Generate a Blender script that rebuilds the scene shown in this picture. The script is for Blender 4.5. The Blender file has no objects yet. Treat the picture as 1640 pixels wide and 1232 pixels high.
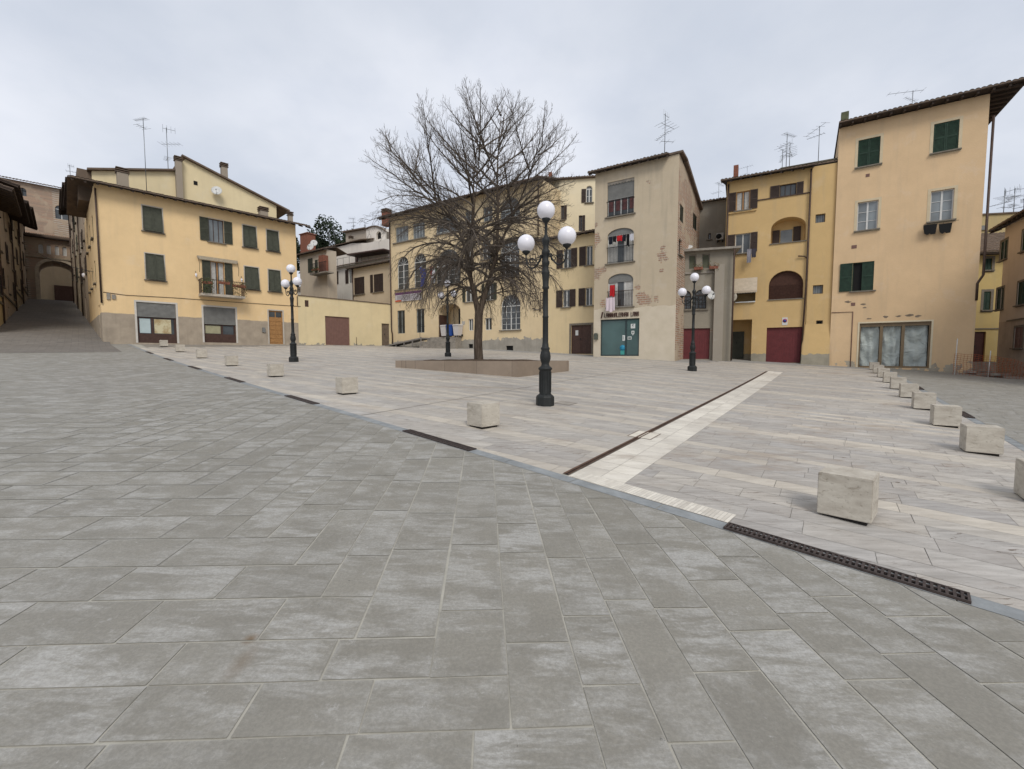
import bpy, bmesh, math, random
from mathutils import Vector, Matrix, noise as mnoise
R = math.radians
scene = bpy.context.scene
COL = scene.collection
# ------------------------------------------------------------------ camera, sky, sun, exposure
F_PX, W_PX, H_PX, HZ = 705.0, 1640.0, 1232.0, 44.0
TILT = math.atan(HZ / F_PX)
cam_d = bpy.data.cameras.new("camera"); cam = bpy.data.objects.new("camera", cam_d); COL.objects.link(cam)
cam_d.sensor_width = 36.0; cam_d.lens = 36.0 * F_PX / W_PX; cam_d.clip_end = 3000; cam_d.clip_start = 0.05
cam.location = (0, 0, 0); cam.rotation_euler = (R(90) - TILT, 0, 0)
scene.camera = cam
SUN_ELEV, SUN_AZ = 46.0, 164.0          # azimuth measured clockwise from +Y (view direction)
world = bpy.data.worlds.new("World"); scene.world = world; world.use_nodes = True
wn, wl = world.node_tree.nodes, world.node_tree.links
wn.clear()
w_out = wn.new("ShaderNodeOutputWorld"); w_bg = wn.new("ShaderNodeBackground")
sky = wn.new("ShaderNodeTexSky"); sky.sky_type = 'NISHITA'; sky.sun_disc = False
sky.sun_elevation = R(SUN_ELEV); sky.sun_rotation = R(SUN_AZ); sky.air_density = 1.0; sky.dust_density = 2.5
w_bg.inputs["Strength"].default_value = 0.1
tc = wn.new("ShaderNodeTexCoord")
sep = wn.new("ShaderNodeSeparateXYZ"); wl.new(tc.outputs["Generated"], sep.inputs[0])
addz = wn.new("ShaderNodeMath"); addz.operation = 'MAXIMUM'; addz.inputs[1].default_value = 0.0
wl.new(sep.outputs["Z"], addz.inputs[0])
addz2 = wn.new("ShaderNodeMath"); addz2.operation = 'ADD'; addz2.inputs[1].default_value = 0.28
wl.new(addz.outputs[0], addz2.inputs[0])
vd = wn.new("ShaderNodeVectorMath"); vd.operation = 'DIVIDE'
cmb = wn.new("ShaderNodeCombineXYZ"); [wl.new(addz2.outputs[0], cmb.inputs[i]) for i in range(3)]
wl.new(tc.outputs["Generated"], vd.inputs[0]); wl.new(cmb.outputs[0], vd.inputs[1])
def wnoise(scale, detail, rough, loc, lo, hi):
    mp = wn.new("ShaderNodeMapping"); mp.inputs["Location"].default_value = loc; mp.inputs["Scale"].default_value = (1, 1, 0.6)
    n = wn.new("ShaderNodeTexNoise"); n.inputs["Scale"].default_value = scale
    n.inputs["Detail"].default_value = detail; n.inputs["Roughness"].default_value = rough
    mr = wn.new("ShaderNodeMapRange"); mr.inputs[1].default_value = lo; mr.inputs[2].default_value = hi
    mr.interpolation_type = 'SMOOTHSTEP'
    wl.new(vd.outputs[0], mp.inputs[0]); wl.new(mp.outputs[0], n.inputs["Vector"]); wl.new(n.outputs["Fac"], mr.inputs[0])
    return mr.outputs[0]
# cloud deck: soft grey cloud with lighter ragged patches, blue barely coming through
n1 = wnoise(1.1, 6, 0.5, (3.1, 1.7, 0), 0.36, 0.66)
n2 = wnoise(3.2, 8, 0.58, (7.3, -2.2, 0), 0.35, 0.72)
cr = wn.new("ShaderNodeMix"); cr.data_type = 'RGBA'
cr.inputs[6].default_value = (5.15, 5.5, 6.15, 1); cr.inputs[7].default_value = (6.7, 6.9, 7.45, 1)
wl.new(n1, cr.inputs[0])
cr2 = wn.new("ShaderNodeMix"); cr2.data_type = 'RGBA'; cr2.blend_type = 'MULTIPLY'
sc2 = wn.new("ShaderNodeMath"); sc2.operation = 'MULTIPLY'; sc2.inputs[1].default_value = 0.42
wl.new(n2, sc2.inputs[0]); wl.new(sc2.outputs[0], cr2.inputs[0])
wl.new(cr.outputs[2], cr2.inputs[6]); cr2.inputs[7].default_value = (0.82, 0.85, 0.9, 1)
mixs = wn.new("ShaderNodeMix"); mixs.data_type = 'RGBA'; mixs.inputs[0].default_value = 0.94
wl.new(sky.outputs[0], mixs.inputs[6]); wl.new(cr2.outputs[2], mixs.inputs[7])
wl.new(mixs.outputs[2], w_bg.inputs[0]); wl.new(w_bg.outputs[0], w_out.inputs[0])
sun_d = bpy.data.lights.new("sun", 'SUN'); sun = bpy.data.objects.new("sun", sun_d); COL.objects.link(sun)
sun_d.energy = 1.4; sun_d.angle = R(22); sun_d.color = (1.0, 0.95, 0.87)
_a, _e = R(SUN_AZ), R(SUN_ELEV)
sdir = Vector((math.sin(_a) * math.cos(_e), math.cos(_a) * math.cos(_e), math.sin(_e)))
sun.rotation_euler = sdir.to_track_quat('Z', 'Y').to_euler(); sun.location = (0, 0, 60)
scene.view_settings.view_transform = 'Standard'; scene.view_settings.look = 'None'
scene.view_settings.exposure = 0.40; scene.view_settings.gamma = 1.0
# ------------------------------------------------------------------ photo survey: a pixel gives a direction from the camera
def ray(px, py):
    X = (px - W_PX / 2) / F_PX; U = -(py - H_PX / 2) / F_PX
    return Vector((X, math.cos(TILT) + U * math.sin(TILT), -math.sin(TILT) + U * math.cos(TILT)))
def proj(p):
    d = p[1] * math.cos(TILT) - p[2] * math.sin(TILT); u = p[1] * math.sin(TILT) + p[2] * math.cos(TILT)
    return W_PX / 2 + F_PX * p[0] / d, H_PX / 2 - F_PX * u / d
ZO = {0: (1, 0, 0), 1: (3.0808, 0, 180), 2: (3.623, 110, 230), 3: (4.5615, 440, 330), 4: (3.6237, 580, 260), 6: (2.864, 930, 170),
      7: (2.8636, 1140, 170), 8: (2.4152, 1310, 110), 9: (3.6214, 1500, 300), 10: (10.25, 940, 480), 11: (8.2, 200, 460), 12: (7.25, 940, 230), 13: (10.264, 620, 380)}
def zp(k, x, y):
    s, ox, oy = ZO[k]
    return ox + x / s, oy + y / s
# ------------------------------------------------------------------ ground height (surveyed points over a tilted plane)
CP = [(0, 0, -1.6), (3.13, 4.0, -1.46), (-.49, 7.4, -1.2), (-4.1, 10.9, -.94), (-7.7, 14.3, -.66), (-11.3, 17.8, -.37), (-14.9, 21.3, -.06),
      (-18.6, 24.7, .28), (-22.2, 28.1, .58), (6.87, 6.6, -1.465), (8.4, 8.7, -1.38), (9.9, 10.8, -1.29), (11.4, 12.9, -1.19), (12.9, 15, -1.1),
      (14.4, 17.1, -.98), (16, 19.2, -.89), (17.5, 21.3, -.785), (19, 23.4, -.72), (.73, 9.77, -1.04), (-10.2, 20.4, -.23), (8.25, 20.2, -.66),
      (-3.76, 26, .03), (.2, 15.3, -.69), (-4.84, 18.3, -.4), (2.3, 18.1, -.565), (-25.9, 28, .95), (-17.6, 36.6, 1.04), (-11.7, 42.8, 1.12),
      (2.3, 33.6, .42), (5.44, 29.5, .05), (9.84, 26.67, -.21), (14.2, 29.3, -.1), (19.1, 26.6, -.42), (24.1, 23.2, -.78), (28, 25.5, -1.1), (-36.5, 31.7, 1.1),
      (32, 30, -1.2), (26.5, 20, -1.2), (20, 10, -1.9)]
def plane(x, y): return -1.62 - .0219 * x + .0611 * y
CPR = [(a, b, c - plane(a, b)) for a, b, c in CP]
def gz(x, y):
    s = 0.0; t = 0.06
    for a, b, r in CPR:
        w = math.exp(-((x - a) ** 2 + (y - b) ** 2) / 26.0); s += w * r; t += w
    return plane(x, y) + s / t
def ground_at(px, py):
    d = ray(px, py); lo, hi = 0.5, 80.0
    t = 1.0
    while t < hi and d.z * t > gz(d.x * t, d.y * t): t *= 1.03
    lo = t / 1.03
    for _ in range(24):
        m = (lo + t) / 2
        if d.z * m > gz(d.x * m, d.y * m): lo = m
        else: t = m
    return Vector((d.x * t, d.y * t, gz(d.x * t, d.y * t)))
# ------------------------------------------------------------------ mesh builder
class MB:
    def __init__(s): s.v = []; s.f = []; s.m = []; s.sm = []
    def add(s, vs, fs, M=None, mi=0, smooth=False):
        o = len(s.v)
        s.v += [(M @ Vector(v))[:] for v in vs] if M is not None else [tuple(v) for v in vs]
        s.f += [tuple(i + o for i in f) for f in fs]; s.m += [mi] * len(fs); s.sm += [smooth] * len(fs)
        return s
    def poly(s, vs, M=None, mi=0): return s.add(vs, [tuple(range(len(vs)))], M, mi)
    def box(s, a, b, M=None, mi=0):
        x0, y0, z0 = a; x1, y1, z1 = b
        return s.add([(x0, y0, z0), (x1, y0, z0), (x1, y1, z0), (x0, y1, z0), (x0, y0, z1), (x1, y0, z1), (x1, y1, z1), (x0, y1, z1)],
                     [(3, 2, 1, 0), (4, 5, 6, 7), (0, 1, 5, 4), (1, 2, 6, 5), (2, 3, 7, 6), (3, 0, 4, 7)], M, mi)
    def prism(s, pts, y0, y1, M=None, mi=0):       # outline in (x, z), extruded along y
        n = len(pts)
        vs = [(p[0], y0, p[1]) for p in pts] + [(p[0], y1, p[1]) for p in pts]
        fs = [tuple(range(n)), tuple(range(2 * n - 1, n - 1, -1))] + [(i, i + n, (i + 1) % n + n, (i + 1) % n) for i in range(n)]
        return s.add(vs, fs, M, mi)
    def lathe(s, prof, n=16, M=None, mi=0, smooth=True, rot=0.0):     # prof: (radius, z)
        vs = []; fs = []
        for r, z in prof:
            for i in range(n):
                a = 2 * math.pi * i / n + rot; vs.append((r * math.cos(a), r * math.sin(a), z))
        for j in range(len(prof) - 1):
            for i in range(n):
                k = (i + 1) % n; fs.append((j * n + i, j * n + k, (j + 1) * n + k, (j + 1) * n + i))
        fs.append(tuple(range(n - 1, -1, -1))); fs.append(tuple((len(prof) - 1) * n + i for i in range(n)))
        return s.add(vs, fs, M, mi, smooth)
    def tube(s, pts, rad, n=6, M=None, mi=0, cap=True):
        P = [Vector(p) for p in pts]; m = len(P)
        rs = rad if isinstance(rad, (list, tuple)) else [rad] * m
        vs = []; fs = []; up = None
        for j in range(m):
            t = (P[min(j + 1, m - 1)] - P[max(j - 1, 0)])
            t = t.normalized() if t.length > 1e-9 else Vector((0, 0, 1))
            if up is None:
                up = Vector((0, 0, 1)) if abs(t.z) < .9 else Vector((1, 0, 0))
            a = t.cross(up)
            if a.length < 1e-6: a = t.orthogonal()
            a.normalize(); b = a.cross(t); up = b
            for i in range(n):
                q = 2 * math.pi * i / n; vs.append(P[j] + (a * math.cos(q) + b * math.sin(q)) * rs[j])
        for j in range(m - 1):
            for i in range(n):
                k = (i + 1) % n; fs.append((j * n + i, j * n + k, (j + 1) * n + k, (j + 1) * n + i))
        if cap: fs.append(tuple(range(n - 1, -1, -1))); fs.append(tuple((m - 1) * n + i for i in range(n)))
        return s.add(vs, fs, M, mi, n > 4)
    def build(s, name, mats, parent=None, recalc=False):
        me = bpy.data.meshes.new(name); me.from_pydata(s.v, [], s.f)
        mats = mats if isinstance(mats, (list, tuple)) else [mats]
        for m in mats: me.materials.append(m)
        me.polygons.foreach_set("material_index", s.m); me.polygons.foreach_set("use_smooth", s.sm)
        if recalc:
            bm = bmesh.new(); bm.from_mesh(me); bmesh.ops.recalc_face_normals(bm, faces=bm.faces); bm.to_mesh(me); bm.free()
        me.update()
        o = bpy.data.objects.new(name, me); COL.objects.link(o)
        if parent is not None: o.parent = parent
        return o
def tag(o, label=None, cat=None, group=None, kind=None):
    if label: o["label"] = label
    if cat: o["category"] = cat
    if group: o["group"] = group
    if kind: o["kind"] = kind
    return o
def empty(name, M, label, cat, group=None):
    o = bpy.data.objects.new(name, None); COL.objects.link(o); o.matrix_world = M; o.empty_display_size = .3
    return tag(o, label, cat, group)
def copy_tree(o, parent=None):
    c = o.copy(); COL.objects.link(c)
    if parent is not None: c.parent = parent
    for ch in [x for x in COL.objects if x.parent == o]: copy_tree(ch, c)
    return c
def T(x, y, z, rz=0.0): return Matrix.Translation((x, y, z)) @ Matrix.Rotation(rz, 4, 'Z')
# ------------------------------------------------------------------ materials
class NT:
    def __init__(s, name, rough=.8, spec=.3, metal=0.0):
        s.m = bpy.data.materials.new(name); s.m.use_nodes = True
        s.n = s.m.node_tree.nodes; s.l = s.m.node_tree.links; s.b = s.n["Principled BSDF"]
        s.b.inputs["Roughness"].default_value = rough; s.b.inputs["Metallic"].default_value = metal
        s.b.inputs["Specular IOR Level"].default_value = spec
    def pos(s, scale=(1, 1, 1), off=None, obj=False):
        if obj: src = s.n.new("ShaderNodeTexCoord").outputs["Object"]
        else: src = s.n.new("ShaderNodeNewGeometry").outputs["Position"]
        mp = s.n.new("ShaderNodeMapping"); mp.inputs["Scale"].default_value = scale
        s.l.new(src, mp.inputs[0])
        if off is not None: s.l.new(off, mp.inputs["Location"])
        return mp.outputs[0]
    def noise(s, vec, scale, detail=4, rough=.55, lo=.35, hi=.65, dist=0.0):
        n = s.n.new("ShaderNodeTexNoise"); n.inputs["Scale"].default_value = scale; n.inputs["Detail"].default_value = detail
        n.inputs["Roughness"].default_value = rough; n.inputs["Distortion"].default_value = dist
        s.l.new(vec, n.inputs["Vector"])
        return s.range(n.outputs["Fac"], lo, hi)
    def range(s, v, lo, hi, a=0.0, b=1.0):
        r = s.n.new("ShaderNodeMapRange"); r.inputs[1].default_value = lo; r.inputs[2].default_value = hi
        r.inputs[3].default_value = a; r.inputs[4].default_value = b
        s.l.new(v, r.inputs[0]); return r.outputs[0]
    def mix(s, fac, a, b, mode='MIX'):
        x = s.n.new("ShaderNodeMix"); x.data_type = 'RGBA'; x.blend_type = mode
        for i, q in ((0, fac), (6, a), (7, b)):
            if hasattr(q, "links"): s.l.new(q, x.inputs[i])
            elif i == 0: x.inputs[0].default_value = q
            else: x.inputs[i].default_value = (*q, 1)
        return x.outputs[2]
    def math(s, op, a, b=None, c=None):
        x = s.n.new("ShaderNodeMath"); x.operation = op
        for i, q in enumerate((a, b, c)):
            if q is None: continue
            if hasattr(q, "links"): s.l.new(q, x.inputs[i])
            else: x.inputs[i].default_value = q
        return x.outputs[0]
    def out(s, col, bump=None, bstr=.3, bdist=.02, rough=None):
        if hasattr(col, "links"): s.l.new(col, s.b.inputs["Base Color"])
        else: s.b.inputs["Base Color"].default_value = (*col, 1)
        if bump is not None:
            bp = s.n.new("ShaderNodeBump"); bp.inputs["Strength"].default_value = bstr; bp.inputs["Distance"].default_value = bdist
            s.l.new(bump, bp.inputs["Height"]); s.l.new(bp.outputs[0], s.b.inputs["Normal"])
        if rough is not None: s.l.new(rough, s.b.inputs["Roughness"])
        return s.m
def sc(c, k): return tuple(min(x * k, 1) for x in c)
def simple(name, col, rough=.7, var=.25, scale=4.0, metal=0.0, spec=.3, bstr=.15):
    t = NT(name, rough, spec, metal); v = t.pos()
    a = t.noise(v, scale, 5, .6, .3, .7); g = t.noise(v, scale * 9, 3, .6, .3, .7)
    c = t.mix(a, sc(col, 1 - var), sc(col, 1 + var * .5)); c = t.mix(t.math('MULTIPLY', g, var * .6), c, sc(col, .6))
    return t.out(c, g, bstr, .01)
def plaster(name, col, plinth=None, dirt=.35, patch=None, stain=(.32, .28, .22), bump=.25):
    """painted render; plinth=(z, colour) is a painted band; patch=(lo,hi) bares brick where the render has fallen off"""
    t = NT(name, .9, .15); v = t.pos()
    big = t.noise(v, .35, 4, .5, .3, .7); mid = t.noise(v, 1.7, 5, .6, .35, .7); fine = t.noise(v, 14, 4, .65, .25, .75)
    st = t.noise(t.pos((2.6, 2.6, .22)), 1.0, 5, .6, .52, .78)
    c = t.mix(big, sc(col, .93), sc(col, 1.05)); c = t.mix(t.math('MULTIPLY', mid, .30), c, sc(col, .78)); c = t.mix(t.math('MULTIPLY', t.noise(v, .8, 9, .68, .56, .64), .30), c, tuple(min(1, x * .75 + .18) for x in col))
    c = t.mix(t.math('MULTIPLY', st, dirt * .55), c, stain); c = t.mix(t.math('MULTIPLY', fine, .10), c, sc(col, .72))
    h = fine
    if plinth:
        sp = t.n.new("ShaderNodeSeparateXYZ"); t.l.new(t.pos(), sp.inputs[0])
        zz = t.math('ADD', sp.outputs[2], t.math('MULTIPLY', t.noise(v, 2.5, 3), plinth[2] if len(plinth) > 2 else .03))
        f = t.math('LESS_THAN', zz, plinth[0])
        pc = t.mix(mid, sc(plinth[1], .82), sc(plinth[1], 1.08)); pc = t.mix(t.math('MULTIPLY', st, .5), pc, sc(plinth[1], .6))
        c = t.mix(f, c, pc)
    if patch:
        br = t.n.new("ShaderNodeTexBrick"); br.inputs["Scale"].default_value = 1.0
        br.inputs["Brick Width"].default_value = .44; br.inputs["Row Height"].default_value = .135; br.inputs["Mortar Size"].default_value = .022
        br.inputs["Color1"].default_value = (.40, .22, .14, 1); br.inputs["Color2"].default_value = (.24, .155, .11, 1); br.inputs["Mortar"].default_value = (.46, .41, .34, 1)
        sp = t.n.new("ShaderNodeSeparateXYZ"); t.l.new(t.pos(), sp.inputs[0])
        cb = t.n.new("ShaderNodeCombineXYZ"); t.l.new(t.math('SUBTRACT', sp.outputs[0], sp.outputs[1]), cb.inputs[0]); t.l.new(sp.outputs[2], cb.inputs[1])
        t.l.new(cb.outputs[0], br.inputs["Vector"])
        bc = t.mix(t.math('MULTIPLY', mid, .55), br.outputs["Color"], (.34, .27, .20))
        f = t.noise(v, patch[2] if len(patch) > 2 else .42, 7, .62, patch[0], patch[1])
        if len(patch) > 3:
            for (cx, cy, cz, rr) in patch[3]:
                vm = t.n.new("ShaderNodeVectorMath"); vm.operation = 'DISTANCE'; t.l.new(t.pos(), vm.inputs[0]); vm.inputs[1].default_value = (cx, cy, cz)
                k = t.range(t.math('ADD', vm.outputs[1], t.math('MULTIPLY', t.noise(v, 2.6, 9, .72, .25, .75), rr * 1.7)), rr * 1.5, rr * 1.42)
                f = t.math('MAXIMUM', f, k)
            if len(patch) > 4: f = t.math('MULTIPLY', f, t.range(sp.outputs[2], patch[4], patch[4] + .03))
        c = t.mix(f, c, bc); h = t.math('SUBTRACT', fine, t.math('MULTIPLY', f, 2.0))
    return t.out(c, h, bump, .015)
def paver_mat(name, kind):
    t = NT(name, .72 if kind == 'dark' else .6, .3)
    at = t.n.new("ShaderNodeAttribute"); at.attribute_name = "tone"; tone = at.outputs["Color"]
    sp = t.n.new("ShaderNodeSeparateColor"); t.l.new(tone, sp.inputs[0])
    r, g, b = sp.outputs[0], sp.outputs[1], sp.outputs[2]
    off = t.n.new("ShaderNodeCombineXYZ"); t.l.new(t.math('MULTIPLY', g, 37.0), off.inputs[0]); t.l.new(t.math('MULTIPLY', b, 23.0), off.inputs[1])
    if kind == 'dark':
        v = t.pos((1, 1, 1), off.outputs[0])
        mp = t.n.new("ShaderNodeMapping"); mp.inputs["Rotation"].default_value = (0, 0, R(38)); mp.inputs["Scale"].default_value = (1.1, 4.2, 1); t.l.new(v, mp.inputs[0])
        streak = t.noise(mp.outputs[0], 1.5, 12, .72, .43, .55, .3); blotch = t.noise(v, 1.3, 8, .66, .40, .62)
        dif = t.noise(v, 1.5, 9, .72, .40, .54, .2); feather = t.noise(mp.outputs[0], 9, 8, .75, .38, .62)
        grain = t.noise(v, 55, 5, .8, .40, .58); spk = t.noise(v, 26, 8, .8, .645, .67)
        pit = t.noise(v, 15, 6, .75, .685, .70); crust = t.noise(v, 6.5, 9, .75, .61, .66)
        c = t.mix(r, (.250, .234, .198), (.284, .267, .228))
        c = t.mix(t.math('MULTIPLY', blotch, .5), c, (.200, .188, .160))
        c = t.mix(t.math('MULTIPLY', t.noise(t.pos(), .22, 5, .6, .4, .6), .22), c, (.28, .272, .25))
        uv = t.n.new("ShaderNodeUVMap"); us = t.n.new("ShaderNodeSeparateXYZ"); t.l.new(uv.outputs[0], us.inputs[0])
        ed = t.math('MAXIMUM', t.math('ABSOLUTE', t.math('SUBTRACT', us.outputs[0], .5)), t.math('ABSOLUTE', t.math('SUBTRACT', us.outputs[1], .5)))
        edge = t.math('MULTIPLY', t.range(t.math('ADD', ed, t.math('MULTIPLY', t.noise(v, 5.0, 9, .72, .2, .8), .16)), .50, .60), t.noise(v, 1.9, 6, .7, .48, .56))
        lim = t.math('MAXIMUM', t.math('MULTIPLY', t.math('MULTIPLY', streak, dif), t.range(b, .0, 1., .45, .9)), t.math('MULTIPLY', edge, .62))
        lim = t.math('MULTIPLY', lim, t.range(feather, 0, 1, .45, 1))
        c = t.mix(t.math('MULTIPLY', lim, .8), c, (.52, .512, .49))
        c = t.mix(t.math('MULTIPLY', crust, .35), c, (.50, .49, .47))
        c = t.mix(t.math('MULTIPLY', grain, .30), c, (.12, .114, .10)); c = t.mix(t.math('MULTIPLY', spk, .6), c, (.48, .47, .45))
        c = t.mix(t.math('MULTIPLY', pit, .65), c, (.08, .075, .07))
        for (gx, gy_, sy, r0, r1, st) in ((STAIN.x, STAIN.y, .8, .055, .02, .75), (STAIN.x + .055, STAIN.y - .16, .4, .075, .01, .38)):
            vm = t.n.new("ShaderNodeVectorMath"); vm.operation = 'DISTANCE'; t.l.new(t.pos((1, sy, 0)), vm.inputs[0]); vm.inputs[1].default_value = (gx, gy_ * sy, 0)
            k = t.range(t.math('ADD', vm.outputs[1], t.math('MULTIPLY', t.noise(t.pos(), 14, 6, .7, .2, .8), .02)), r0, r1)
            c = t.mix(t.math('MULTIPLY', k, st), c, (.15, .095, .045))
        rg = t.range(lim, 0, 1, .66, .85)
        return t.out(c, t.math('ADD', t.math('MULTIPLY', grain, .6), t.math('SUBTRACT', t.noise(v, 9, 6, .6, .2, .8), pit)), .22, .006, rg)
    v = t.pos((1, 1, 1), off.outputs[0])
    mp = t.n.new("ShaderNodeMapping"); mp.inputs["Rotation"].default_value = (0, 0, R(36)); mp.inputs["Scale"].default_value = (1.1, 7.5, 1); t.l.new(v, mp.inputs[0])
    vein = t.noise(mp.outputs[0], 1.7, 7, .65, .3, .7, .5); dk = t.noise(mp.outputs[0], 2.6, 10, .76, .56, .62, 1.2); pit = t.noise(v, 46, 4, .7, .60, .70)
    bl = t.noise(v, 1.0, 5, .6, .4, .7)
    warm = t.mix(vein, (.50, .445, .365), (.66, .60, .50)); cool = t.mix(vein, (.275, .262, .245), (.50, .478, .45))
    c = t.mix(r, cool, warm); c = t.mix(t.range(r, .86, .90), c, t.mix(vein, (.66, .61, .52), (.80, .755, .665))); c = t.mix(t.math('MULTIPLY', bl, .42), c, (.27, .235, .205))
    c = t.mix(t.math('MULTIPLY', dk, t.range(b, .2, .8, 0, .95)), c, (.12, .085, .06)); c = t.mix(t.math('MULTIPLY', t.noise(t.pos((.45, 1.2, 1)), .9, 10, .74, .55, .62), .5), c, (.30, .235, .18)); c = t.mix(t.math('MULTIPLY', pit, .40), c, (.24, .20, .165))
    wide = t.noise(t.pos(), .16, 4, .55, .38, .62); c = t.mix(t.math('MULTIPLY', wide, .25), c, (.25, .23, .21))
    return t.out(c, t.math('SUBTRACT', t.math('MULTIPLY', vein, .3), t.math('ADD', dk, pit)), .25, .006)
STAIN = ground_at(400, 1024)
M_DARK = paver_mat("sandstone slab", 'dark'); M_TRAV = paver_mat("travertine paver", 'trav')
M_MORTAR = simple("mortar", (.42, .40, .345), .95, .2, 6)
M_JOINT = simple("dark joint", (.27, .245, .21), .95, .3, 5)
def blocks_mat(name, c1, c2, mor, bw, rh, ang, ms=.012, mort=True):
    t = NT(name, .85, .2); v = t.pos()
    mp = t.n.new("ShaderNodeMapping"); mp.inputs["Rotation"].default_value = (0, 0, ang); t.l.new(v, mp.inputs[0])
    br = t.n.new("ShaderNodeTexBrick"); br.inputs["Scale"].default_value = 1; br.inputs["Brick Width"].default_value = bw; br.inputs["Row Height"].default_value = rh
    br.inputs["Mortar Size"].default_value = ms; br.inputs["Color1"].default_value = (*c1, 1); br.inputs["Color2"].default_value = (*c2, 1); br.inputs["Mortar"].default_value = (*mor, 1)
    t.l.new(mp.outputs[0], br.inputs["Vector"])
    c = t.mix(t.math('MULTIPLY', t.noise(v, .9, 7, .62), .4), br.outputs["Color"], sc(c1, .72))
    c = t.mix(t.math('MULTIPLY', t.noise(v, 3.1, 7, .65, .5, .7), .35), c, sc(c1, 1.5))
    return t.out(c, t.noise(v, 20, 4), .2, .01)
M_BASE = blocks_mat("grey street paving", (.29, .282, .265), (.34, .33, .31), (.28, .27, .25), .62, .31, R(35))
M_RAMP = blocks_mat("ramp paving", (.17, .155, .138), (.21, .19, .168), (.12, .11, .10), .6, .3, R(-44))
def travertine(name, dark=(.36, .31, .25), light=(.62, .57, .49)):
    t = NT(name, .65, .3); v = t.pos((1, 1, 5.5))
    rnd = t.n.new("ShaderNodeObjectInfo").outputs["Random"]
    cb = t.n.new("ShaderNodeCombineXYZ"); t.l.new(t.math('MULTIPLY', rnd, 50.0), cb.inputs[0]); v = t.pos((1.3, 1.3, 3.2), cb.outputs[0], True)
    a = t.noise(v, 3.2, 7, .65, .3, .72, .4); d = t.noise(v, 4.6, 8, .7, .58, .68, .8); p = t.noise(t.pos((1, 1, 1.6), cb.outputs[0], True), 38, 4, .7, .6, .68)
    c = t.mix(a, dark, light); c = t.mix(t.math('MULTIPLY', t.noise(v, .9, 4), .4), c, sc(light, 1.08)); c = t.mix(t.math('MULTIPLY', d, .55), c, (.20, .15, .10)); c = t.mix(t.math('MULTIPLY', p, .4), c, (.22, .18, .13))
    return t.out(c, t.math('SUBTRACT', t.math('MULTIPLY', a, .3), t.math('ADD', d, p)), .5, .012)
M_CUBE = travertine("travertine block", (.30, .26, .21), (.56, .52, .445)); M_CUBEB = simple("block foot", (.035, .03, .027), .9)
M_IRON = simple("painted cast iron", (.017, .019, .019), .6, .25, 9, 0, .35, .1)
M_GRATE = simple("rusted iron", (.085, .066, .060), .6, .5, 20, .4); M_RUST = simple("rust steel", (.13, .075, .05), .85, .5, 6, .2)
M_BLACK = simple("black", (.012, .012, .012), .9, .1)
def glassy(name, col, rough=.12, var=.5):
    t = NT(name, rough, .6); v = t.pos(); a = t.noise(v, .7, 3, .5, .3, .7)
    return t.out(t.mix(a, sc(col, 1 - var), sc(col, 1 + var)))
M_PANE = glassy("window glass", (.055, .062, .066)); M_PANEB = glassy("bright window glass", (.17, .19, .2), .2)
M_TEAL = glassy("teal shop glass", (.055, .105, .10), .15, .2)
t = NT("opal globe", .25, .4); t.b.inputs["Subsurface Weight"].default_value = .35; t.b.inputs["Subsurface Radius"].default_value = (.2, .2, .2); M_GLOBE = t.out((.80, .79, .84))
M_WHITE = simple("white painted wood", (.62, .62, .60), .6, .12); M_GREEN = simple("green shutter paint", (.020, .048, .030), .65, .35, 5)
M_DGREEN = simple("faded green shutter paint", (.060, .064, .045), .65, .3, 5); M_BROWN = simple("brown shutter paint", (.055, .036, .028), .6, .3, 5)
M_GREYP = simple("grey metal blind", (.20, .20, .19), .55, .2, 3); M_SILL = simple("sandstone sill", (.20, .175, .14), .85, .3, 6)
M_FRAME = simple("pale stone surround", (.50, .46, .40), .85, .15, 6); M_WOOD = simple("varnished oak", (.38, .20, .075), .5, .25, 7)
M_DKWOOD = simple("dark stained wood", (.075, .040, .030), .55, .3, 6); M_RED = simple("oxblood painted door", (.13, .026, .028), .6, .2, 4)
M_GARAGE = simple("brown painted metal", (.19, .105, .085), .6, .15, 4); M_PIPE = simple("copper downpipe", (.085, .055, .042), .55, .3, 5, .3)
M_RAFT = simple("dark rafters", (.07, .052, .042), .9, .3, 5); M_CURT = simple("net curtain", (.50, .49, .46), .9, .2, 9)
M_TILE = None
t = NT("terracotta tiles", .9, .15); v = t.pos(); a = t.noise(v, 2.3, 6, .65, .3, .7); d = t.noise(v, 9, 5, .7, .4, .7)
c = t.mix(a, (.115, .085, .066), (.21, .15, .11)); c = t.mix(t.math('MULTIPLY', d, .5), c, (.10, .095, .08)); M_TILE = t.out(c, d, .4, .02)
M_CHIM = plaster("chimney render", (.34, .29, .23), None, .7); M_BRICKRED = simple("red brick", (.25, .10, .065), .9, .4, 12)
M_ALU = simple("aerial aluminium", (.22, .23, .24), .4, .2, 3, .8); M_DISH = simple("dish enamel", (.60, .60, .58), .4, .15, 6)
M_CABLE = simple("black cable", (.03, .03, .03), .7, .1)
M_CONC = simple("weathered concrete", (.30, .27, .23), .9, .35, 3)
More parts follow.
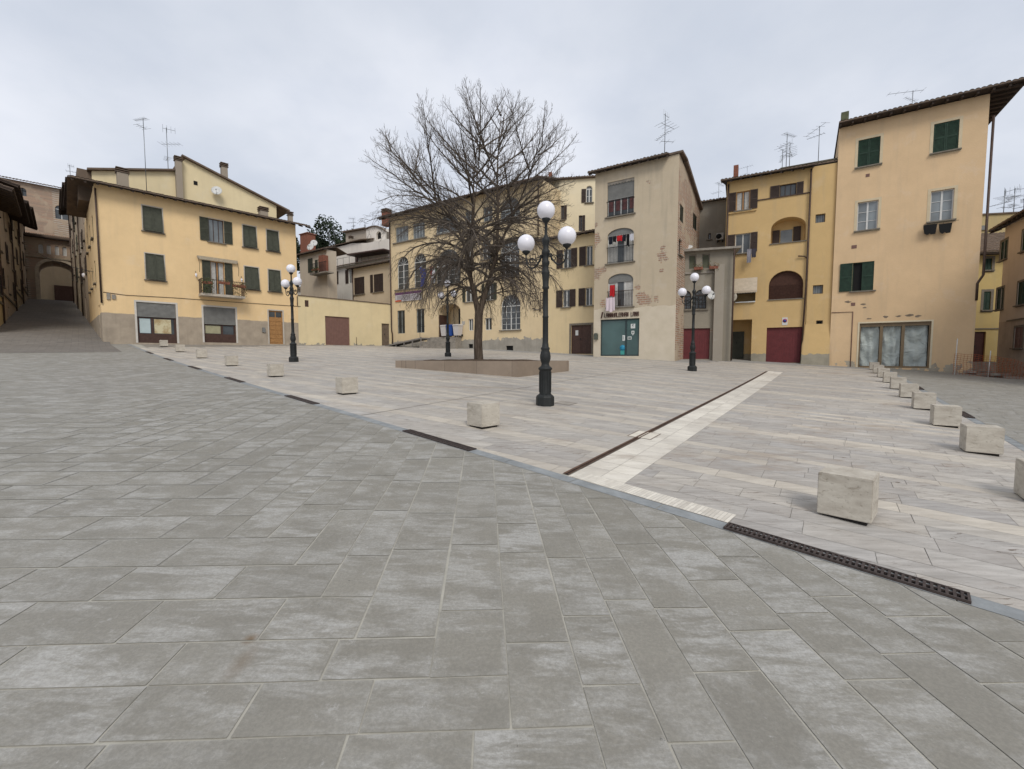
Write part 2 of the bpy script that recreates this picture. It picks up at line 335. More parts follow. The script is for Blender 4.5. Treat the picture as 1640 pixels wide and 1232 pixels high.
# ------------------------------------------------------------------ ground, paving
rnd = random.Random(7)
E0 = Vector((2.81, 2.69)); EL = Vector((-.73, .683)).normalized(); EN = Vector((EL.y, -EL.x)) if EL.y > 0 else Vector((-EL.y, EL.x))
EN = Vector((.683, .73)).normalized()                      # points onto the travertine side
A2 = Vector((.585, .811)).normalized(); B2 = Vector((A2.y, -A2.x))   # plaza axes: courses run along B2
T_EDGE = 2.66
CORNER = None                                              # where the two plaza edges meet
def solve_corner():
    # point p on left edge with p.B2 = T_EDGE
    k = (T_EDGE - E0.dot(B2)) / EL.dot(B2); return E0 + EL * k
CORNER = solve_corner()
def clip(poly, n, c):          # keep the side where p.n >= c
    out = []
    for i in range(len(poly)):
        p, q = poly[i], poly[(i + 1) % len(poly)]
        dp, dq = p.dot(n) - c, q.dot(n) - c
        if dp >= 0: out.append(p)
        if (dp >= 0) != (dq >= 0): out.append(p + (q - p) * (dp / (dp - dq)))
    return out
def inside(p, poly):
    r = False; n = len(poly)
    for i in range(n):
        a, b = poly[i], poly[(i + 1) % n]
        if (a[1] > p.y) != (b[1] > p.y) and p.x < (b[0] - a[0]) * (p.y - a[1]) / (b[1] - a[1]) + a[0]: r = not r
    return r
def drape(name, mat, x0, x1, y0, y1, st, dz, kind='structure', keep=None):
    nx = int((x1 - x0) / st) + 1; ny = int((y1 - y0) / st) + 1; mb = MB()
    vs = [(x0 + i * st, y0 + j * st, gz(x0 + i * st, y0 + j * st) + dz) for j in range(ny) for i in range(nx)]
    fs = [(j * nx + i, j * nx + i + 1, (j + 1) * nx + i + 1, (j + 1) * nx + i) for j in range(ny - 1) for i in range(nx - 1)
          if keep is None or keep(x0 + (i + .5) * st, y0 + (j + .5) * st)]
    mb.add(vs, fs, None, 0, True); o = mb.build(name, mat); tag(o, kind=kind); return o
# base sheet: fine near the square, coarse and clamped far away
xs = [-900, -400, -200, -120, -80, -62] + [-56 + 2 * i for i in range(51)] + [52, 70, 110, 200, 400, 900]
ys = [-900, -300, -100, -40, -20, -10] + [-6 + 2 * i for i in range(27)] + [54, 70, 110, 200, 400, 900]
mb = MB()
for y in ys:
    for x in xs:
        near = -56 <= x <= 46 and -6 <= y <= 48
        z = gz(x, y) - .035 if near else max(-3.0, min(1.0, plane(max(-56, min(46, x)), max(-6, min(48, y))))) - .1
        mb.v.append((x, y, z))
nx = len(xs)
for j in range(len(ys) - 1):
    for i in range(nx - 1):
        mb.f.append((j * nx + i, j * nx + i + 1, (j + 1) * nx + i + 1, (j + 1) * nx + i)); mb.m.append(0); mb.sm.append(True)
tag(mb.build("ground", M_BASE), kind='structure')
class Pav:
    def __init__(s): s.v = []; s.f = []; s.c = []; s.uv = []
    def add(s, poly, dz, tone, uvf=None):
        if len(poly) < 3: return
        o = len(s.v); s.v += [(p.x, p.y, gz(p.x, p.y) + dz) for p in poly]; s.f.append(tuple(range(o, o + len(poly)))); s.c.append(tone)
        s.uv.append([uvf(p) if uvf else (.5, .5) for p in poly])
    def build(s, name, mat):
        me = bpy.data.meshes.new(name); me.from_pydata(s.v, [], s.f); me.materials.append(mat)
        at = me.color_attributes.new("tone", 'FLOAT_COLOR', 'CORNER'); uv = me.uv_layers.new(name="UVMap"); k = 0
        for f, c, uu in zip(me.polygons, s.c, s.uv):
            for li, q in zip(f.loop_indices, uu):
                at.data[li].color = (*c, 1); uv.data[li].uv = q
        bm = bmesh.new(); bm.from_mesh(me)
        bm.normal_update()
        for f in bm.faces:
            if f.normal.z < 0: f.normal_flip()
        bm.to_mesh(me); bm.free(); me.update()
        o = bpy.data.objects.new(name, me); COL.objects.link(o); tag(o, kind='structure'); return o
def quad(p, du, dv, a0, a1, b0, b1, j=.004):
    q = [p + du * a + dv * b for a, b in ((a0, b0), (a1, b0), (a1, b1), (a0, b1))]
    return [v + Vector((rnd.uniform(-j, j), rnd.uniform(-j, j))) for v in q]
# --- dark sandstone slabs: courses run across on the left of a stepped mitre, lengthwise on its right
U1 = Vector((-.064, 1)).normalized(); V1 = Vector((U1.y, -U1.x))
dark = Pav(); GAP = .0055
CL = E0.dot(EN)
def addslab(p, du, dv, a0, a1, b0, b1):
    q = quad(p, du, dv, a0 + GAP, a1 - GAP, b0 + GAP, b1 - GAP)
    q = clip(q, -EN, -CL)
    tone = (rnd.random(), rnd.random(), rnd.random() ** .7)
    def uvf(w):
        w = w - p; return ((w.dot(du) - a0) / (a1 - a0), (w.dot(dv) - b0) / (b1 - b0))
    dark.add(q, 0.0, tone, uvf)
W0 = [.42]
crs = [1.73 - .42, 1.73, 1.96, 2.24, 2.58, 2.96, 3.36, 3.76]
crs = [.14, .52, .82, 1.12, 1.42, 1.71, 1.99, 2.27, 2.64, 3.02, 3.43, 3.84]
while crs[-1] < 36: crs.append(crs[-1] + rnd.choice((.36, .38, .40, .44)))
def mitre(u): return -1.08 * (u - 1.9)          # v on the mitre line for a given u
wid = []; v = -46.0
vlines = [-46.0]
while vlines[-1] < 14: vlines.append(vlines[-1] + rnd.choice((.28, .31, .34, .37, .42)))
O = Vector((0, 0))
for k in range(len(crs) - 1):
    u0, u1 = crs[k], crs[k + 1]
    # the course stops at the lengthwise line nearest the mitre
    vm = min(vlines, key=lambda q: abs(q - mitre((u0 + u1) / 2)))
    v = vm
    while v > -46:
        ln = rnd.choice((.5, .62, .70, .76, .9)); a = v - ln
        if a < vm - 46: break
        p = U1 * (u0 + u1) / 2 + V1 * (v - ln / 2)
        if p.dot(EN) - CL < .8 and not (p.x < -37 and p.y > 33):
            addslab(O, U1, V1, u0, u1, a, v)
        v = a
for i in range(len(vlines) - 1):
    v0, v1 = vlines[i], vlines[i + 1]
    # start of this lengthwise run = first course edge beyond the mitre
    cand = None
    for k in range(len(crs) - 1):
        vm = min(vlines, key=lambda q: abs(q - mitre((crs[k] + crs[k + 1]) / 2)))
        if vm <= v0 + 1e-6: cand = crs[k]; break
    if cand is None: continue
    u = cand if cand > .15 else -1.2 + rnd.random() * .8
    while u < 40:
        ln = rnd.choice((.5, .66, .8, .95)); 
        p = U1 * (u + ln / 2) + V1 * ((v0 + v1) / 2)
        if p.dot(EN) - CL > .8: break
        if p.x < 10: addslab(O, U1, V1, u, u + ln, v0, v1)
        u += ln
dark.build("dark_paving", M_DARK)
drape("paving_mortar", M_MORTAR, -41, 9, -1.5, 35.5, .25, -.0045, keep=lambda x, y: (Vector((x, y)).dot(EN) - CL) < .55 and not (x < -37.5 and y > 33))
# --- travertine courses
trav = Pav()
T0 = -2.42; BAND = .60; T1 = -7.1
FAR = [(19.6, 23.4), (12.6, 27.2), (10.7, 25.0), (4.8, 28.8), (2, 31.2), (-9, 38.8), (-12.2, 40.0), (-18.0, 34.4), (-26.4, 29.3), (-27.5, 31), (-30, 20), (0, -3), (12, -2), (40, 20)]
s = -4.0; row = 0; CB = E0.dot(EN) + .17
cream_rows = 0
while s < 36:
    h = rnd.choice((.22, .26, .30, .34)); cr = rnd.random()
    # some whole courses are cream on the near side of the channel
    creamL = (row % 4 == 1) or rnd.random() < .10; creamR = rnd.random() < .12
    t = -34 + rnd.random()
    while t < T_EDGE:
        ln = rnd.choice((.45, .6, .8, 1.0)); t2 = t + ln
        segs = []
        for lo, hi in ((-99, T0 - .04 if s < 24.2 else T0), (T0 + .04 + BAND if s < 24.2 else T0, T_EDGE - .16)):
            a, b = max(t, lo), min(t2, hi)
            if b - a > .03: segs.append((a, b, lo < -50))
        for a, b, left in segs:
            p = A2 * (s + h / 2) + B2 * ((a + b) / 2)
            if p.dot(EN) - CB < -.7 or not inside(p, FAR): continue
            q = quad(O, A2, B2, s + .0022, s + h - .0022, a + .002, b - .002, .0012)
            q = clip(q, EN, CB)
            cream = (creamL if left else creamR); cream = cream != (rnd.random() < .03)
            w = rnd.uniform(.70, .85) if cream else (rnd.uniform(.1, .5) if left else rnd.uniform(.02, .42))
            trav.add(q, .0, (w, rnd.random(), rnd.random() * (.5 if cream else 1)))
        t = t2
    # broad cream band of narrow ribbed pavers beside the channel
    s2 = s
    s += h; row += 1
s = -2.0
while s < 24.3:
    for a in range(2):
        q = quad(O, A2, B2, s + .002, s + .298, T0 + .04 + a * .3 + .002, T0 + .04 + (a + 1) * .3 - .002, .001)
        p = A2 * s + B2 * T0
        if p.dot(EN) - CB > -.6: trav.add(clip(q, EN, CB), 0, (rnd.uniform(.89, 1.0), rnd.random(), rnd.random() * .22))
    s += .30
trav.build("travertine_paving", M_TRAV)
jm = M_JOINT
drape("paving_bed", jm, -30, 18, 1.5, 41, .35, -.006, keep=lambda x, y: (Vector((x, y)).dot(EN) - CB) > -.3 and inside(Vector((x, y)), FAR) and Vector((x, y)).dot(B2) < T_EDGE + .1)
# cream ribbed strip along the near edge of the square, from the channel to the long grate
strip = Pav()
kc = (T0 + .06 - (E0 + EN * .17).dot(B2)) / EL.dot(B2)
for i in range(10):
    for a in range(5):
        k0 = kc - i * .17 - a * .034
        q = quad(E0 + EN * .172, EL, EN, k0 - .031, k0, .0, .24, .0005); strip.add(q, .005, (rnd.uniform(.9, 1), rnd.random(), 0))
strip.build("ribbed_paving_strip", M_TRAV)
# blue-grey border stones along both edges
M_BORDER = simple("blue grey border stone", (.27, .285, .29), .6, .3, 5)
mb = MB()
def border(p0, d, n, k0, k1, w):
    k = k0
    while k < k1:
        q = [p0 + d * a + n * b for a, b in ((k + .004, .004), (k + .996, .004), (k + .996, w - .004), (k + .004, w - .004))]
        o = len(mb.v); mb.v += [(p.x, p.y, gz(p.x, p.y) + .001) for p in q]; mb.f.append((o, o + 1, o + 2, o + 3)); mb.m.append(0); mb.sm.append(False)
        k += 1
border(E0, EL, EN, -3, 39, .17)
border(B2 * (T_EDGE - .16) + A2 * 0, A2, B2, 0.0, 31, .16)
tag(mb.build("border_strip", M_BORDER, recalc=False), kind='structure')
# --- grey courses of the side street beyond the right edge
side = Pav(); s = -3.0
while s < 34:
    h = rnd.choice((.28, .32, .36)); t = T_EDGE
    t += -rnd.random() * .5
    while t < 17:
        ln = rnd.choice((.45, .6, .7)); a = max(t, T_EDGE)
        p = A2 * (s + h / 2) + B2 * ((t + ln) / 2 + t / 2)
        if t + ln - a > .05 and p.y > 1.0: side.add(quad(O, A2, B2, s + .004, s + h - .004, a + .004, t + ln - .004, .002), 0, (.8 + rnd.random() * .8, rnd.random(), rnd.random() * .5))
        t += ln
    s += h
side.build("side_street_paving", M_DARK)
# --- ramp of the alley
def alley_pt(t, off):  # t metres along the alley, off metres to its left
    return Vector((-25.9 - .721 * t - .693 * off, 28 + .693 * t - .721 * off))
def alley_z(t): return .96 + max(0, t) * .142 if t < 46 else .96 + 46 * .142
mb = MB(); NW = 9; NI = 66
for i in range(NI):
    t = i - 7.0
    for j in range(NW + 1):
        q = alley_pt(t, -.3 + 6.6 * j / NW); mb.v.append((q.x, q.y, max(alley_z(t) + .006 if t > -.5 else -9, gz(q.x, q.y) + .006 if t < 8 else -9)))
for i in range(NI - 1):
    for j in range(NW): o = i * (NW + 1) + j; mb.f.append((o, o + 1, o + NW + 2, o + NW + 1)); mb.m.append(0); mb.sm.append(True)
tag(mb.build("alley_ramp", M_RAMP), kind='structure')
# --- drain channel with rusty lips (a long thing let into the paving), thin slot line
def ribbon(p0, d, k0, k1, lat0, lat1, z, mbx, mi=0, step=.8):
    n_ = Vector((d.y, -d.x)); k = k0; o = len(mbx.v); m = 0
    while True:
        for l in (lat0, lat1):
            p = p0 + d * k + n_ * l; mbx.v.append((p.x, p.y, gz(p.x, p.y) + z))
        m += 1
        if k >= k1: break
        k = min(k + step, k1)
    for i in range(m - 1): mbx.f.append((o + 2 * i, o + 2 * i + 1, o + 2 * i + 3, o + 2 * i + 2)); mbx.m.append(mi); mbx.sm.append(False)
def s_on_edge(t):      # s where the line p.B2=t meets the near edge
    k = (t - (E0 + EN * .17).dot(B2)) / EL.dot(B2); return (E0 + EN * .17 + EL * k).dot(A2)
p0 = B2 * T0; sA = s_on_edge(T0) + .03
e = empty("slot_drain", T(0, 0, 0), "long rusty slot drain running diagonally beside the broad cream paving band", "drain")
m1 = MB(); ribbon(p0, A2, sA, 24.0, -.022, .022, .0035, m1); m1.build("slot", M_BLACK, e)
m2 = MB()
for l0, l1 in ((-.045, -.010), (.010, .032)): ribbon(p0, A2, sA, 24.0, l0, l1, .009, m2)
m2.build("lip", M_RUST, e)
e = empty("expansion_slot", T(0, 0, 0), "hairline dark steel joint crossing the paving near the tree planter", "drain")
m1 = MB(); ribbon(B2 * T1, A2, s_on_edge(T1), 23.0, -.014, .014, .004, m1); m1.build("joint", M_JOINT, e)
# --- iron drain grates set in the border every five metres
def grate(k, ln, d, p0, n, label):
    c = p0 + d * k; M = T(c.x, c.y, gz(c.x, c.y), math.atan2(d.y, d.x)); 
    r_ = gz(*(c + d * ln)) - gz(c.x, c.y); M = M @ Matrix.Rotation(-math.atan2(r_, ln), 4, 'Y')
    sgn = 1 if (Vector((-d.y, d.x)).dot(n) > 0) else -1
    e = empty("drain_grate", M, label, "grate", "iron drain grates along the edge of the square")
    y0, y1 = sorted((sgn * .015, sgn * .165)); b = MB()
    b.box((0, y0, .002), (ln, y0 + .014, .02)); b.box((0, y1 - .014, .002), (ln, y1, .02)); b.box((0, y0 + .014, .002), (.014, y1 - .014, .0195)); b.box((ln - .014, y0 + .014, .002), (ln, y1 - .014, .0195))
    b.box((0.014, (y0 + y1) / 2 - .005, .004), (ln - .014, (y0 + y1) / 2 + .005, .0185))
    b.build("frame", M_GRATE, e); b = MB(); x = .028
    while x < ln - .03: b.box((x, y0 + .014, .004), (x + .016, y1 - .014, .0175)); x += .036
    b.build("grille", M_GRATE, e); MB().box((0.002, y0 + .002, -.004), (ln - .002, y1 - .002, .003)).build("channel", M_BLACK, e)
ks = [(-.02, 1.46, "long black iron drain grate in the right foreground"), ]
def edge_k(px, py): g = ground_at(px, py); return (Vector((g.x, g.y)) - E0).dot(EL)
order = ["dark drain grate just left of the rusty slot drain", "dark drain grate before the third stone cube of the left row", "drain grate in front of the fifth cube of the left row", "small far drain grate level with the sixth cube of the left row", "tiny far drain grate by the seventh cube of the left row", "farthest drain grate, near the last cube by the yellow house"]
pxs = [((755, 722), (651, 690)), ((505, 645), (458, 632)), ((391, 611), (364, 603)), ((329, 592), (308, 586)), ((285, 578), (269, 573)), ((253, 567), (241, 563))]
ka, kb = edge_k(1556, 972), edge_k(1160, 845)
grate(ka, kb - ka, EL, E0, EN, ks[0][2])
pitch = 4.98; kfirst = None
for i, ((xa, ya), (xb, yb)) in enumerate(pxs):
    k0, k1 = edge_k(xa, ya), edge_k(xb, yb)
    if kfirst is None: kfirst = k0; lng = k1 - k0
    grate(kfirst + pitch * i, min(max(lng, .9), 1.6), EL, E0, EN, order[i])
pr = B2 * (T_EDGE - .175)
for (px, py, lb) in ((1574, 671, "drain grate beside the second cube of the right row"), (1488, 625, "drain grate beside the fourth cube of the right row")):
    g = ground_at(px, py); k = Vector((g.x, g.y)).dot(A2); grate(k - .1, 1.0, A2, pr, B2, lb)
# ------------------------------------------------------------------ travertine cubes
def cube_mesh():
    me = bpy.data.meshes.new("block"); bm = bmesh.new(); bmesh.ops.create_cube(bm, size=1)
    bmesh.ops.scale(bm, vec=(.4, .4, .385), verts=bm.verts); bmesh.ops.translate(bm, vec=(0, 0, .2175), verts=bm.verts)
    bmesh.ops.bevel(bm, geom=bm.edges, offset=.006, segments=2, affect='EDGES'); bm.to_mesh(me); bm.free(); me.materials.append(M_CUBE); return me
CM = cube_mesh(); FM = MB().box((-.165, -.165, -.03), (.165, .165, .03)); 
def cube(x, y, yaw, label, group):
    e = empty("stone_cube", T(x, y, gz(x, y), yaw), label, "stone block", group)
    o = bpy.data.objects.new("block", CM); COL.objects.link(o); o.parent = e
    if not hasattr(cube, "f"): cube.f = FM.build("foot", M_CUBEB, e)
    else: c = cube.f.copy(); COL.objects.link(c); c.parent = e
    return e
ordl = ["largest travertine cube, in the right foreground above the long drain grate", "travertine cube standing left of the near lamp post, beyond the slot drain",
        "third travertine cube of the left row, the one before the planter's left end", "fourth travertine cube of the left row, just left of the left lamp post",
        "fifth travertine cube of the left row", "sixth travertine cube of the left row, before the second shop of the yellow house", "seventh travertine cube of the left row, second from its far end", "farthest tiny travertine cube of the left row, in front of the shop window"]
for k in range(8): cube(3.13 - 3.62 * k, 4.03 + 3.45 * k, .77, ordl[k], "travertine cubes in the row along the dark paving")
ordr = ["travertine cube cut off by the right edge of the photo", "nearest whole travertine cube of the right row", "second whole travertine cube of the right row", "third whole travertine cube of the right row", "fourth travertine cube of the right row", "fifth travertine cube of the right row", "sixth travertine cube of the right row", "seventh travertine cube of the right row, partly hidden", "eighth travertine cube of the right row, partly hidden", "farthest travertine cube of the right row, before the draped shop window"]
for i, k in enumerate(range(-1, 9)):
    c = Vector((6.87 + 1.516 * k, 6.6 + 2.1 * k)) + (A2 + B2) * .2
    cube(c.x, c.y, math.atan2(A2.y, A2.x) - math.pi / 2, ordr[i], "travertine cubes in the row along the side street")
# ------------------------------------------------------------------ lamp posts
def make_lamp():
    e = empty("lamp_post", T(0, 0, 0), "tall black lamp post with three white globes nearest the camera", "lamp post", "black lamp posts with three white globes")
    b = MB(); b.lathe([(.205, -.05), (.205, .18), (.19, .21), (.135, .255)], 8, rot=R(22.5), smooth=False)
    b.lathe([(.135, .25), (.13, .27), (.128, .76), (.14, .79), (.155, .80), (.155, .825), (.13, .85), (.10, .87), (.088, .9), (.085, .93), (.10, .97), (.118, 1.03), (.12, 1.09), (.105, 1.17), (.088, 1.22), (.1, 1.25), (.1, 1.275), (.078, 1.29),
             (.064, 1.4), (.061, 1.93), (.068, 1.94), (.068, 1.97), (.059, 1.98), (.055, 2.55), (.075, 2.57), (.078, 2.6), (.066, 2.63), (.072, 2.75), (.088, 2.9), (.092, 2.93), (.075, 2.95), (.062, 3.0), (.06, 3.05), (.082, 3.1), (.085, 3.14), (.062, 3.18), (.06, 3.28), (.088, 3.32), (.09, 3.38), (.06, 3.42), (.062, 3.5), (.085, 3.58), (.088, 3.63), (.05, 3.68), (.032, 3.73), (.03, 3.97), (.05, 3.99), (.085, 4.03), (.09, 4.07), (.07, 4.075)], 18)
    for i in range(12):
        a = i * math.pi / 6; b.box((-.008, .125, .29), (.008, .137, .75), Matrix.Rotation(a, 4, 'Z'))
    b.build("post", M_IRON, e)
    def scroll(sx):
        b = MB(); pts = []
        for i in range(19):
            f = i / 18; x = .06 + .46 * f; z = 3.36 - .30 * math.sin(f * math.pi * .82) * (1.0) - .02 * f
            pts.append((sx * x, 0, z))
        pts[-1] = (sx * .52, 0, 3.28); pts.append((sx * .52, 0, 3.40)); b.tube(pts, [.019] * 12 + [.017] * (len(pts) - 12), 7)
        for cx, cz, r0, s0 in ((.20, 3.20, .085, 1), (.37, 3.21, .075, -1), (.11, 3.27, .05, 1)):
            q = []
            for i in range(20):
                a = i / 19 * math.pi * 2.6; rr = r0 * (1 - .65 * i / 19); q.append((sx * (cx + s0 * rr * math.cos(a)), 0, cz + rr * math.sin(a) * .9))
            b.tube(q, .012, 6)
        b.lathe([(.03, 3.36), (.05, 3.385), (.085, 3.41), (.09, 3.45), (.07, 3.455)], 14, T(sx * .52, 0, 0)); b.build("bracket", M_IRON, e)
    scroll(-1); scroll(1)
    gm = None
    for x, z in ((0, 4.245), (-.52, 3.62), (.52, 3.62)):
        if gm is None:
            b = MB(); b.lathe([(.195 * math.sin(math.pi * i / 18) if 0 < i < 18 else .002, -.195 * math.cos(math.pi * i / 18)) for i in range(19)], 28)
            g = b.build("globe", M_GLOBE, e); gm = g
        else: g = gm.copy(); COL.objects.link(g); g.parent = e
        g.location = (x, 0, z)
    return e
L0 = make_lamp(); yawl = math.atan2(B2.y, B2.x)
lamps = [((873, 648), 9.77, None), ((470.5, 580), 20.4, "black triple-globe lamp post on the left, before the orange door"), ((1108.5, 594), 20.2, "black triple-globe lamp post on the right, before the red garages"), ((717.5, 571), 26.0, "black lamp post partly hidden behind the bare tree")]
for i, ((px, py), dep, lb) in enumerate(lamps):
    d = ray(px, py); x = d.x / d.y * dep; o = L0 if i == 0 else copy_tree(L0)
    o.matrix_world = T(x, dep, gz(x, dep), yawl)
    if lb: o["label"] = lb
# ------------------------------------------------------------------ planter and bare tree
pA = Vector((.2, 15.3)); pB = Vector((-4.84, 18.3)); pC = Vector((2.34, 18.12)); pD = pB + pC - pA; ztop = -.145
cen = (pB + pC) / 2
e = empty("tree_planter", T(cen.x, cen.y, gz(cen.x, cen.y)), "low brown stone planter around the foot of the bare tree", "planter"); Mi = e.matrix_world.inverted()
MSTONE = blocks_mat("brown planter stone", (.225, .175, .13), (.31, .25, .195), (.16, .13, .10), 1.3, 3, 0, .008)
b = MB(); o4 = [pA, pC, pD, pB]; i4 = [p + (cen - p).normalized() * .22 for p in o4]
for i in range(4):
    a, c, ai, ci = o4[i], o4[(i + 1) % 4], i4[i], i4[(i + 1) % 4]; zl = -1.2
    vs = [(a.x, a.y, zl), (c.x, c.y, zl), (c.x, c.y, ztop), (a.x, a.y, ztop), (ai.x, ai.y, ztop), (ci.x, ci.y, ztop), (ci.x, ci.y, ztop - .12), (ai.x, ai.y, ztop - .12)]
    b.add(vs, [(0, 1, 2, 3), (3, 2, 5, 4), (4, 5, 6, 7)], Mi)
b.build("curb", MSTONE, e)
b = MB(); N = 26; M_SOIL = simple("leaf litter soil", (.10, .065, .042), .98, .5, 11, bstr=.6)
ln = {}
for j in range(N + 1):
    for i in range(N + 1):
        p = i4[0].lerp(i4[1], i / N).lerp(i4[3].lerp(i4[2], i / N), j / N); q = min(i, j, N - i, N - j) / 5
        z = ztop - .05 + .085 * min(1, q) + .035 * mnoise.noise(Vector((p.x * 1.9, p.y * 1.9, 0))) * min(1, q); b.v.append((Mi @ Vector((p.x, p.y, z)))[:])
for j in range(N):
    for i in range(N): b.f.append((j * (N + 1) + i, j * (N + 1) + i + 1, (j + 1) * (N + 1) + i + 1, (j + 1) * (N + 1) + i)); b.m.append(0); b.sm.append(True)
b.build("soil", M_SOIL, e)
TREE = Vector((cen.x - .12, cen.y - .1, ztop - .03))
te = empty("bare_tree", T(*TREE), "large leafless tree with drooping lower branches in the stone planter", "tree")
t_ = NT("bark", .95, .1); v_ = t_.pos((3, 3, .7)); k_ = t_.noise(v_, 5, 6, .65, .3, .7); M_BARK = t_.out(t_.mix(k_, (.045, .033, .025), (.135, .105, .080)), k_, .7, .03)
M_TWIG = simple("twig bark", (.105, .085, .068), .9, .3, 6)
tr = random.Random(11)
def arc_at(P, f):
    n = len(P) - 1; x = f * n; i = min(int(x), n - 1); return P[i].lerp(P[i + 1], x - i), (P[i + 1] - P[i]).normalized()
def smooth_path(pts, sub=5):
    P = [Vector(p) for p in pts]; out = []
    for i in range(len(P) - 1):
        a, b_, c_, d_ = P[max(i - 1, 0)], P[i], P[i + 1], P[min(i + 2, len(P) - 1)]
        for k in range(sub):
            t = k / sub; out.append(.5 * ((2 * b_) + (c_ - a) * t + (2 * a - 5 * b_ + 4 * c_ - d_) * t * t + (3 * b_ - a - 3 * c_ + d_) * t ** 3))
    out.append(P[-1]); return out
def grow(start, az, e0, e1, L, n, wig=.12, pw=1.0):
    P = [start.copy()]; st = L / n
    for i in range(n):
        f = (i / (n - 1)) ** pw; el = e0 + (e1 - e0) * f; az += tr.gauss(0, wig * .5); el += tr.gauss(0, wig * .6)
        P.append(P[-1] + Vector((math.cos(az) * math.cos(el), math.sin(az) * math.cos(el), math.sin(el))) * st)
    return P
def side_dir(d, ang, roll):
    a = d.orthogonal().normalized(); b_ = d.cross(a); s_ = a * math.cos(roll) + b_ * math.sin(roll)
    return (d * math.cos(ang) + s_ * math.sin(ang)).normalized()
def whip(mbx, P, r0, droop, level, spread):
    """a limb with its side shoots: each shoot leaves at 30-50 degrees and bends with the limb"""
    cut = 9.95 - tr.random() * .5
    n0 = len(P)
    for i in range(2, len(P)):
        q = P[i]
        ps = 18.2 / (18.2 + q.y)
        if 1.4 + (q.z - 1.4) * ps > cut + 1.15 - .115 * (q.x * ps - .1) ** 2 or math.hypot((q.x + .35) * .93, q.y) > cut - 5.5 or q.z < 1.6 + .05 * (q.x ** 2):
            P = P[:max(i, 3)]; break
    if level == 0 and len(P) < 6: return
    r0 = max(.004, r0 * max(.2, (len(P) / n0)) ** 1.3)
    L = sum((P[i + 1] - P[i]).length for i in range(len(P) - 1))
    rs = [max(r0 * (1 - .85 * (i / (len(P) - 1)) ** .9), .0032) for i in range(len(P))]
    mbx.tube(P, rs, 6 if r0 > .03 else (4 if r0 > .012 else 3), cap=False)
    if level >= 3: return
    cnt = {0: int(5.2 * L), 1: int(5.2 * L), 2: int(3.0 * L)}[level]
    roll = tr.random() * 6.28
    for k in range(max(cnt, 2)):
        f = .14 + .84 * (k + tr.random() * .6) / max(cnt, 2)
        if f > .985: continue
        p, d = arc_at(P, f); roll += 2.4 + tr.uniform(-.4, .4)
        dd = side_dir(d, tr.uniform(.38, .68), roll)
        l2 = L * (1 - f * .62) * {0: tr.uniform(.30, .52), 1: tr.uniform(.32, .55), 2: tr.uniform(.3, .55)}[level]
        l2 = max(l2, .16)
        az = math.atan2(dd.y, dd.x); el = math.asin(max(-1, min(1, dd.z)))
        e1 = el + (-.55 if droop < 0 else .38) * abs(droop)
        if droop < 0: e1 = max(e1, -1.35)
        else: e1 = min(e1 + .1, 1.35)
        n = 5 if level == 0 else (4 if level == 1 else 3)
        Q = grow(p, az, el, e1, l2, n, .075)
        whip(mbx, Q, max(rs[min(int(f * (len(P) - 1)), len(P) - 1)] * .55, .0038), droop, level + 1, spread)
FORK = Vector((.02, 0, 2.02))
tk = MB(); P = smooth_path([(0, 0, -.12), (.0, .0, .15), (-.02, 0, .7), (.0, .01, 1.4), FORK], 6)
tk.tube(P, [.30, .27, .235, .21, .20, .195, .19, .186, .182, .18, .178, .176, .174, .172, .172, .171, .170, .169, .168, .167, .166, .165, .164, .163, .162, .162][:len(P)], 16)
leaders = []
FORK = Vector((.02, 0, 1.86))
LD = [([FORK, (.22, .05, 2.6), (.47, .1, 3.4), (.74, .1, 4.5), (.80, .05, 6.1), (.78, 0, 7.4), (.85, -.1, 8.7), (.95, 0, 9.9)], .158),
      ([FORK, (-.16, -.05, 2.7), (-.36, -.1, 3.6), (-.52, -.1, 4.5), (-.85, -.15, 5.4), (-1.6, -.2, 6.3), (-2.6, -.3, 7.4), (-3.5, -.3, 8.4)], .148),
      ([(-.44, -.1, 4.05), (-.34, .35, 5.0), (-.25, .6, 6.4), (-.2, .7, 7.8), (-.05, .7, 9.1), (-.0, .7, 9.8)], .085),
      ([(.70, .1, 4.3), (1.15, -.3, 5.2), (1.7, -.6, 6.3), (2.2, -.8, 7.5), (2.7, -.9, 8.6)], .08),
      ([(-.3, -.1, 3.4), (-.2, -.6, 4.2), (-.1, -1.1, 5.3), (.1, -1.5, 6.8), (.25, -1.6, 8.2)], .08),
      ([(.5, .1, 3.5), (.6, .6, 4.4), (.6, 1.2, 5.6), (.8, 1.7, 7.0), (.9, 1.9, 8.3)], .075)]
for pts, r0 in LD:
    P = smooth_path(pts, 4); n = len(P); leaders.append((P, r0))
    tk.tube(P, [max(r0 * (1 - .96 * (i / (n - 1)) ** .62), .006) for i in range(n)], 9)
tk.build("trunk", M_BARK, te)
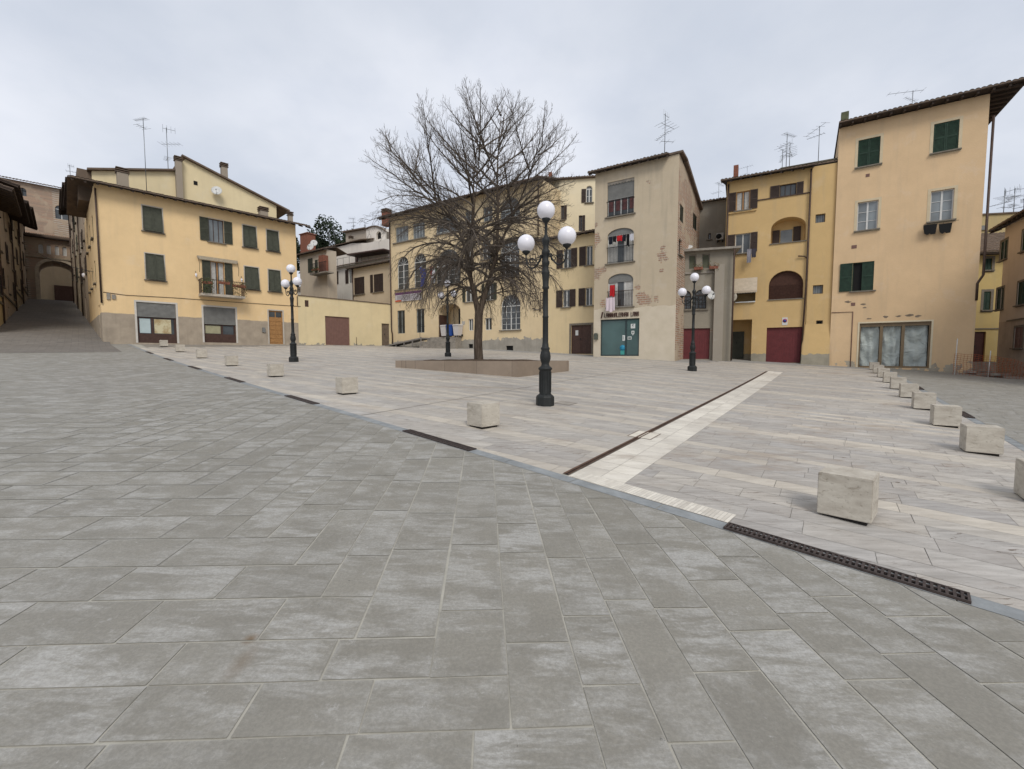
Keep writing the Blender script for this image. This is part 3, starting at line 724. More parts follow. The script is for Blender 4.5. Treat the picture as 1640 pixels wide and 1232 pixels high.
for li, (P, r0) in enumerate(leaders):
    L = sum((P[i + 1] - P[i]).length for i in range(len(P) - 1)); nl = int(L * 3.2); az = tr.random() * 6.28
    for k in range(nl):
        f = (k + .35) / nl; f = f ** 1.0
        p, d = arc_at(P, f); az += 2.4 + tr.uniform(-.35, .35)
        if p.z < 2.35: continue
        h = (p.z - 2.2) / 8.4
        outx = math.atan2(p.y, p.x) if p.xy.length > .5 else az
        a = az
        if p.xy.length > .9: a = outx + (((az - outx + math.pi) % (2 * math.pi)) - math.pi) * .62
        w = max(0, min(1, (p.z - 3.9) / 2.5))
        e0 = R(30) * (1 - w) + R(36) * w; e1 = R(-88) * (1 - w) + R(50) * w
        Lb = (4.7 * (1 - w) + 4.9 * w) * (1 - .62 * max(0, (h - .45) / .55)) * tr.uniform(.82, 1.08)
        Lb *= 1 - .30 * max(0, min(1, p.xy.length / 3.0))
        if li >= 2: Lb *= .85
        if h > .9: Lb *= .9
        mbx = MB(); Q = grow(p, a, e0, e1, Lb, 11, .10, 1.0 if w < .5 else .8)
        whip(mbx, Q, min(.06, r0 * .55) * (1 - .5 * f) + .010, -1.15 if w < .4 else (w), 0, 1)
        if mbx.v: mbx.build("branch", M_TWIG, te)
# ------------------------------------------------------------------ buildings
class Fac:
    """a vertical facade: u metres along it from P0, w metres into the building, z world height"""
    def __init__(s, P0, P1, root=None, zb=None):
        s.P0 = Vector(P0); s.P1 = Vector(P1); d = s.P1 - s.P0; s.L = d.length; s.d = d.normalized(); s.n = Vector((-s.d.y, s.d.x))
        s.M = Matrix(((s.d.x, s.n.x, 0, s.P0.x), (s.d.y, s.n.y, 0, s.P0.y), (0, 0, 1, 0), (0, 0, 0, 1)))
        s.root = root
        s.Ml = root.matrix_world.inverted() @ s.M if root is not None else s.M
    def uz(s, px, py, w=0.0):
        r = ray(px, py); o = s.P0 + s.n * w
        # r.xy * k = o + d * u
        det = r.x * (-s.d.y) + s.d.x * r.y
        k = (o.x * (-s.d.y) + s.d.x * o.y) / det
        u = (Vector((r.x * k, r.y * k)) - o).dot(s.d)
        return u, r.z * k
    def W(s, u, z, w=0.0): p = s.P0 + s.d * u + s.n * w; return Vector((p.x, p.y, z))
    def bb(s, zk, x0, y0, x1, y1, w=0.0, shr=True):
        """photo box (in the coordinates of zoom zk) of a rectangle on this facade -> u0, z0, u1, z1"""
        X0, Y0 = zp(zk, x0, y0); X1, Y1 = zp(zk, x1, y1); xc, yc = (X0 + X1) / 2, (Y0 + Y1) / 2
        u0 = s.uz(X0, yc, w)[0]; u1 = s.uz(X1, yc, w)[0]
        if shr:
            def slope(y):
                u, z = s.uz(xc, y, w); a = proj(s.W(u - .3, z, w)); b = proj(s.W(u + .3, z, w)); return abs((b[1] - a[1]) / (b[0] - a[0] + 1e-9))
            hw = (X1 - X0) / 2; Y0 += slope(Y0) * hw; Y1 -= slope(Y1) * hw * (1 if Y1 < 572 else -1)
        z1 = s.uz(xc, Y0, w)[1]; z0 = s.uz(xc, Y1, w)[1]
        return (u0, z0, u1, z1)
def arch_pts(u0, u1, zs, rise, n=12):
    c = (u0 + u1) / 2; h = (u1 - u0) / 2
    return [(c - h * math.cos(math.pi * i / n), zs + rise * math.sin(math.pi * i / n)) for i in range(n + 1)]
def wall(mb, F, holes, zb, zt0, zt1=None, ua=0.0, ub=None, w=0.0, rev=.2, mi=0):
    """facade skin with real openings; holes = (u0,z0,u1,z1[,rise[,depth]])"""
    zt1 = zt0 if zt1 is None else zt1; ub = F.L if ub is None else ub; M = F.Ml
    us = sorted({ua, ub, *[h[0] for h in holes], *[h[2] for h in holes]}); us = [u for u in us if ua <= u <= ub]
    zs = sorted({zb, *[max(h[1], zb) for h in holes], *[h[3] for h in holes]})
    top = lambda u: zt0 + (zt1 - zt0) * (u - ua) / (ub - ua)
    for i in range(len(us) - 1):
        a, b = us[i], us[i + 1]
        if b - a < 1e-4: continue
        for j in range(len(zs)):
            z0 = zs[j]; last = j == len(zs) - 1
            z1 = None if last else zs[j + 1]
            cu = (a + b) / 2; cz = (z0 + (top(cu) if last else z1)) / 2
            if any(h[0] < cu < h[2] and h[1] < cz < h[3] for h in holes): continue
            mb.poly([(a, w, z0), (b, w, z0), (b, w, top(b) if last else z1), (a, w, top(a) if last else z1)], M, mi)
    for h in holes:
        u0, z0, u1, z1 = h[:4]; rise = h[4] if len(h) > 4 and h[4] else 0; dp = h[5] if len(h) > 5 else rev; z0 = max(z0, zb)
        zsn = z1 - rise
        mb.poly([(u0, w, z0), (u0, w, zsn), (u0, w + dp, zsn), (u0, w + dp, z0)], M, mi)
        mb.poly([(u1, w, z0), (u1, w + dp, z0), (u1, w + dp, zsn), (u1, w, zsn)], M, mi)
        mb.poly([(u0, w, z0), (u0, w + dp, z0), (u1, w + dp, z0), (u1, w, z0)], M, mi)
        if rise:
            A = arch_pts(u0, u1, zsn, rise); n = len(A)
            for k in range(n - 1):
                p, q = A[k], A[k + 1]
                mb.poly([(p[0], w, p[1]), (q[0], w, q[1]), (q[0], w, z1), (p[0], w, z1)], M, mi)
                mb.poly([(p[0], w, p[1]), (p[0], w + dp, p[1]), (q[0], w + dp, q[1]), (q[0], w, q[1])], M, mi)
        else: mb.poly([(u0, w, z1), (u1, w, z1), (u1, w + dp, z1), (u0, w + dp, z1)], M, mi)
def shutter_leaf(mb, F, u0, z0, u1, z1, w0, th=.035):
    M = F.Ml; st = min(.055, (u1 - u0) * .16)
    mb.box((u0, w0, z0), (u0 + st, w0 + th, z1), M); mb.box((u1 - st, w0, z0), (u1, w0 + th, z1), M)
    nr = 3 if z1 - z0 > 1 else 2
    for k in range(nr):
        zc = z0 + (z1 - z0 - .07) * k / (nr - 1); mb.box((u0 + st, w0 + .002, zc), (u1 - st, w0 + th - .002, zc + .07), M)
    mb.poly([(u0 + st, w0 + th * .8, z0), (u1 - st, w0 + th * .8, z0), (u1 - st, w0 + th * .8, z1), (u0 + st, w0 + th * .8, z1)], M)
    z = z0 + .09; a, b = u0 + st, u1 - st
    while z < z1 - .09:
        mb.poly([(a, w0 + .004, z), (b, w0 + .004, z), (b, w0 + th * .7, z + .045), (a, w0 + th * .7, z + .045)], M); z += .058
def sill(F, win, u0, z0, u1, mat=None, ov=.12, pr=.12, th=.07):
    MB().box((u0 - ov, -pr, z0 - th), (u1 + ov, .02, z0 - .002), F.Ml).build("sill", mat or M_SILL, win)
def surround(F, B, u0, z0, u1, z1, mat, wd=.1, rise=0, pr=.012, bottom=True):
    mb = MB(); M = F.Ml
    mb.box((u0 - wd, -pr, z0 - (wd if bottom else 0)), (u0, .003, z1 + wd), M); mb.box((u1, -pr, z0 - (wd if bottom else 0)), (u1 + wd, .003, z1 + wd), M)
    mb.box((u0, -pr, z1), (u1, .003, z1 + wd), M)
    if bottom: mb.box((u0, -pr, z0 - wd), (u1, .003, z0), M)
    return mb
def window(F, B, h, kind='closed', sh=None, frame=None, nx=2, ny=3, sillm=True, sur=None, leaf=None, pane=None, curtain=False, op=(.0, .0), surw=.1, bars=False, blind=0, lean=0):
    """h=(u0,z0,u1,z1[,rise]); returns the window part. sub-parts: pane, shutter, sill, surround, curtain"""
    u0, z0, u1, z1 = h[:4]; rise = h[4] if len(h) > 4 and h[4] else 0; M = F.Ml; fw = .05; w = .11
    frame = frame or M_WHITE; mb = MB(); zsn = z1 - rise
    mb.box((u0, w, z0), (u0 + fw, w + .05, zsn), M); mb.box((u1 - fw, w, z0), (u1, w + .05, zsn), M); mb.box((u0 + fw, w, z0), (u1 - fw, w + .05, z0 + fw), M)
    if rise:
        A = arch_pts(u0, u1, zsn, rise); Bp = arch_pts(u0 + fw, u1 - fw, zsn, rise - fw)
        for k in range(len(A) - 1):
            mb.add([(A[k][0], w, A[k][1]), (A[k + 1][0], w, A[k + 1][1]), (Bp[k + 1][0], w, Bp[k + 1][1]), (Bp[k][0], w, Bp[k][1]),
                    (Bp[k + 1][0], w + .05, Bp[k + 1][1]), (Bp[k][0], w + .05, Bp[k][1])], [(0, 3, 2, 1), (3, 5, 4, 2)], M)
        mb.box((u0 + fw, w + .002, zsn - .03), (u1 - fw, w + .048, zsn + .04), M)
        c = (u0 + u1) / 2; nsp = 4 if u1 - u0 > 1.4 else 3
        for k in range(1, nsp + 1):
            a = math.pi * k / (nsp + 1); x = c - (u1 - u0) / 2 * .93 * math.cos(a); zz = zsn + (rise - fw * .6) * math.sin(a)
            d = Vector((x - c, 0, zz - zsn)); nrm = Vector((-d.z, 0, d.x)).normalized() * .014
            mb.add([(c + nrm.x, w + .01, zsn + nrm.z), (c - nrm.x, w + .01, zsn - nrm.z), (x - nrm.x, w + .01, zz - nrm.z), (x + nrm.x, w + .01, zz + nrm.z)], [(0, 1, 2, 3)], M)
    else: mb.box((u0 + fw, w, z1 - fw), (u1 - fw, w + .05, z1), M)
    zt = zsn - .03 if rise else z1 - fw
    if kind not in ('closed',):
        for i in range(1, nx):
            x = u0 + (u1 - u0) * i / nx; k = .04 if nx == 2 or i * 2 == nx else .02; mb.box((x - k, w + .003, z0 + fw), (x + k, w + .047, zt), M)
        for j in range(1, ny):
            zz = z0 + (zt - z0) * j / ny; mb.box((u0 + fw, w + .008, zz - .012), (u1 - fw, w + .042, zz + .012), M)
    win = mb.build("window", frame, B)
    p = MB(); wp = w + .03
    if rise:
        A = arch_pts(u0 + .02, u1 - .02, zsn, rise - .02); p.poly([(u0 + .02, wp, z0 + .01), (u1 - .02, wp, z0 + .01)] + [(a, wp, z) for a, z in A[::-1]], M)
    else: p.poly([(u0 + .01, wp, z0 + .01), (u1 - .01, wp, z0 + .01), (u1 - .01, wp, z1 - .01), (u0 + .01, wp, z1 - .01)], M)
    p.build("pane", pane or M_PANE, win)
    if curtain:
        c = MB(); n = 14
        for side in (0, 1):
            xa, xb = (u0 + fw, (u0 * .62 + u1 * .38)) if side == 0 else ((u0 * .38 + u1 * .62), u1 - fw)
            for i in range(n):
                a = xa + (xb - xa) * i / n; b2 = xa + (xb - xa) * (i + 1) / n
                ya = wp - .012 + .008 * (i % 2); yb = wp - .012 + .008 * ((i + 1) % 2)
                c.poly([(a, ya, z0 + fw), (b2, yb, z0 + fw), (b2, yb, zt), (a, ya, zt)], M)
        c.build("curtain", M_CURT, win)
    if sh is not None:
        if kind == 'closed':
            m = (u0 + u1) / 2
            for k, (a, b) in enumerate(((u0 + .01, m - .004), (m + .004, u1 - .01))):
                s_ = MB(); shutter_leaf(s_, F, a, z0 + .01, b, z1 - .01, .028)
                if lean:       # lower half pushed outwards, the way these shutters are propped
                    for i, v in enumerate(s_.v): pass
                o = s_.build("shutter", sh, win)
        else:
            lf = leaf or ((u1 - u0) / 2, (u1 - u0) / 2)
            for k in (0, 1):
                if lf[k] <= 0: continue
                a, b = (u0 - lf[0] - .01, u0 - .01) if k == 0 else (u1 + .01, u1 + lf[1] + .01)
                s_ = MB(); shutter_leaf(s_, F, a, z0 + .01, b, z1 - (rise or .01), -.06, .035); s_.build("shutter", sh, win)
    if blind:
        b_ = MB(); zb = z1 - (z1 - z0) * blind; n = int((z1 - zb) / .05)
        if rise:
            A = arch_pts(u0 + .02, u1 - .02, zsn, rise - .02); b_.poly([(u0 + .02, w - .03, zb), (u1 - .02, w - .03, zb)] + [(a, w - .03, z) for a, z in A[::-1]], M)
        else:
            for i in range(n):
                za = zb + (z1 - zb) * i / n; zc = zb + (z1 - zb) * (i + 1) / n; mzz = (za + zc) / 2
                b_.poly([(u0 + .01, w - .03, za), (u1 - .01, w - .03, za), (u1 - .01, w - .042, mzz), (u0 + .01, w - .042, mzz)], M)
                b_.poly([(u0 + .01, w - .042, mzz), (u1 - .01, w - .042, mzz), (u1 - .01, w - .03, zc), (u0 + .01, w - .03, zc)], M)
            b_.box((u0 + .01, w - .05, zb - .03), (u1 - .01, w - .02, zb + .02), M)
        b_.build("roller_blind", M_GREYP, win)
    if sur: surround(F, B, u0, z0, u1, z1, sur, surw).build("surround", sur, win)
    if sillm: sill(F, win, u0, z0, u1)
    if bars:
        g = MB(); x = u0 + .06
        while x < u1: g.box((x - .009, .03, z0), (x + .009, .048, zsn if rise else z1), M); x += .12
        for zz in (z0 + (z1 - z0) * .33, z0 + (z1 - z0) * .67): g.box((u0, .028, zz - .012), (u1, .05, zz + .012), M)
        g.build("grille", M_IRON, win)
    return win
def door(F, B, h, mat, kind='planks', w=.10, knob=True, name="door"):
    u0, z0, u1, z1 = h[:4]; M = F.Ml; mb = MB(); n = max(2, int((u1 - u0) / .14))
    if kind == 'ribbed':
        for i in range(n):
            a = u0 + (u1 - u0) * i / n; b = u0 + (u1 - u0) * (i + 1) / n; mb.box((a + .003, w, z0), (b - .003, w + .04, z1), M)
        mb.box((u0, w + .03, z0), (u1, w + .05, z1), M)
    elif kind == 'panels':
        mb.box((u0, w, z0), (u1, w + .05, z1), M); m = 6
        for k in (0, 1):
            a, b = (u0 + .05, (u0 + u1) / 2 - .02) if k == 0 else ((u0 + u1) / 2 + .02, u1 - .05)
            for i in range(m):
                za = z0 + .08 + (z1 - z0 - .6) * i / m; mb.box((a, w - .02, za + .03), (b, w + .001, za + (z1 - z0 - .6) / m - .03), M)
            
    elif kind == 'slats':
        k = int((z1 - z0) / .1)
        for i in range(k):
            za = z0 + (z1 - z0) * i / k; zb = z0 + (z1 - z0) * (i + 1) / k; mb.box((u0, w, za + .004), (u1, w + .04, zb - .004), M)
        mb.box((u0, w + .02, z0), (u1, w + .05, z1), M)
    else:
        mb.box((u0, w, z0), (u1, w + .05, z1), M)
        mm = (u0 + u1) / 2; mb.box((mm - .03, w - .015, z0), (mm + .03, w + .001, z1), M)
        for a, b in ((u0 + .08, mm - .08), (mm + .08, u1 - .08)):
            for f0, f1 in ((.06, .45), (.5, .94)): mb.box((a, w - .012, z0 + (z1 - z0) * f0), (b, w + .001, z0 + (z1 - z0) * f1), M)
    d = mb.build(name, mat, B)
    if kind == 'panels': MB().box((u0 + .06, w - .012, z1 - .5), ((u0 + u1) / 2 - .04, w - .001, z1 - .1), M).box(((u0 + u1) / 2 + .04, w - .012, z1 - .5), (u1 - .06, w - .001, z1 - .1), M).build("transom_pane", M_PANE, d)
    if knob: c = (u0 + u1) / 2 - .07; MB().box((c - .02, w - .05, z0 + 1.0), (c + .02, w - .01, z0 + 1.14), M).build("handle", M_IRON, d)
    return d
def tiles(mb, u0, u1, w0, z0, w1, z1, M, mi=0, pitch=.21):
    """pantile sheet rising from (w0,z0) to (w1,z1), real rolls showing along the eave"""
    n = max(1, round((u1 - u0) / pitch)); k = 6; prof = []
    for i in range(n * k + 1):
        f = (i % k) / k; prof.append((u0 + (u1 - u0) * i / (n * k), .055 * abs(math.sin(math.pi * f)) ** .8 + .012 * math.sin(i // k * 2.3)))
    m = max(1, int(abs(w1 - w0) / .42)); steps = []
    for j in range(m):
        f0, f1 = j / m, (j + 1) / m; steps += [(w0 + (w1 - w0) * f0, z0 + (z1 - z0) * f0 + .03), (w0 + (w1 - w0) * f1, z0 + (z1 - z0) * f1)]
    vs = []; fs = []; c = len(prof)
    for (w, z) in steps:
        for (u, h) in prof: vs.append((u, w, z + h))
    for j in range(len(steps) - 1):
        for i in range(c - 1): fs.append((j * c + i, j * c + i + 1, (j + 1) * c + i + 1, (j + 1) * c + i))
    o = len(vs)
    for (u, h) in prof: vs.append((u, w0, z0 + h)), vs.append((u, w0, z0 - .03))
    for i in range(c - 1): fs.append((o + 2 * i, o + 2 * i + 1, o + 2 * i + 3, o + 2 * i + 2))
    mb.add(vs, fs, M, mi)
def roof(F, B, zt, depth, ov=.7, sl=.30, ua=None, ub=None, sov=.15, raft=True, gutter=False, w0=0.0, both=True, zt1=None):
    """low-pitched tiled roof with rafters under the eave; zt = wall top"""
    ua = -sov if ua is None else ua; ub = F.L + sov if ub is None else ub; M = F.Ml
    if zt1 is not None: M = M @ Matrix(((1, 0, 0, 0), (0, 1, 0, 0), ((zt1 - zt) / F.L, 0, 1, 0), (0, 0, 0, 1)))
    ze = zt - ov * sl + .10; wr = w0 + depth / 2 if both else w0 + depth; zr = ze + (wr - (w0 - ov)) * sl
    mb = MB(); tiles(mb, ua, ub, w0 - ov, ze + .03, wr, zr + .03, M)
    # boards under the tiles and verge ends
    mb.add([(ua, w0 - ov + .02, ze - .03), (ub, w0 - ov + .02, ze - .03), (ub, wr, zr - .03), (ua, wr, zr - .03), (ua, w0 - ov + .02, ze + .03), (ub, w0 - ov + .02, ze + .03), (ub, wr, zr + .03), (ua, wr, zr + .03)],
           [(0, 3, 2, 1), (0, 4, 7, 3), (1, 2, 6, 5), (0, 1, 5, 4), (2, 3, 7, 6)], M, 1)
    if both:
        wb = w0 + depth + .3; mb.add([(ua, wr, zr + .03), (ub, wr, zr + .03), (ub, wb, ze + .03), (ua, wb, ze + .03), (ua, wr, zr - .03), (ub, wr, zr - .03), (ub, wb, ze - .03), (ua, wb, ze - .03)],
                                 [(0, 1, 2, 3), (7, 6, 5, 4), (0, 3, 7, 4), (2, 1, 5, 6)], M, 0)
    if raft:
        n = max(2, int((ub - ua) / .55))
        for i in range(n + 1):
            u = ua + .08 + (ub - ua - .16) * i / n
            mb.add([(u - .045, w0 - ov + .08, ze - .14), (u + .045, w0 - ov + .08, ze - .14), (u + .045, w0, zt - .11 + .09), (u - .045, w0, zt - .11 + .09),
                    (u - .045, w0 - ov + .08, ze - .03), (u + .045, w0 - ov + .08, ze - .03), (u + .045, w0, ze + ov * sl - .03), (u - .045, w0, ze + ov * sl - .03)],
                   [(0, 3, 2, 1), (0, 1, 5, 4), (1, 2, 6, 5), (0, 4, 7, 3)], M, 1)
    r = mb.build("roof", [M_TILE, M_RAFT], B)
    if gutter:
        g = MB(); g.tube([(ua, w0 - ov - .07, ze - .02), (ub, w0 - ov - .07, ze - .03)], .06, 8, M); g.build("gutter", M_PIPE, r)
    return r, ze, zr
def pipe(F, B, pts, rad=.05, mat=None, name="downpipe", w=-.08):
    return MB().tube([(u, w, z) for u, z in pts], rad, 8, F.Ml).build(name, mat or M_PIPE, B)
def chimney(F, r, u, w, zb, zt, a=.28, mat=None, pots=True):
    M = F.Ml; mb = MB(); mb.box((u - a, w - a, zb), (u + a, w + a, zt), M, 0)
    for k in range(3): mb.box((u - a - .06, w - a - .06, zt + .02 + k * .13), (u + a + .06, w + a + .06, zt + .07 + k * .13), M, 1)
    mb.box((u - a + .08, w - a + .08, zt), (u + a - .08, w + a - .08, zt + .35), M, 2)
    return mb.build("chimney", [mat or M_CHIM, M_TILE, M_BLACK], r)
def body(mb, F, zb, zt, D, ua=0, ub=None, left=True, right=True, back=True, zbk=None, mi=0, w0=0.0):
    ub = F.L if ub is None else ub; zbk = zt if zbk is None else zbk; M = F.Ml
    if left: mb.poly([(ua, D, zb), (ua, w0, zb), (ua, w0, zt), (ua, D, zbk)], M, mi)
    if right: mb.poly([(ub, w0, zb), (ub, D, zb), (ub, D, zbk), (ub, w0, zt)], M, mi)
    if back: mb.poly([(ub, D, zb), (ua, D, zb), (ua, D, zbk), (ub, D, zbk)], M, mi)
def building(name, P0, P1, label, cat="building", group=None):
    P0 = Vector(P0); P1 = Vector(P1); d = P1 - P0
    e = empty(name, T(P0.x, P0.y, gz(P0.x, P0.y), math.atan2(d.y, d.x)), label, cat, group); return e, Fac(P0, P1, e)
def aerial(F, u, w, z0, h, label, kind=0, yaw=0.3, s=1.0):
    p = F.W(u, z0, w); e = empty("tv_aerial", T(p.x, p.y, p.z, yaw), label, "aerial")
    MB().tube([(0, 0, -.4), (0, 0, h)], .022 * s, 6).build("mast", M_ALU, e)
    def yagi(z, ln, n, el, ang=0, cross=False):
        m = MB(); Mx = Matrix.Rotation(ang, 4, 'Z'); m.tube([(-ln * .3, 0, z), (ln * .7, 0, z)], .013 * s, 4, Mx)
        for i in range(n):
            x = -ln * .28 + ln * .96 * i / max(1, n - 1); q = el * (1 - .35 * i / n)
            m.tube([(x, -q, z), (x, q, z)] if not cross else [(x, 0, z - q), (x, 0, z + q)], .008 * s, 4, Mx)
        m.build("antenna", M_ALU, e)
    if kind == 0: yagi(h - .05, 1.1, 9, .22, .3); yagi(h - .65, .7, 4, .4, 1.9)
    elif kind == 1: yagi(h - .1, .8, 4, .3, .4, True); yagi(h * .62, 1.5, 6, .45, -.2); yagi(h * .3, .9, 5, .25, 2.2)
    elif kind == 2: yagi(h - .05, 1.8, 5, .3, 0.0); yagi(h - .55, 1.0, 6, .16, .6)
    else: yagi(h - .1, .6, 4, .3, .2, True); yagi(h * .7, 1.3, 5, .5, .1); yagi(h * .45, 1.2, 7, .2, 1.4); yagi(h * .25, .8, 3, .3, -.4)
    return e
def dish(F, u, w, z, r, label, aim=(.3, -.9, .35), mat=None):
    p = F.W(u, z, w); q = Vector(aim).to_track_quat('Z', 'Y').to_matrix().to_4x4()
    e = empty("satellite_dish", Matrix.Translation(p) @ q, label, "satellite dish")
    b = MB(); b.lathe([(.01, 0)] + [(r * k / 6, .22 * r * (k / 6) ** 2) for k in range(1, 7)] + [(r, .22 * r + .01), (r * .5, .08 * r - .02), (.02, -.02)], 20); b.build("reflector", mat or M_DISH, e)
    MB().tube([(0, -r, .2 * r), (0, -.1 * r, .75 * r)], .012, 5).box((-.035, -.035 - .1 * r, .7 * r), (.035, .035 - .1 * r, .7 * r + .12)).build("feed_arm", M_ALU, e)
    MB().tube([(0, 0, -.02), (0, 0, -.16), (0, .05, -.3)], .02, 5).build("mount", M_IRON, e); return e
def cable(pts, label, sag=.15, rad=.012):
    m = MB(); P = []
    for i in range(len(pts) - 1):
        a, b = Vector(pts[i]), Vector(pts[i + 1])
        for k in range(10): f = k / 10; q = a.lerp(b, f); q.z -= sag * 4 * f * (1 - f); P.append(q)
    P.append(Vector(pts[-1])); m.tube(P, rad, 4); o = m.build("cable", M_CABLE); return tag(o, label, "cable")
YEL = (.80, .585, .325); YELP = (.78, .66, .42)
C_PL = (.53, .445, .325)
# ================= yellow house on the left
def house_left():
    B, F = building("yellow_house", (-25.9, 28), (-17.64, 36.6), "three-storey yellow house with dark green shutters and a flowered balcony at the left corner", "house")
    m = plaster("yellow render left", YEL, (2.83, (.40, .335, .26), .04), .28)
    zt = 10.75; wl_ = []
    hs = {}
    hs['a'] = F.bb(2, 430, 355, 543, 520); hs['b'] = F.bb(2, 812, 432, 900, 582); hs['c'] = F.bb(2, 1012, 472, 1088, 610); hs['d'] = F.bb(2, 1150, 500, 1218, 632)
    hs['e'] = F.bb(2, 447, 635, 555, 800); hs['f'] = F.bb(2, 825, 682, 905, 884); hs['g'] = F.bb(2, 1022, 712, 1103, 852); hs['h'] = F.bb(2, 1160, 730, 1229, 862)
    s1 = F.bb(2, 398, 918, 625, 1160); s2 = F.bb(2, 785, 945, 970, 1162); d1 = F.bb(2, 1163, 968, 1243, 1165)
    # rows share one height
    for row in (('a', 'b', 'c', 'd'), ('e', 'g', 'h')):
        z0 = sum(hs[k][1] for k in row) / len(row); z1 = sum(hs[k][3] for k in row) / len(row)
        for k in row: hs[k] = (hs[k][0], z0 * .6 + hs[k][1] * .4, hs[k][2], z1 * .6 + hs[k][3] * .4)
    g0 = .9
    s1 = (s1[0], gz(*F.W(s1[0], 0).xy) + .1, s1[2], s1[3]); s2 = (s2[0], 1.06, s2[2], s2[3]); d1 = (d1[0], 1.04, d1[2], d1[3])
    mb = MB(); wall(mb, F, list(hs.values()) + [s1, s2, d1], -.2, zt)
    body(mb, F, -.2, zt, 9, left=False)
    # side wall on the alley (faces left)
    S = Fac(F.W(0, 0, 12).xy, F.P0, B); sh = []
    for k, (u, z) in enumerate([(2.2, 8.0), (5.0, 8.0), (8.2, 8.0), (2.2, 5.0), (5.0, 5.0), (8.2, 5.0)]): sh.append((u, z, u + .9, z + 1.5))
    sd = (9.8, 1.2, 10.8, 3.4); wall(mb, S, sh + [sd], -.2, zt); mb.build("wall", m, B, recalc=False)
    for k in 'acdegh': window(F, B, hs[k], 'closed', M_DGREEN, M_FRAME, sur=M_FRAME, surw=.06, sillm=True)
    window(F, B, hs['b'], 'open', M_DGREEN, M_DKWOOD, nx=3, ny=1, sur=M_FRAME, surw=.05, leaf=(.52, .52), pane=M_PANEB)
    window(F, B, hs['f'], 'open', M_DGREEN, M_WOOD, nx=2, ny=1, sillm=False, leaf=(.5, .5), curtain=True)
    for h in sh: window(S, B, h, 'closed', M_DGREEN, M_FRAME)
    door(S, B, sd, M_DKWOOD)
    # shops
    for i, (h, bl) in enumerate(((s1, .36), (s2, .49))):
        u0, z0, u1, z1 = h; M = F.Ml; zb = z1 - (z1 - z0) * bl
        fr = MB(); fr.box((u0, .12, z0), (u1, .17, z0 + .62), M); fr.box((u0, .12, z0 + .62), (u0 + .09, .17, zb), M); fr.box((u1 - .12, .12, z0 + .62), (u1, .17, zb), M)
        um = u0 + (u1 - u0) * (.38 if i == 0 else .56); fr.box((um - .06, .12, z0 + .62), (um + .06, .17, zb), M); fr.box((u0 + .09, .12, zb - .06), (u1 - .12, .17, zb), M)
        s_ = fr.build("shop_front", M_DKWOOD, B)
        MB().box((u0 + .02, .175, z0 + .3), (u1 - .02, .18, zb), M).build("pane", M_PANE, s_)
        b = MB(); n = int((z1 - zb) / .075)
        for k in range(n):
            a = zb + (z1 - zb) * k / n; c = zb + (z1 - zb) * (k + 1) / n; b.poly([(u0, .06, a), (u1, .06, a), (u1, .035, (a + c) / 2), (u0, .035, (a + c) / 2)], M); b.poly([(u0, .035, (a + c) / 2), (u1, .035, (a + c) / 2), (u1, .06, c), (u0, .06, c)], M)
        b.build("roller_shutter", M_GREYP, s_)
        surround(F, B, u0, z0, u1, z1, M_FRAME, .11, bottom=False).build("surround", simple("white stone surround", (.58, .55, .50), .8, .12), s_)
        if i == 0:
            MB().box((u0 + .13, .155, z0 + .66), (um - .1, .165, zb - .1), M).build("paper_sheet", simple("blue white paper", (.46, .55, .56), .6, .08), s_)
            pm = NT("faded poster", .7); v = pm.pos(); a = pm.noise(v, 2.2, 5, .6, .45, .6); pmx = pm.out(pm.mix(a, (.58, .52, .34), (.40, .30, .16)))
            MB().box((um + .1, .155, z0 + .66), (u1 - .28, .165, zb - .1), M).build("poster", pmx, s_)
        else: MB().box((u0 + .1, .155, z0 + .66), (um - .08, .165, zb - .08), M).build("paper_sheet", simple("yellow paper", (.36, .34, .22), .7, .15), s_)
    d = door(F, B, d1, M_WOOD, 'panels', knob=False); surround(F, B, *d1, M_FRAME, .09, bottom=False).build("surround", M_FRAME, d)
    # balcony
    bb = F.bb(2, 762, 888, 1012, 915, -.4); u0, u1 = bb[0], bb[2]; zs = hs['f'][1] - .02
    bal = MB().box((u0, -.95, zs - .17), (u1, -.001, zs), F.Ml).build("balcony", simple("balcony slab", (.48, .43, .36), .85, .2), B)
    r = MB(); n = int((u1 - u0) / .11)
    for i in range(n + 1): x = u0 + .03 + (u1 - u0 - .06) * i / n; r.box((x - .008, -.93, zs), (x + .008, -.914, zs + .98), F.Ml)
    for k in range(8):
        for x in (u0 + .02, u1 - .036): r.box((x, -.9 + k * .11, zs), (x + .016, -.884 + k * .11, zs + .98), F.Ml)
    r.box((u0, -.94, zs + .96), (u1, -.90, zs + 1.0), F.Ml); r.box((u0, -.9, zs + .96), (u0 + .04, 0, zs + 1.0), F.Ml); r.box((u1 - .04, -.9, zs + .96), (u1, 0, zs + 1.0), F.Ml); r.build("railing", M_PIPE, bal)
    # awning over the balcony door, rolled with a scalloped edge
    za = hs['f'][3] + .16; a = MB(); n = 22
    a.box((u0 + .0, -.16, za - .02), (u1 - .2, -.02, za + .09), F.Ml)
    for i in range(n):
        x0 = u0 + (u1 - .2 - u0) * i / n; x1 = u0 + (u1 - .2 - u0) * (i + 1) / n; a.poly([(x0, -.17, za), (x1, -.17, za), (x1, -.17, za - .11), ((x0 + x1) / 2, -.17, za - .2), (x0, -.17, za - .11)], F.Ml)
    aw = a.build("awning", simple("cream awning cloth", (.42, .36, .27), .9, .25, 9), B)
    r = MB()
    for x in (u0 + .04, u1 - .24): r.tube([(x, -.12, za), (x, -.5, za - .55), (x, -.42, za - 1.1)], .014, 5, F.Ml)
    r.build("awning_arm", M_PIPE, aw)
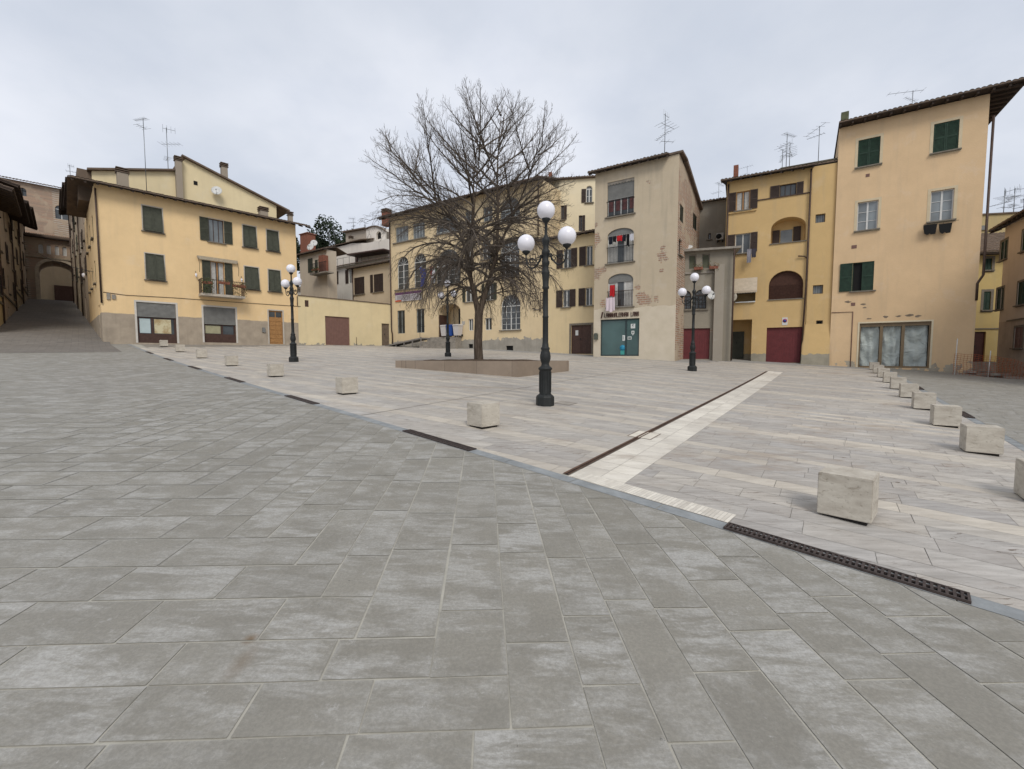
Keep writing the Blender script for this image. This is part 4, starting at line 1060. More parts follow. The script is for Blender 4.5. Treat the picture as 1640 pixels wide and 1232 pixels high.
    # roof with deep eaves, both toward the square and the alley
    rr, ze, zr = roof(F, B, zt, 9, .75, .28, ua=-1.05, ub=F.L + .9, raft=True)
    # upper wall that rises behind the front roof slope
    w = 5.0; pts = [F.uz(*zp(2, x, y), w) for x, y in ((133, 158), (600, 163), (676, 90), (1205, 362), (1205, 445), (900, 420), (133, 240))]
    pts[-2] = (pts[-2][0], 10.6); pts[-3] = (pts[-3][0], 11.0); pts[-1] = (pts[-1][0], 10.6)
    up = MB(); up.prism(pts, w, w + 6, F.Ml); uw = up.build("upper_wall", plaster("pale yellow render", YELP, None, .25), B, recalc=True)
    c = MB()
    for i, (a_, b_) in enumerate(((0, 1), (2, 3))):
        (ua, za_), (ub, zb_) = pts[a_], pts[b_]; ex = .25
        du = Vector((ub - ua, zb_ - za_)).normalized(); ua -= du.x * ex; za_ -= du.y * ex; ub += du.x * (.2 if i == 0 else 1.1); zb_ += du.y * (.2 if i == 0 else 1.1)
        c.prism([(ua, za_ + .01), (ub, zb_ + .01), (ub, zb_ + .14), (ua, za_ + .14)], w - .28, w + 6.2, F.Ml)
    c.build("coping_tiles", M_TILE, uw, recalc=True)
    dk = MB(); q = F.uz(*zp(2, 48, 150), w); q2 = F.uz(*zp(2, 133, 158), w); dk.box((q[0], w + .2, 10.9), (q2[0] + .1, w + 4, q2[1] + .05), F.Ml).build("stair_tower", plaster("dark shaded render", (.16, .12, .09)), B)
    for (x0, yb, x1, yt, ww, aa) in ((280, 235, 338, 140, 3.2, .3), (879, 195, 920, 110, 5.6, .22), (1272, 450, 1296, 392, 3.0, .17), (1098, 425, 1158, 385, 3.6, .3)):
        uc, ztop_ = F.uz(*zp(2, (x0 + x1) / 2, yt), ww); chimney(F, rr, uc, ww, 10.6, ztop_ - .42 if aa < .3 or yt < 200 else ztop_ - .15, aa)
    uc, zc = F.uz(*zp(2, 634, 70), 4.7); chimney(F, rr, uc, 4.75, 11, zc - .42, .2)
    q = F.uz(*zp(2, 858, 278), 4.7); dish(F, q[0], 4.6, q[1], .38, "white satellite dish on the pale gable above the yellow house", (.35, -.85, .3))
    vq = F.bb(2, 725, 216, 747, 243, w); MB().box((vq[0], w - .03, vq[1]), (vq[2], w + .02, vq[3]), F.Ml).build("vent", M_BLACK, uw)
    u, z = F.uz(*zp(2, 452, 262), 3.5); zt2 = F.uz(*zp(1, 700, 28), 3.5)[1]; aerial(F, u, 3.5, z, zt2 - z, "tall thin aerial mast on the yellow house roof", 0, 2.6)
    u, z = F.uz(*zp(2, 578, 160), 6); zt2 = F.uz(268, 205, 6)[1]; aerial(F, u, 6, z, zt2 - z, "shorter comb aerial behind the ridge of the yellow house", 1, .2)
    u, z = F.uz(*zp(2, 527, 160), 6.5); zt2 = F.uz(*zp(2, 527, 125), 6)[1]
    # cable, corner pipe, electric boxes
    MB().tube([(u_, -.02, z_) for u_, z_ in (F.uz(*zp(2, 200, 862)), F.uz(*zp(2, 330, 880)), F.uz(*zp(2, 620, 896)), F.uz(*zp(2, 900, 917)), F.uz(*zp(2, 1345, 946)))], .018, 5, F.Ml).build("wall_cable", M_PIPE, B)
    pipe(F, B, [(.03, zt - .3), (.03, 3.4)], .05)
    pipe(F, B, [(F.L - .06, 5.0), (F.L - .06, 4.2)], .03)
    for (x0, y0, x1, y1, nm) in ((250, 877, 272, 903, "meter_box"), (1122, 1068, 1140, 1096, "letter_box"), (220, 868, 240, 905, "meter_box")):
        h = F.bb(2, x0, y0, x1, y1, 0, False); MB().box((h[0], -.08, h[1]), (h[2], .01, h[3]), F.Ml).build(nm, M_CONC if nm == "meter_box" else M_GREYP, B)
    return B, F, hs, (u0, u1, zs)
HL, FL, hsL, balL = house_left()
# plants on the balcony (things of their own, hung on the railing)
M_LEAF = simple("trailing leaves", (.075, .095, .035), .8, .5, 7); M_DRY = simple("dry stems", (.20, .13, .06), .9, .4, 7)
def plant_box(F, u, w, z, ln, label, dry=False, drop=.5, n=260):
    p = F.W(u, z, w); e = empty("flower_box", T(p.x, p.y, p.z, math.atan2(F.d.y, F.d.x)), label, "flower box")
    MB().box((-ln / 2, -.1, 0), (ln / 2, .1, .17)).build("trough", M_BRICKRED, e); f = MB(); q = random.Random(int(u * 100))
    for i in range(n):
        c = Vector((q.uniform(-ln / 2 - .06, ln / 2 + .06), q.gauss(-.05, .1), .2 + q.gauss(0, .12) - (q.random() ** 2) * drop)); a = Vector((q.gauss(0, 1), q.gauss(0, 1), q.gauss(0, 1))).normalized() * .05; b_ = a.orthogonal().normalized() * .035
        f.poly([c - a, c + b_, c + a, c - b_], None, 1 if (dry and q.random() < .6) else 0)
    f.build("foliage", [M_LEAF, M_DRY], e)
for i_, u_ in enumerate((balL[0] - .12, balL[1] + .02)):
    p_ = FL.W(u_, balL[2] + 1.25, -.16); e_ = empty("wall_lantern", T(*p_), ("small white lantern on the wall left of the flowered balcony", "small white lantern on the wall right of the flowered balcony")[i_], "lantern")
    MB().lathe([(.02, -.10), (.05, -.07), (.07, .08), (.06, .11), (.015, .18)], 8).build("glass", M_GLOBE, e_); q_ = FL.n; MB().tube([(0, 0, .24), (q_.x * .08, q_.y * .08, .34), (q_.x * .16, q_.y * .16, .1)], .012, 5).build("bracket", M_IRON, e_)
plant_box(FL, balL[0] + .35, -1.05, balL[2] + .62, .6, "trailing plant in a trough at the left end of the balcony", False, .75)
plant_box(FL, balL[1] - .4, -1.05, balL[2] + .6, .8, "dry trailing plant in a trough at the right end of the balcony", True, .8)
plant_box(FL, (balL[0] + balL[1]) / 2, -1.05, balL[2] + .72, .7, "terracotta trough in the middle of the balcony rail", True, .1, 60)
# ================= low yellow wall with garage
def low_wall():
    B, F = building("garden_wall", (-17.64, 36.6), (-11.66, 42.8), "long low yellow wall with a brown garage door and a small side door", "wall")
    g = F.bb(3, 370, 803, 548, 1015); d = F.bb(3, 782, 858, 838, 1017); v = F.bb(3, 220, 688, 248, 738)
    zt = (F.uz(484, 474.5)[1] + F.uz(627, 488)[1]) / 2
    g = (g[0], 1.05, g[2], g[3]); d = (d[0], 1.1, d[2], d[3])
    mb = MB(); wall(mb, F, [g, d, v], 0, zt); body(mb, F, 0, zt, .4 + 4, left=False); mb.poly([(0, 0, zt), (F.L, 0, zt), (F.L, 4.4, zt), (0, 4.4, zt)], F.Ml)
    mb.build("wall_body", plaster("pale yellow wall render", (.72, .60, .37), (1.28, (.36, .33, .27), .35), .3), B)
    door(F, B, g, M_GARAGE, 'ribbed', knob=False, name="garage_door"); door(F, B, d, simple("weathered brown door", (.16, .12, .085), .8, .3), knob=True)
    MB().box((v[0], .05, v[1]), (v[2], .08, v[3]), F.Ml).build("vent", M_DKWOOD, B)
    c = MB(); c.box((0, -.06, zt + .003), (F.L, .35, zt + .07), F.Ml); c.build("coping", M_TILE, B)
    MB().tube([(g[2] + .6, -.03, 1.1), (g[2] + .6, -.03, 1.8)], .02, 6, F.Ml).build("conduit", M_PIPE, B); return B, F
LWB, LWF = low_wall()
# ================= the town houses behind the wall
def back_houses():
    dd = Vector((.83, -.56))
    # beige house with brown shutters
    P1 = Vector((-12.2, 45.2)); P0 = P1 - dd * 8.2
    B, F = building("beige_house", P0, P1, "beige house with brown shutters behind the low yellow wall, next to the arched building", "house")
    ztl = F.uz(*zp(3, 560, 462))[1]; ztr = F.uz(*zp(3, 835, 408))[1]; zt = (ztl + ztr) / 2
    a = F.bb(3, 580, 515, 655, 650); b = F.bb(3, 700, 490, 797, 635)
    ua = F.uz(*zp(3, 570, 560))[0]
    mb = MB(); wall(mb, F, [(a[0], a[1], a[2], a[3]), (b[0] + .5, b[1], b[2] - .1, b[3])], -1, zt, ua=ua); body(mb, F, -1, zt, 6, ua=ua); mb.build("wall", plaster("beige render", (.58, .48, .35), None, .3), B)
    window(F, B, a, 'closed', M_BROWN, M_BROWN); 
    window(F, B, (b[0] + .5, b[1], b[2] - .1, b[3]), 'closed', M_BROWN, M_BROWN)
    s_ = MB(); shutter_leaf(s_, F, b[0], b[1], b[0] + .42, b[3], -.06); s_.build("shutter", M_BROWN, B)
    roof(F, B, zt, 6, .5, .3, ua=ua - .5, ub=F.L + .1); pipe(F, B, [(ua + .1, zt), (ua + .1, 2)], .05)
    # white house, terrace above
    P1 = P0 + Vector((5.5, 3.8)); P1 = Vector((-14.0, 51.5)); P0 = P1 - dd * 14
    B, F = building("white_house", P0, P1, "long white stuccoed house with a roof terrace stepping up the hill", "house")
    mw = plaster("white render", (.74, .69, .62), None, .4); mw2 = plaster("grey white render", (.68, .65, .59), None, .6)
    u1 = F.uz(*zp(3, 383, 560))[0]; zt = F.uz(*zp(3, 383, 462))[1]
    a = F.bb(3, 418, 480, 447, 578); b = F.bb(3, 540, 462, 562, 565)
    mb = MB(); wall(mb, F, [a, b], -1, zt, ua=u1); body(mb, F, -1, zt, 8, ua=u1); mb.build("wall", mw2, B)
    window(F, B, a, 'open', M_BROWN, M_WHITE, ny=1, leaf=(.62, .55), sillm=False); window(F, B, b, 'open', M_BROWN, M_WHITE, ny=1, leaf=(.6, .3), sillm=False)
    mb = MB(); tiles(mb, u1 - .2, F.L, -.5, zt - .05, 1.3, zt + .45, F.Ml); mb.build("eave", M_TILE, B)
    # parapet band above
    w = 2.2; ul, zl = F.uz(*zp(3, 383, 322), w); 
    pts = [F.uz(*zp(3, x, y), w) for x, y in ((383, 450), (383, 322), (560, 292), (680, 270), (825, 240), (825, 380))]
    pts = [pts[0], pts[1], (pts[2][0], pts[1][1] + .15), (pts[3][0], pts[3][1]), (pts[4][0], pts[4][1]), (pts[5][0], zt)]; pts[0] = (pts[0][0], zt - .2)
    MB().prism(pts, w, w + 5, F.Ml).build("terrace_wall", mw, B, recalc=True)
    r = MB(); 
    for k in range(6):
        x = u1 + .6 + k * 1.25; r.tube([(x, 1.2, zt + .3), (x, 1.2, zt + 1.5)], .02, 5, F.Ml)
    r.tube([(u1, 1.2, zt + 1.45), (u1 + 7, 1.2, zt + 1.45)], .02, 5, F.Ml); r.build("railing", M_IRON, B)
    s_ = F.bb(3, 590, 340, 800, 420, .6, False)
    sh = MB(); sh.prism([F.uz(*zp(3, 555, 357), 1.0), F.uz(*zp(3, 825, 318), 1.0), F.uz(*zp(3, 825, 326), 1.0), F.uz(*zp(3, 555, 367), 1.0)], .4, 2.5, F.Ml); sh.build("canopy", M_DKWOOD, B, recalc=True)
    q = F.bb(3, 590, 362, 607, 425, 2.1, False); MB().box((q[0], 2.05, q[1]), (q[2], 2.19, q[3]), F.Ml).build("terrace_door", M_DKWOOD, B)
    # upper blocks
    w = 4.5; a0, zt3 = F.uz(*zp(3, 518, 195), w); a1 = F.uz(*zp(3, 668, 175), w)[0]; pts = [(a0, zt), (a1, zt), (a1, F.uz(*zp(3, 668, 170), w)[1]), (a0, F.uz(*zp(3, 518, 195), w)[1])]
    MB().prism(pts, w, w + 4, F.Ml).build("attic_wall", plaster("buff render", (.44, .38, .31), None, .5), B, recalc=True)
    MB().prism([(a0 - .4, pts[3][1]), (a1 + .2, pts[2][1]), (a1 + .2, pts[2][1] + .16), (a0 - .4, pts[3][1] + .16)], w - .4, w + 4.3, F.Ml).build("attic_roof", M_TILE, B, recalc=True)
    c = F.bb(3, 555, 222, 578, 275, w - .4); chimney(F, B, (c[0] + c[2]) / 2, w - .6, c[1], c[3] - .3, .22)
    pts = [F.uz(*zp(3, x, y), w - .4) for x, y in ((668, 172), (690, 160), (720, 152), (750, 150), (775, 160), (815, 190))]; u_a = pts[0][0]; u_b = pts[-1][0]
    aw = F.bb(3, 740, 180, 777, 247, w - .4)
    mb = MB(); M = F.Ml; wall(mb, F, [(*aw, (aw[2] - aw[0]) / 2)], zt, aw[3] + .1, ua=u_a, ub=u_b, w=w - .4, rev=.3)
    mb.prism([(u_a, aw[3] + .1)] + pts + [(u_b, aw[3] + .1)], w - .4, w + 4, M); mb.poly([(u_a, w - .4, zt), (u_a, w - .4, aw[3] + .1), (u_a, w + 4, aw[3] + .1), (u_a, w + 4, zt)], M); mb.build("loggia_wall", mw, B)
    MB().box((aw[0] - .1, w - .05, aw[1]), (aw[2] + .1, w, aw[3]), M).build("arched_opening", M_BLACK, B)
    c = MB()
    for i in range(len(pts) - 1): c.prism([pts[i], pts[i + 1], (pts[i + 1][0], pts[i + 1][1] + .1), (pts[i][0], pts[i][1] + .1)], w - .6, w + 4.1, M)
    c.build("loggia_coping", M_TILE, B, recalc=True)
    # small roofs left of the attic
    c = MB(); a_ = F.uz(*zp(3, 250, 325), 3)[0]; zc = F.uz(*zp(3, 383, 325), 3)[1]; tiles(c, a_, F.uz(*zp(3, 680, 270), 3)[0], 1.9, zc + .0, 6, zc + 1.1, F.Ml); c.build("roof", M_TILE, B)
    for i, (x, yb, yt, kd, lb) in enumerate(((435, 250, 125, 0, "thin aerial on the low roofs between the yellow house and the arched building"), (400, 270, 200, 2, "broad comb aerial beside the dark pine"), (575, 175, 88, 1, "aerial above the attic of the white house"), (660, 160, 118, 2, "small aerial beside the arched loggia of the white house"))):
        u, z = F.uz(*zp(3, x, yb), 5); z2 = F.uz(*zp(3, x, yt), 5)[1]; aerial(F, u, 5, z, z2 - z, lb, kd, .5 + i * 1.3, 1.4)
    # house with balcony in the shade of the yellow house
    P1 = Vector((-17.8, 47.5)); P0 = P1 - dd * 6
    B, F = building("balcony_house", P0, P1, "small beige house with a railed balcony squeezed behind the yellow house", "house")
    P = lambda x, y, w=0: F.uz(*zp(3, x, y), w)
    ua = P(185, 500)[0]; ub = P(383, 500)[0]; zt = P(300, 335)[1]; wn1 = F.bb(3, 315, 385, 345, 500); 
    mb = MB(); wall(mb, F, [wn1], 0, zt, ua=ua, ub=ub); body(mb, F, 0, zt, 1.2, ua=ua, ub=ub); mb.build("wall", plaster("drab render", (.56, .48, .38), None, .6), B)
    window(F, B, wn1, 'open', M_DGREEN, M_WHITE, ny=1, sillm=False, leaf=(.45, .0)); roof(F, B, zt, 2.2, .5, .3, ua=ua - .3, ub=ub + .2)
    bz = P(310, 505)[1]; ul = P(262, 505, -.8)[0]; ur = P(383, 505, -.8)[0]; bal = MB().box((ul, -.9, bz - .15), (ur, -.002, bz), F.Ml).build("balcony", M_CONC, B)
    r = MB(); x = ul
    while x < ur: r.box((x, -.88, bz), (x + .02, -.86, bz + 1), F.Ml); x += .12
    r.box((ul, -.89, bz + 1), (ur, -.85, bz + 1.04), F.Ml); r.build("railing", M_IRON, bal)
    s_ = F.bb(3, 345, 365, 380, 500, -.3, False); MB().box((s_[0], -.7, bz), (s_[2], -.1, s_[3]), F.Ml).build("brick_pier", M_BRICKRED, B)
    c = F.bb(3, 255, 340, 285, 400, 0, False); s_ = MB(); shutter_leaf(s_, F, *F.bb(3, 245, 380, 278, 490), -.05); s_.build("shutter", M_DGREEN, B)
    q = P(270, 303, -.2); dish(F, q[0], -.3, q[1], .42, "lower white satellite dish beside the pine, left of the white house", (-.2, -.9, .3)); q = P(287, 273, .3); dish(F, q[0], .3, q[1], .38, "upper white satellite dish beside the pine, left of the white house", (.2, -.9, .3))
    plant_box(F, (ul + ur) / 2 - .3, -1.0, bz + .2, 1.2, "dark potted greenery on the small shaded balcony", False, .2, 160)
    # brick chimney block on the house behind
    q = F.bb(3, 186, 205, 238, 330, 2.5, False); mb = MB(); mb.box((q[0], 2.5, 6), (q[2], 3.6, q[3]), F.Ml); mb.box((q[0] - .1, 2.4, q[3] + .002), (q[2] + .1, 3.7, q[3] + .1), F.Ml); mb.build("brick_stack", M_BRICKRED, B)
    # far block that closes gaps
    e, F2 = building("hill_house", (-30, 62), (-8, 56), "distant pale house on the slope behind the white house", "house")
    mb = MB(); z9 = 9.5; wall(mb, F2, [], -1, z9); body(mb, F2, -1, z9, 8); mb.build("wall", mw2, e); roof(F2, e, z9, 8, .5, .3, raft=False)
back_houses()
# pine behind the roofs
def pine():
    F = Fac((-40, 78), (10, 78)); u, z = F.uz(*zp(3, 385, 300)); p = F.W(u, 0); zb = 3.0
    e = empty("umbrella_pine", T(p.x, p.y, zb), "dark umbrella pine rising behind the roofs between the yellow house and the school", "tree")
    c = Vector((0, 0, F.uz(*zp(3, 385, 262))[1] - zb)); MB().tube([(0, 0, -1), (.3, 0, c.z * .5), (0, 0, c.z)], [.5, .4, .25], 8).build("trunk", M_BARK, e)
    q = random.Random(5); f = MB(); cl = [Vector((q.uniform(-6.8, 7.2), q.uniform(-4, 4), q.uniform(-.5, 1) + 2.3 - .035 * 0)) for _ in range(46)]
    for k in cl:
        k.z = q.uniform(-2.6, 1) * (1) + 3.0 - .06 * k.x ** 2; r = q.uniform(1.0, 1.9)
        for i in range(230):
            d = Vector((q.gauss(0, 1), q.gauss(0, 1), q.gauss(0, .65))); d = d.normalized() * r * q.random() ** .35 if d.length else d
            a = Vector((q.gauss(0, 1), q.gauss(0, 1), q.gauss(0, 1))).normalized() * .26; b_ = a.orthogonal().normalized() * .12; o = c + k + d - Vector((0, 0, 2)); f.poly([o - a, o + b_, o + a, o - b_])
    f.build("crown", simple("pine needles", (.030, .045, .022), .9, .5, 1.5), e)
pine()
def lean(F, win, k=.30):
    """push the lower part of the closed shutters outwards, as they are propped in the photograph"""
    Mi = F.Ml.inverted()
    for o in COL.objects:
        if o.parent == win and o.name.startswith("shutter"):
            zs = [v.co.z for v in o.data.vertices]; a, b = min(zs), max(zs); zm = a + (b - a) * .62
            for v in o.data.vertices:
                if v.co.z < zm: l = Mi @ v.co; l.y -= (zm - v.co.z) * k; v.co = F.Ml @ l
for o in [x for x in COL.objects if x.name.startswith("window") and x.parent == HL]:
    if any(c.parent == o and c.name.startswith("surround") for c in COL.objects) and not any(c.parent == o and c.name.startswith("shutter") and c.data.vertices[0].co.y < -.04 for c in COL.objects): lean(FL, o, .26)
# ================= the arched municipal building behind the tree
def school():
    B, F = building("arched_building", (-11.66, 42.8), (2.3, 33.6), "large cream public building with tall arched windows, a banner and flags behind the tree", "building")
    zt = 13.2; S4 = lambda *a: F.bb(4, *a)
    def ar(h): return (*h, (h[2] - h[0]) / 2 * .98)
    top = [S4(193, 362, 268, 470), S4(293, 340, 363, 452)]
    top = [(h[0], top[0][1], h[2], top[0][3]) for h in top]
    tA = ar(S4(425, 288, 566, 425)); tB = ar(S4(800, 190, 915, 352))
    pr = [S4(597, 275, 652, 370), S4(702, 250, 757, 350)]
    m1 = ar(S4(203, 540, 270, 742)); m2 = ar(S4(300, 525, 372, 732)); m2 = (m2[0], m1[1], m2[2], m1[3], m2[4]); mA = ar(S4(428, 490, 570, 715)); mB = ar(S4(800, 440, 912, 672))
    mp = [S4(602, 465, 642, 575), S4(697, 448, 745, 568)]
    lo = [S4(600, 715, 652, 812), S4(712, 700, 765, 803)]
    g = [S4(205, 858, 248, 995), S4(315, 852, 361, 992)]; g = [(h[0], g[0][1], h[2], g[0][3]) for h in g]
    gs = [S4(617, 908, 645, 978), S4(712, 902, 752, 975)]; gA = ar(S4(805, 762, 918, 975))
    ent = S4(443, 815, 570, 1035); zfl = 1.75
    ent = (ent[0], zfl, ent[2], ent[3], (ent[2] - ent[0]) * .25, 1.6)
    vents = [S4(617, 1052, 643, 1076), S4(835, 1060, 876, 1085)]
    vents = [(v[0], .75, v[2], 1.1) for v in vents]; vents = [vents[0], (vents[1][0], .52, vents[1][2], .9)]
    holes = top + [tA, tB] + pr + [m1, m2, mA, mB] + mp + lo + g + gs + [gA, ent] + [(*v, 0, .3) for v in vents]
    mb = MB(); wall(mb, F, holes, -.5, zt, rev=.22); body(mb, F, -.5, zt, 10)
    mb.box((ent[0] - .0, 1.6, zfl - .1), (ent[2], 1.7, ent[3]), F.Ml)
    mb.build("wall", plaster("cream render", (.70, .56, .355), (1.62, (.37, .34, .29), .3), .35), B)
    M_GW = simple("grey white window paint", (.40, .43, .43), .6, .15)
    for h in top: window(F, B, h, 'sash', None, M_GW, nx=4, ny=2, sillm=False, pane=M_PANEB)
    MB().box((top[0][0] - .3, -.14, top[0][1] - .1), (top[1][2] + .3, .02, top[0][1] - .003), F.Ml).build("sill_course", M_SILL, B)
    for h in (tA, tB): window(F, B, h, 'sash', None, M_GW, nx=4, ny=3, sillm=True, pane=M_PANE)
    for h in pr: window(F, B, h, 'sash', None, M_GW, nx=2, ny=3)
    for h in (m1, m2): window(F, B, h, 'sash', None, M_WHITE, nx=2, ny=4, sillm=False)
    MB().box((m1[0] - .3, -.14, m1[1] - .1), (m2[2] + .3, .02, m1[1] - .003), F.Ml).build("sill_course", M_SILL, B)
    for h in (mA, mB): window(F, B, h, 'sash', None, M_WHITE, nx=4, ny=4)
    for h in mp: window(F, B, h, 'sash', None, M_WHITE, nx=2, ny=3)
    for h in lo: window(F, B, h, 'open', M_DGREEN, M_WHITE, nx=2, ny=1, leaf=(.28, .28))
    for h in g: window(F, B, h, 'sash', None, M_GW, nx=2, ny=1, sillm=False, bars=True)
    for h in gs: window(F, B, h, 'sash', None, M_WHITE, nx=2, ny=1, sillm=False)
    window(F, B, gA, 'sash', None, M_WHITE, nx=4, ny=4); 
    for v in vents:
        b = MB(); b.box((v[0], .12, v[1]), (v[2], .15, v[3]), F.Ml); b.build("vent", M_BLACK, B)
    rr, ze, zr = roof(F, B, zt, 10, .8, .28, ua=-.7, ub=F.L + .15, gutter=True)
    c = F.bb(4, 140, 262, 180, 312, 2, False); chimney(F, rr, (c[0] + c[2]) / 2, 1.6, zt, F.uz(*zp(4, 160, 290), 1.6)[1], .35, M_BRICKRED)
    pipe(F, B, [(-.05 + .12, zt - .2), (.12, 2.6), (.22, 2.2), (.22, 1.0)], .06); pipe(F, B, [(F.L - .35, zt - .2), (F.L - .35, 9.1)], .05)
    # entrance: door, notice board, steps, ramp
    u0, _, u1, ze_ = ent[:4]
    door(F, B, (u0 + (u1 - u0) * .42, zfl, u0 + (u1 - u0) * .78, zfl + 2.6), M_IRON, w=1.5)
    MB().box((u0 + .05, .02, zfl), (u0 + .12, 1.2, ze_ - .9), F.Ml).build("door_leaf", M_DKWOOD, B); MB().box((u1 - .45, .9, zfl), (u1 - .02, 1.0, ze_ - 1.0), F.Ml).build("door_leaf", M_DKWOOD, B)
    nb = F.bb(4, 446, 922, 478, 975, 1.4, False); MB().box((nb[0], 1.45, nb[1]), (nb[2], 1.55, nb[3]), F.Ml).build("notice_board", M_PANEB, B)
    q = F.bb(4, 580, 923, 597, 942, 0, False); MB().box((q[0], -.03, q[1]), (q[2], .0, q[3]), F.Ml).build("name_plate", simple("marble plate", (.42, .40, .36), .5, .2, 9), B)
    st = MB(); n = 5; zg = gz(*F.W(u0 + 1, 0, -1.5).xy); 
    for i in range(n):
        zz = zfl - (zfl - zg) / n * (i + 1) + (zfl - zg) / n; st.box((u0 - .6 + 0, -.5 - .32 * i - .32, zg - .4), (u1 + .1 + .28 * i, -.5 - .32 * i, zz - (zfl - zg) / n * 0.999 * 1), F.Ml)
    st.box((u0 - .6, -.5, zg - .4), (u1 + .1, -.001, zfl - .006), F.Ml); st.build("steps", M_CONC, B)
    rp = MB(); ra = u0 - 5.2; rb = u0 - .62
    rp.add([(ra, -1.6, gz(*F.W(ra, 0, -1).xy)), (rb, -1.6, zfl - .05), (rb, -.4, zfl - .05), (ra, -.4, gz(*F.W(ra, 0, -1).xy)), (ra, -1.6, gz(*F.W(ra, 0, -1).xy) - .1), (rb, -1.6, zfl - .17), (rb, -.4, zfl - .17), (ra, -.4, gz(*F.W(ra, 0, -1).xy) - .1)],
           [(0, 1, 2, 3), (7, 6, 5, 4), (0, 4, 5, 1), (1, 5, 6, 2)], F.Ml)
    for k in range(4):
        x = ra + 1.4 + k * 1.05; rp.box((x, -1.62, zg - .4), (x + .08, -1.54, zg + (zfl - zg) * (x - ra) / (rb - ra)), F.Ml)
    rp.box((ra + .9, -.38, zg - .1), (rb, -.34, zg + .2), F.Ml); rp.build("ramp", simple("grey ramp panels", (.24, .22, .20), .8, .3, 5), B)
    MB().tube([(rb - .1, -1.58, zfl - .05), (rb - .1, -1.58, zfl + .9), (rb + .5, -1.58, zfl + .9)], .02, 5, F.Ml).build("handrail", M_IRON, B)
    # banner: purple band, white and grey lettering-like design, orange corner
    bn = F.bb(4, 192, 742, 345, 812, -.05); u0, z0, u1, z1 = bn
    p = F.W(u0, z0, -.06); e = empty("cloth_banner", T(p.x, p.y, p.z, math.atan2(F.d.y, F.d.x)), "white and purple banner with an orange corner under the arched windows", "banner")
    w, h = u1 - u0, z1 - z0; MB().box((0, -.01, 0), (w, .0, h)).build("cloth", simple("banner cloth", (.50, .47, .48), .8, .1, 7), e)
    b = MB(); b.box((0, -.016, h * .74), (w, -.0105, h)); b.build("purple_band", simple("purple print", (.12, .05, .12), .8, .15), e)
    b = MB(); q = random.Random(3)
    for r_ in range(4):
        x = .3
        while x < w - .3:
            l = q.uniform(.06, .2); zz = h * (.16 + .14 * r_); b.box((x, -.016, zz), (x + l, -.0105, zz + h * .07)); x += l + .05
    b.build("grey_print", simple("grey print", (.16, .14, .17), .8, .1), e); MB().box((.02, -.016, 0.01), (w * .24, -.0105, h * .16)).build("orange_patch", simple("orange print", (.55, .10, .03), .8, .1), e)
    # flags on slanted poles over the entrance
    def flag(zk, x0, y0, x1, y1, cols, label):
        h = F.bb(zk, x0, y0, x1, y1, -.8, False); u0, z0, u1, z1 = h; p = F.W(u0, z1, -.8)
        e = empty("flag", T(p.x, p.y, p.z, math.atan2(F.d.y, F.d.x)), label, "flag"); hh = z1 - z0; ww = u1 - u0
        MB().tube([(ww * .1, .8, -hh * .15), (ww * .3, -.1, .25)], .025, 6).build("pole", M_ALU, e)
        N = 12
        for k, mt in enumerate(cols):
            b = MB(); a0, a1 = k / len(cols), (k + 1) / len(cols); n = 10
            for i in range(n):
                for j in range(8):
                    def P(fi, fj):
                        x = ww * fi * (1 - .25 * fj); return (x, .12 * math.sin(fi * 9 + fj * 2) * (.3 + fj), -hh * fj - .25 * hh * (fi - .3) * (1 - fj * .8))
                    f0, f1 = a0 + (a1 - a0) * i / n, a0 + (a1 - a0) * (i + 1) / n
                    b.add([P(f0, j / 8), P(f1, j / 8), P(f1, (j + 1) / 8), P(f0, (j + 1) / 8)], [(0, 1, 2, 3)], None, 0, True)
            b.build("cloth", mt, e)
        return e
    fl_b = simple("blue flag", (.03, .05, .24), .8, .2); fl_r = simple("red flag", (.42, .03, .03), .8, .2); fl_w = simple("white flag", (.62, .60, .64), .8, .1); fl_g = simple("green flag", (.02, .16, .06), .8, .2)
    e = flag(4, 335, 612, 376, 722, [fl_b], "plain blue flag hanging from the arched building")
    s_ = MB()
    for k in range(12):
        a = k * math.pi / 6; s_.lathe([(.001, 0), (.03, .002), (.001, .004)], 5, Matrix.Translation((.42 + .17 * math.cos(a), -.17, -.75 + .17 * math.sin(a))) @ Matrix.Rotation(R(90), 4, 'X'))
    s_.build("star_ring", simple("yellow star", (.7, .5, .05), .7, .1), e)
    flag(4, 392, 605, 442, 700, [fl_r, fl_w, fl_g][:3], "red, white and green flag hanging beside the blue one")
    # wheeled bins by the entrance
    def bin_(x0, x1, mat, label):
        h = F.bb(4, x0, 972, x1, 1036, -1.2, False); u = (h[0] + h[2]) / 2; p = F.W(u, 0, -.35); zz = zfl - .006
        e = empty("wheeled_bin", T(p.x, p.y, zz, math.atan2(F.d.y, F.d.x)), label, "bin")
        b = MB(); b.add([(-.24, -.25, .08), (.24, -.25, .08), (.24, .25, .08), (-.24, .25, .08), (-.3, -.33, .95), (.3, -.33, .95), (.3, .33, .95), (-.3, .33, .95)], [(3, 2, 1, 0), (4, 5, 6, 7), (0, 1, 5, 4), (1, 2, 6, 5), (2, 3, 7, 6), (3, 0, 4, 7)])
        b.box((-.32, -.35, .9), (.32, .35, .945)); b.build("body", mat, e)
        l = MB(); l.add([(-.32, -.37, .955), (.32, -.37, .955), (.32, .36, .965), (-.32, .36, .965), (-.28, -.3, 1.02), (.28, -.3, 1.02), (.28, .3, 1.06), (-.28, .3, 1.06)], [(3, 2, 1, 0), (4, 5, 6, 7), (0, 1, 5, 4), (1, 2, 6, 5), (2, 3, 7, 6), (3, 0, 4, 7)]); l.build("lid", mat, e)
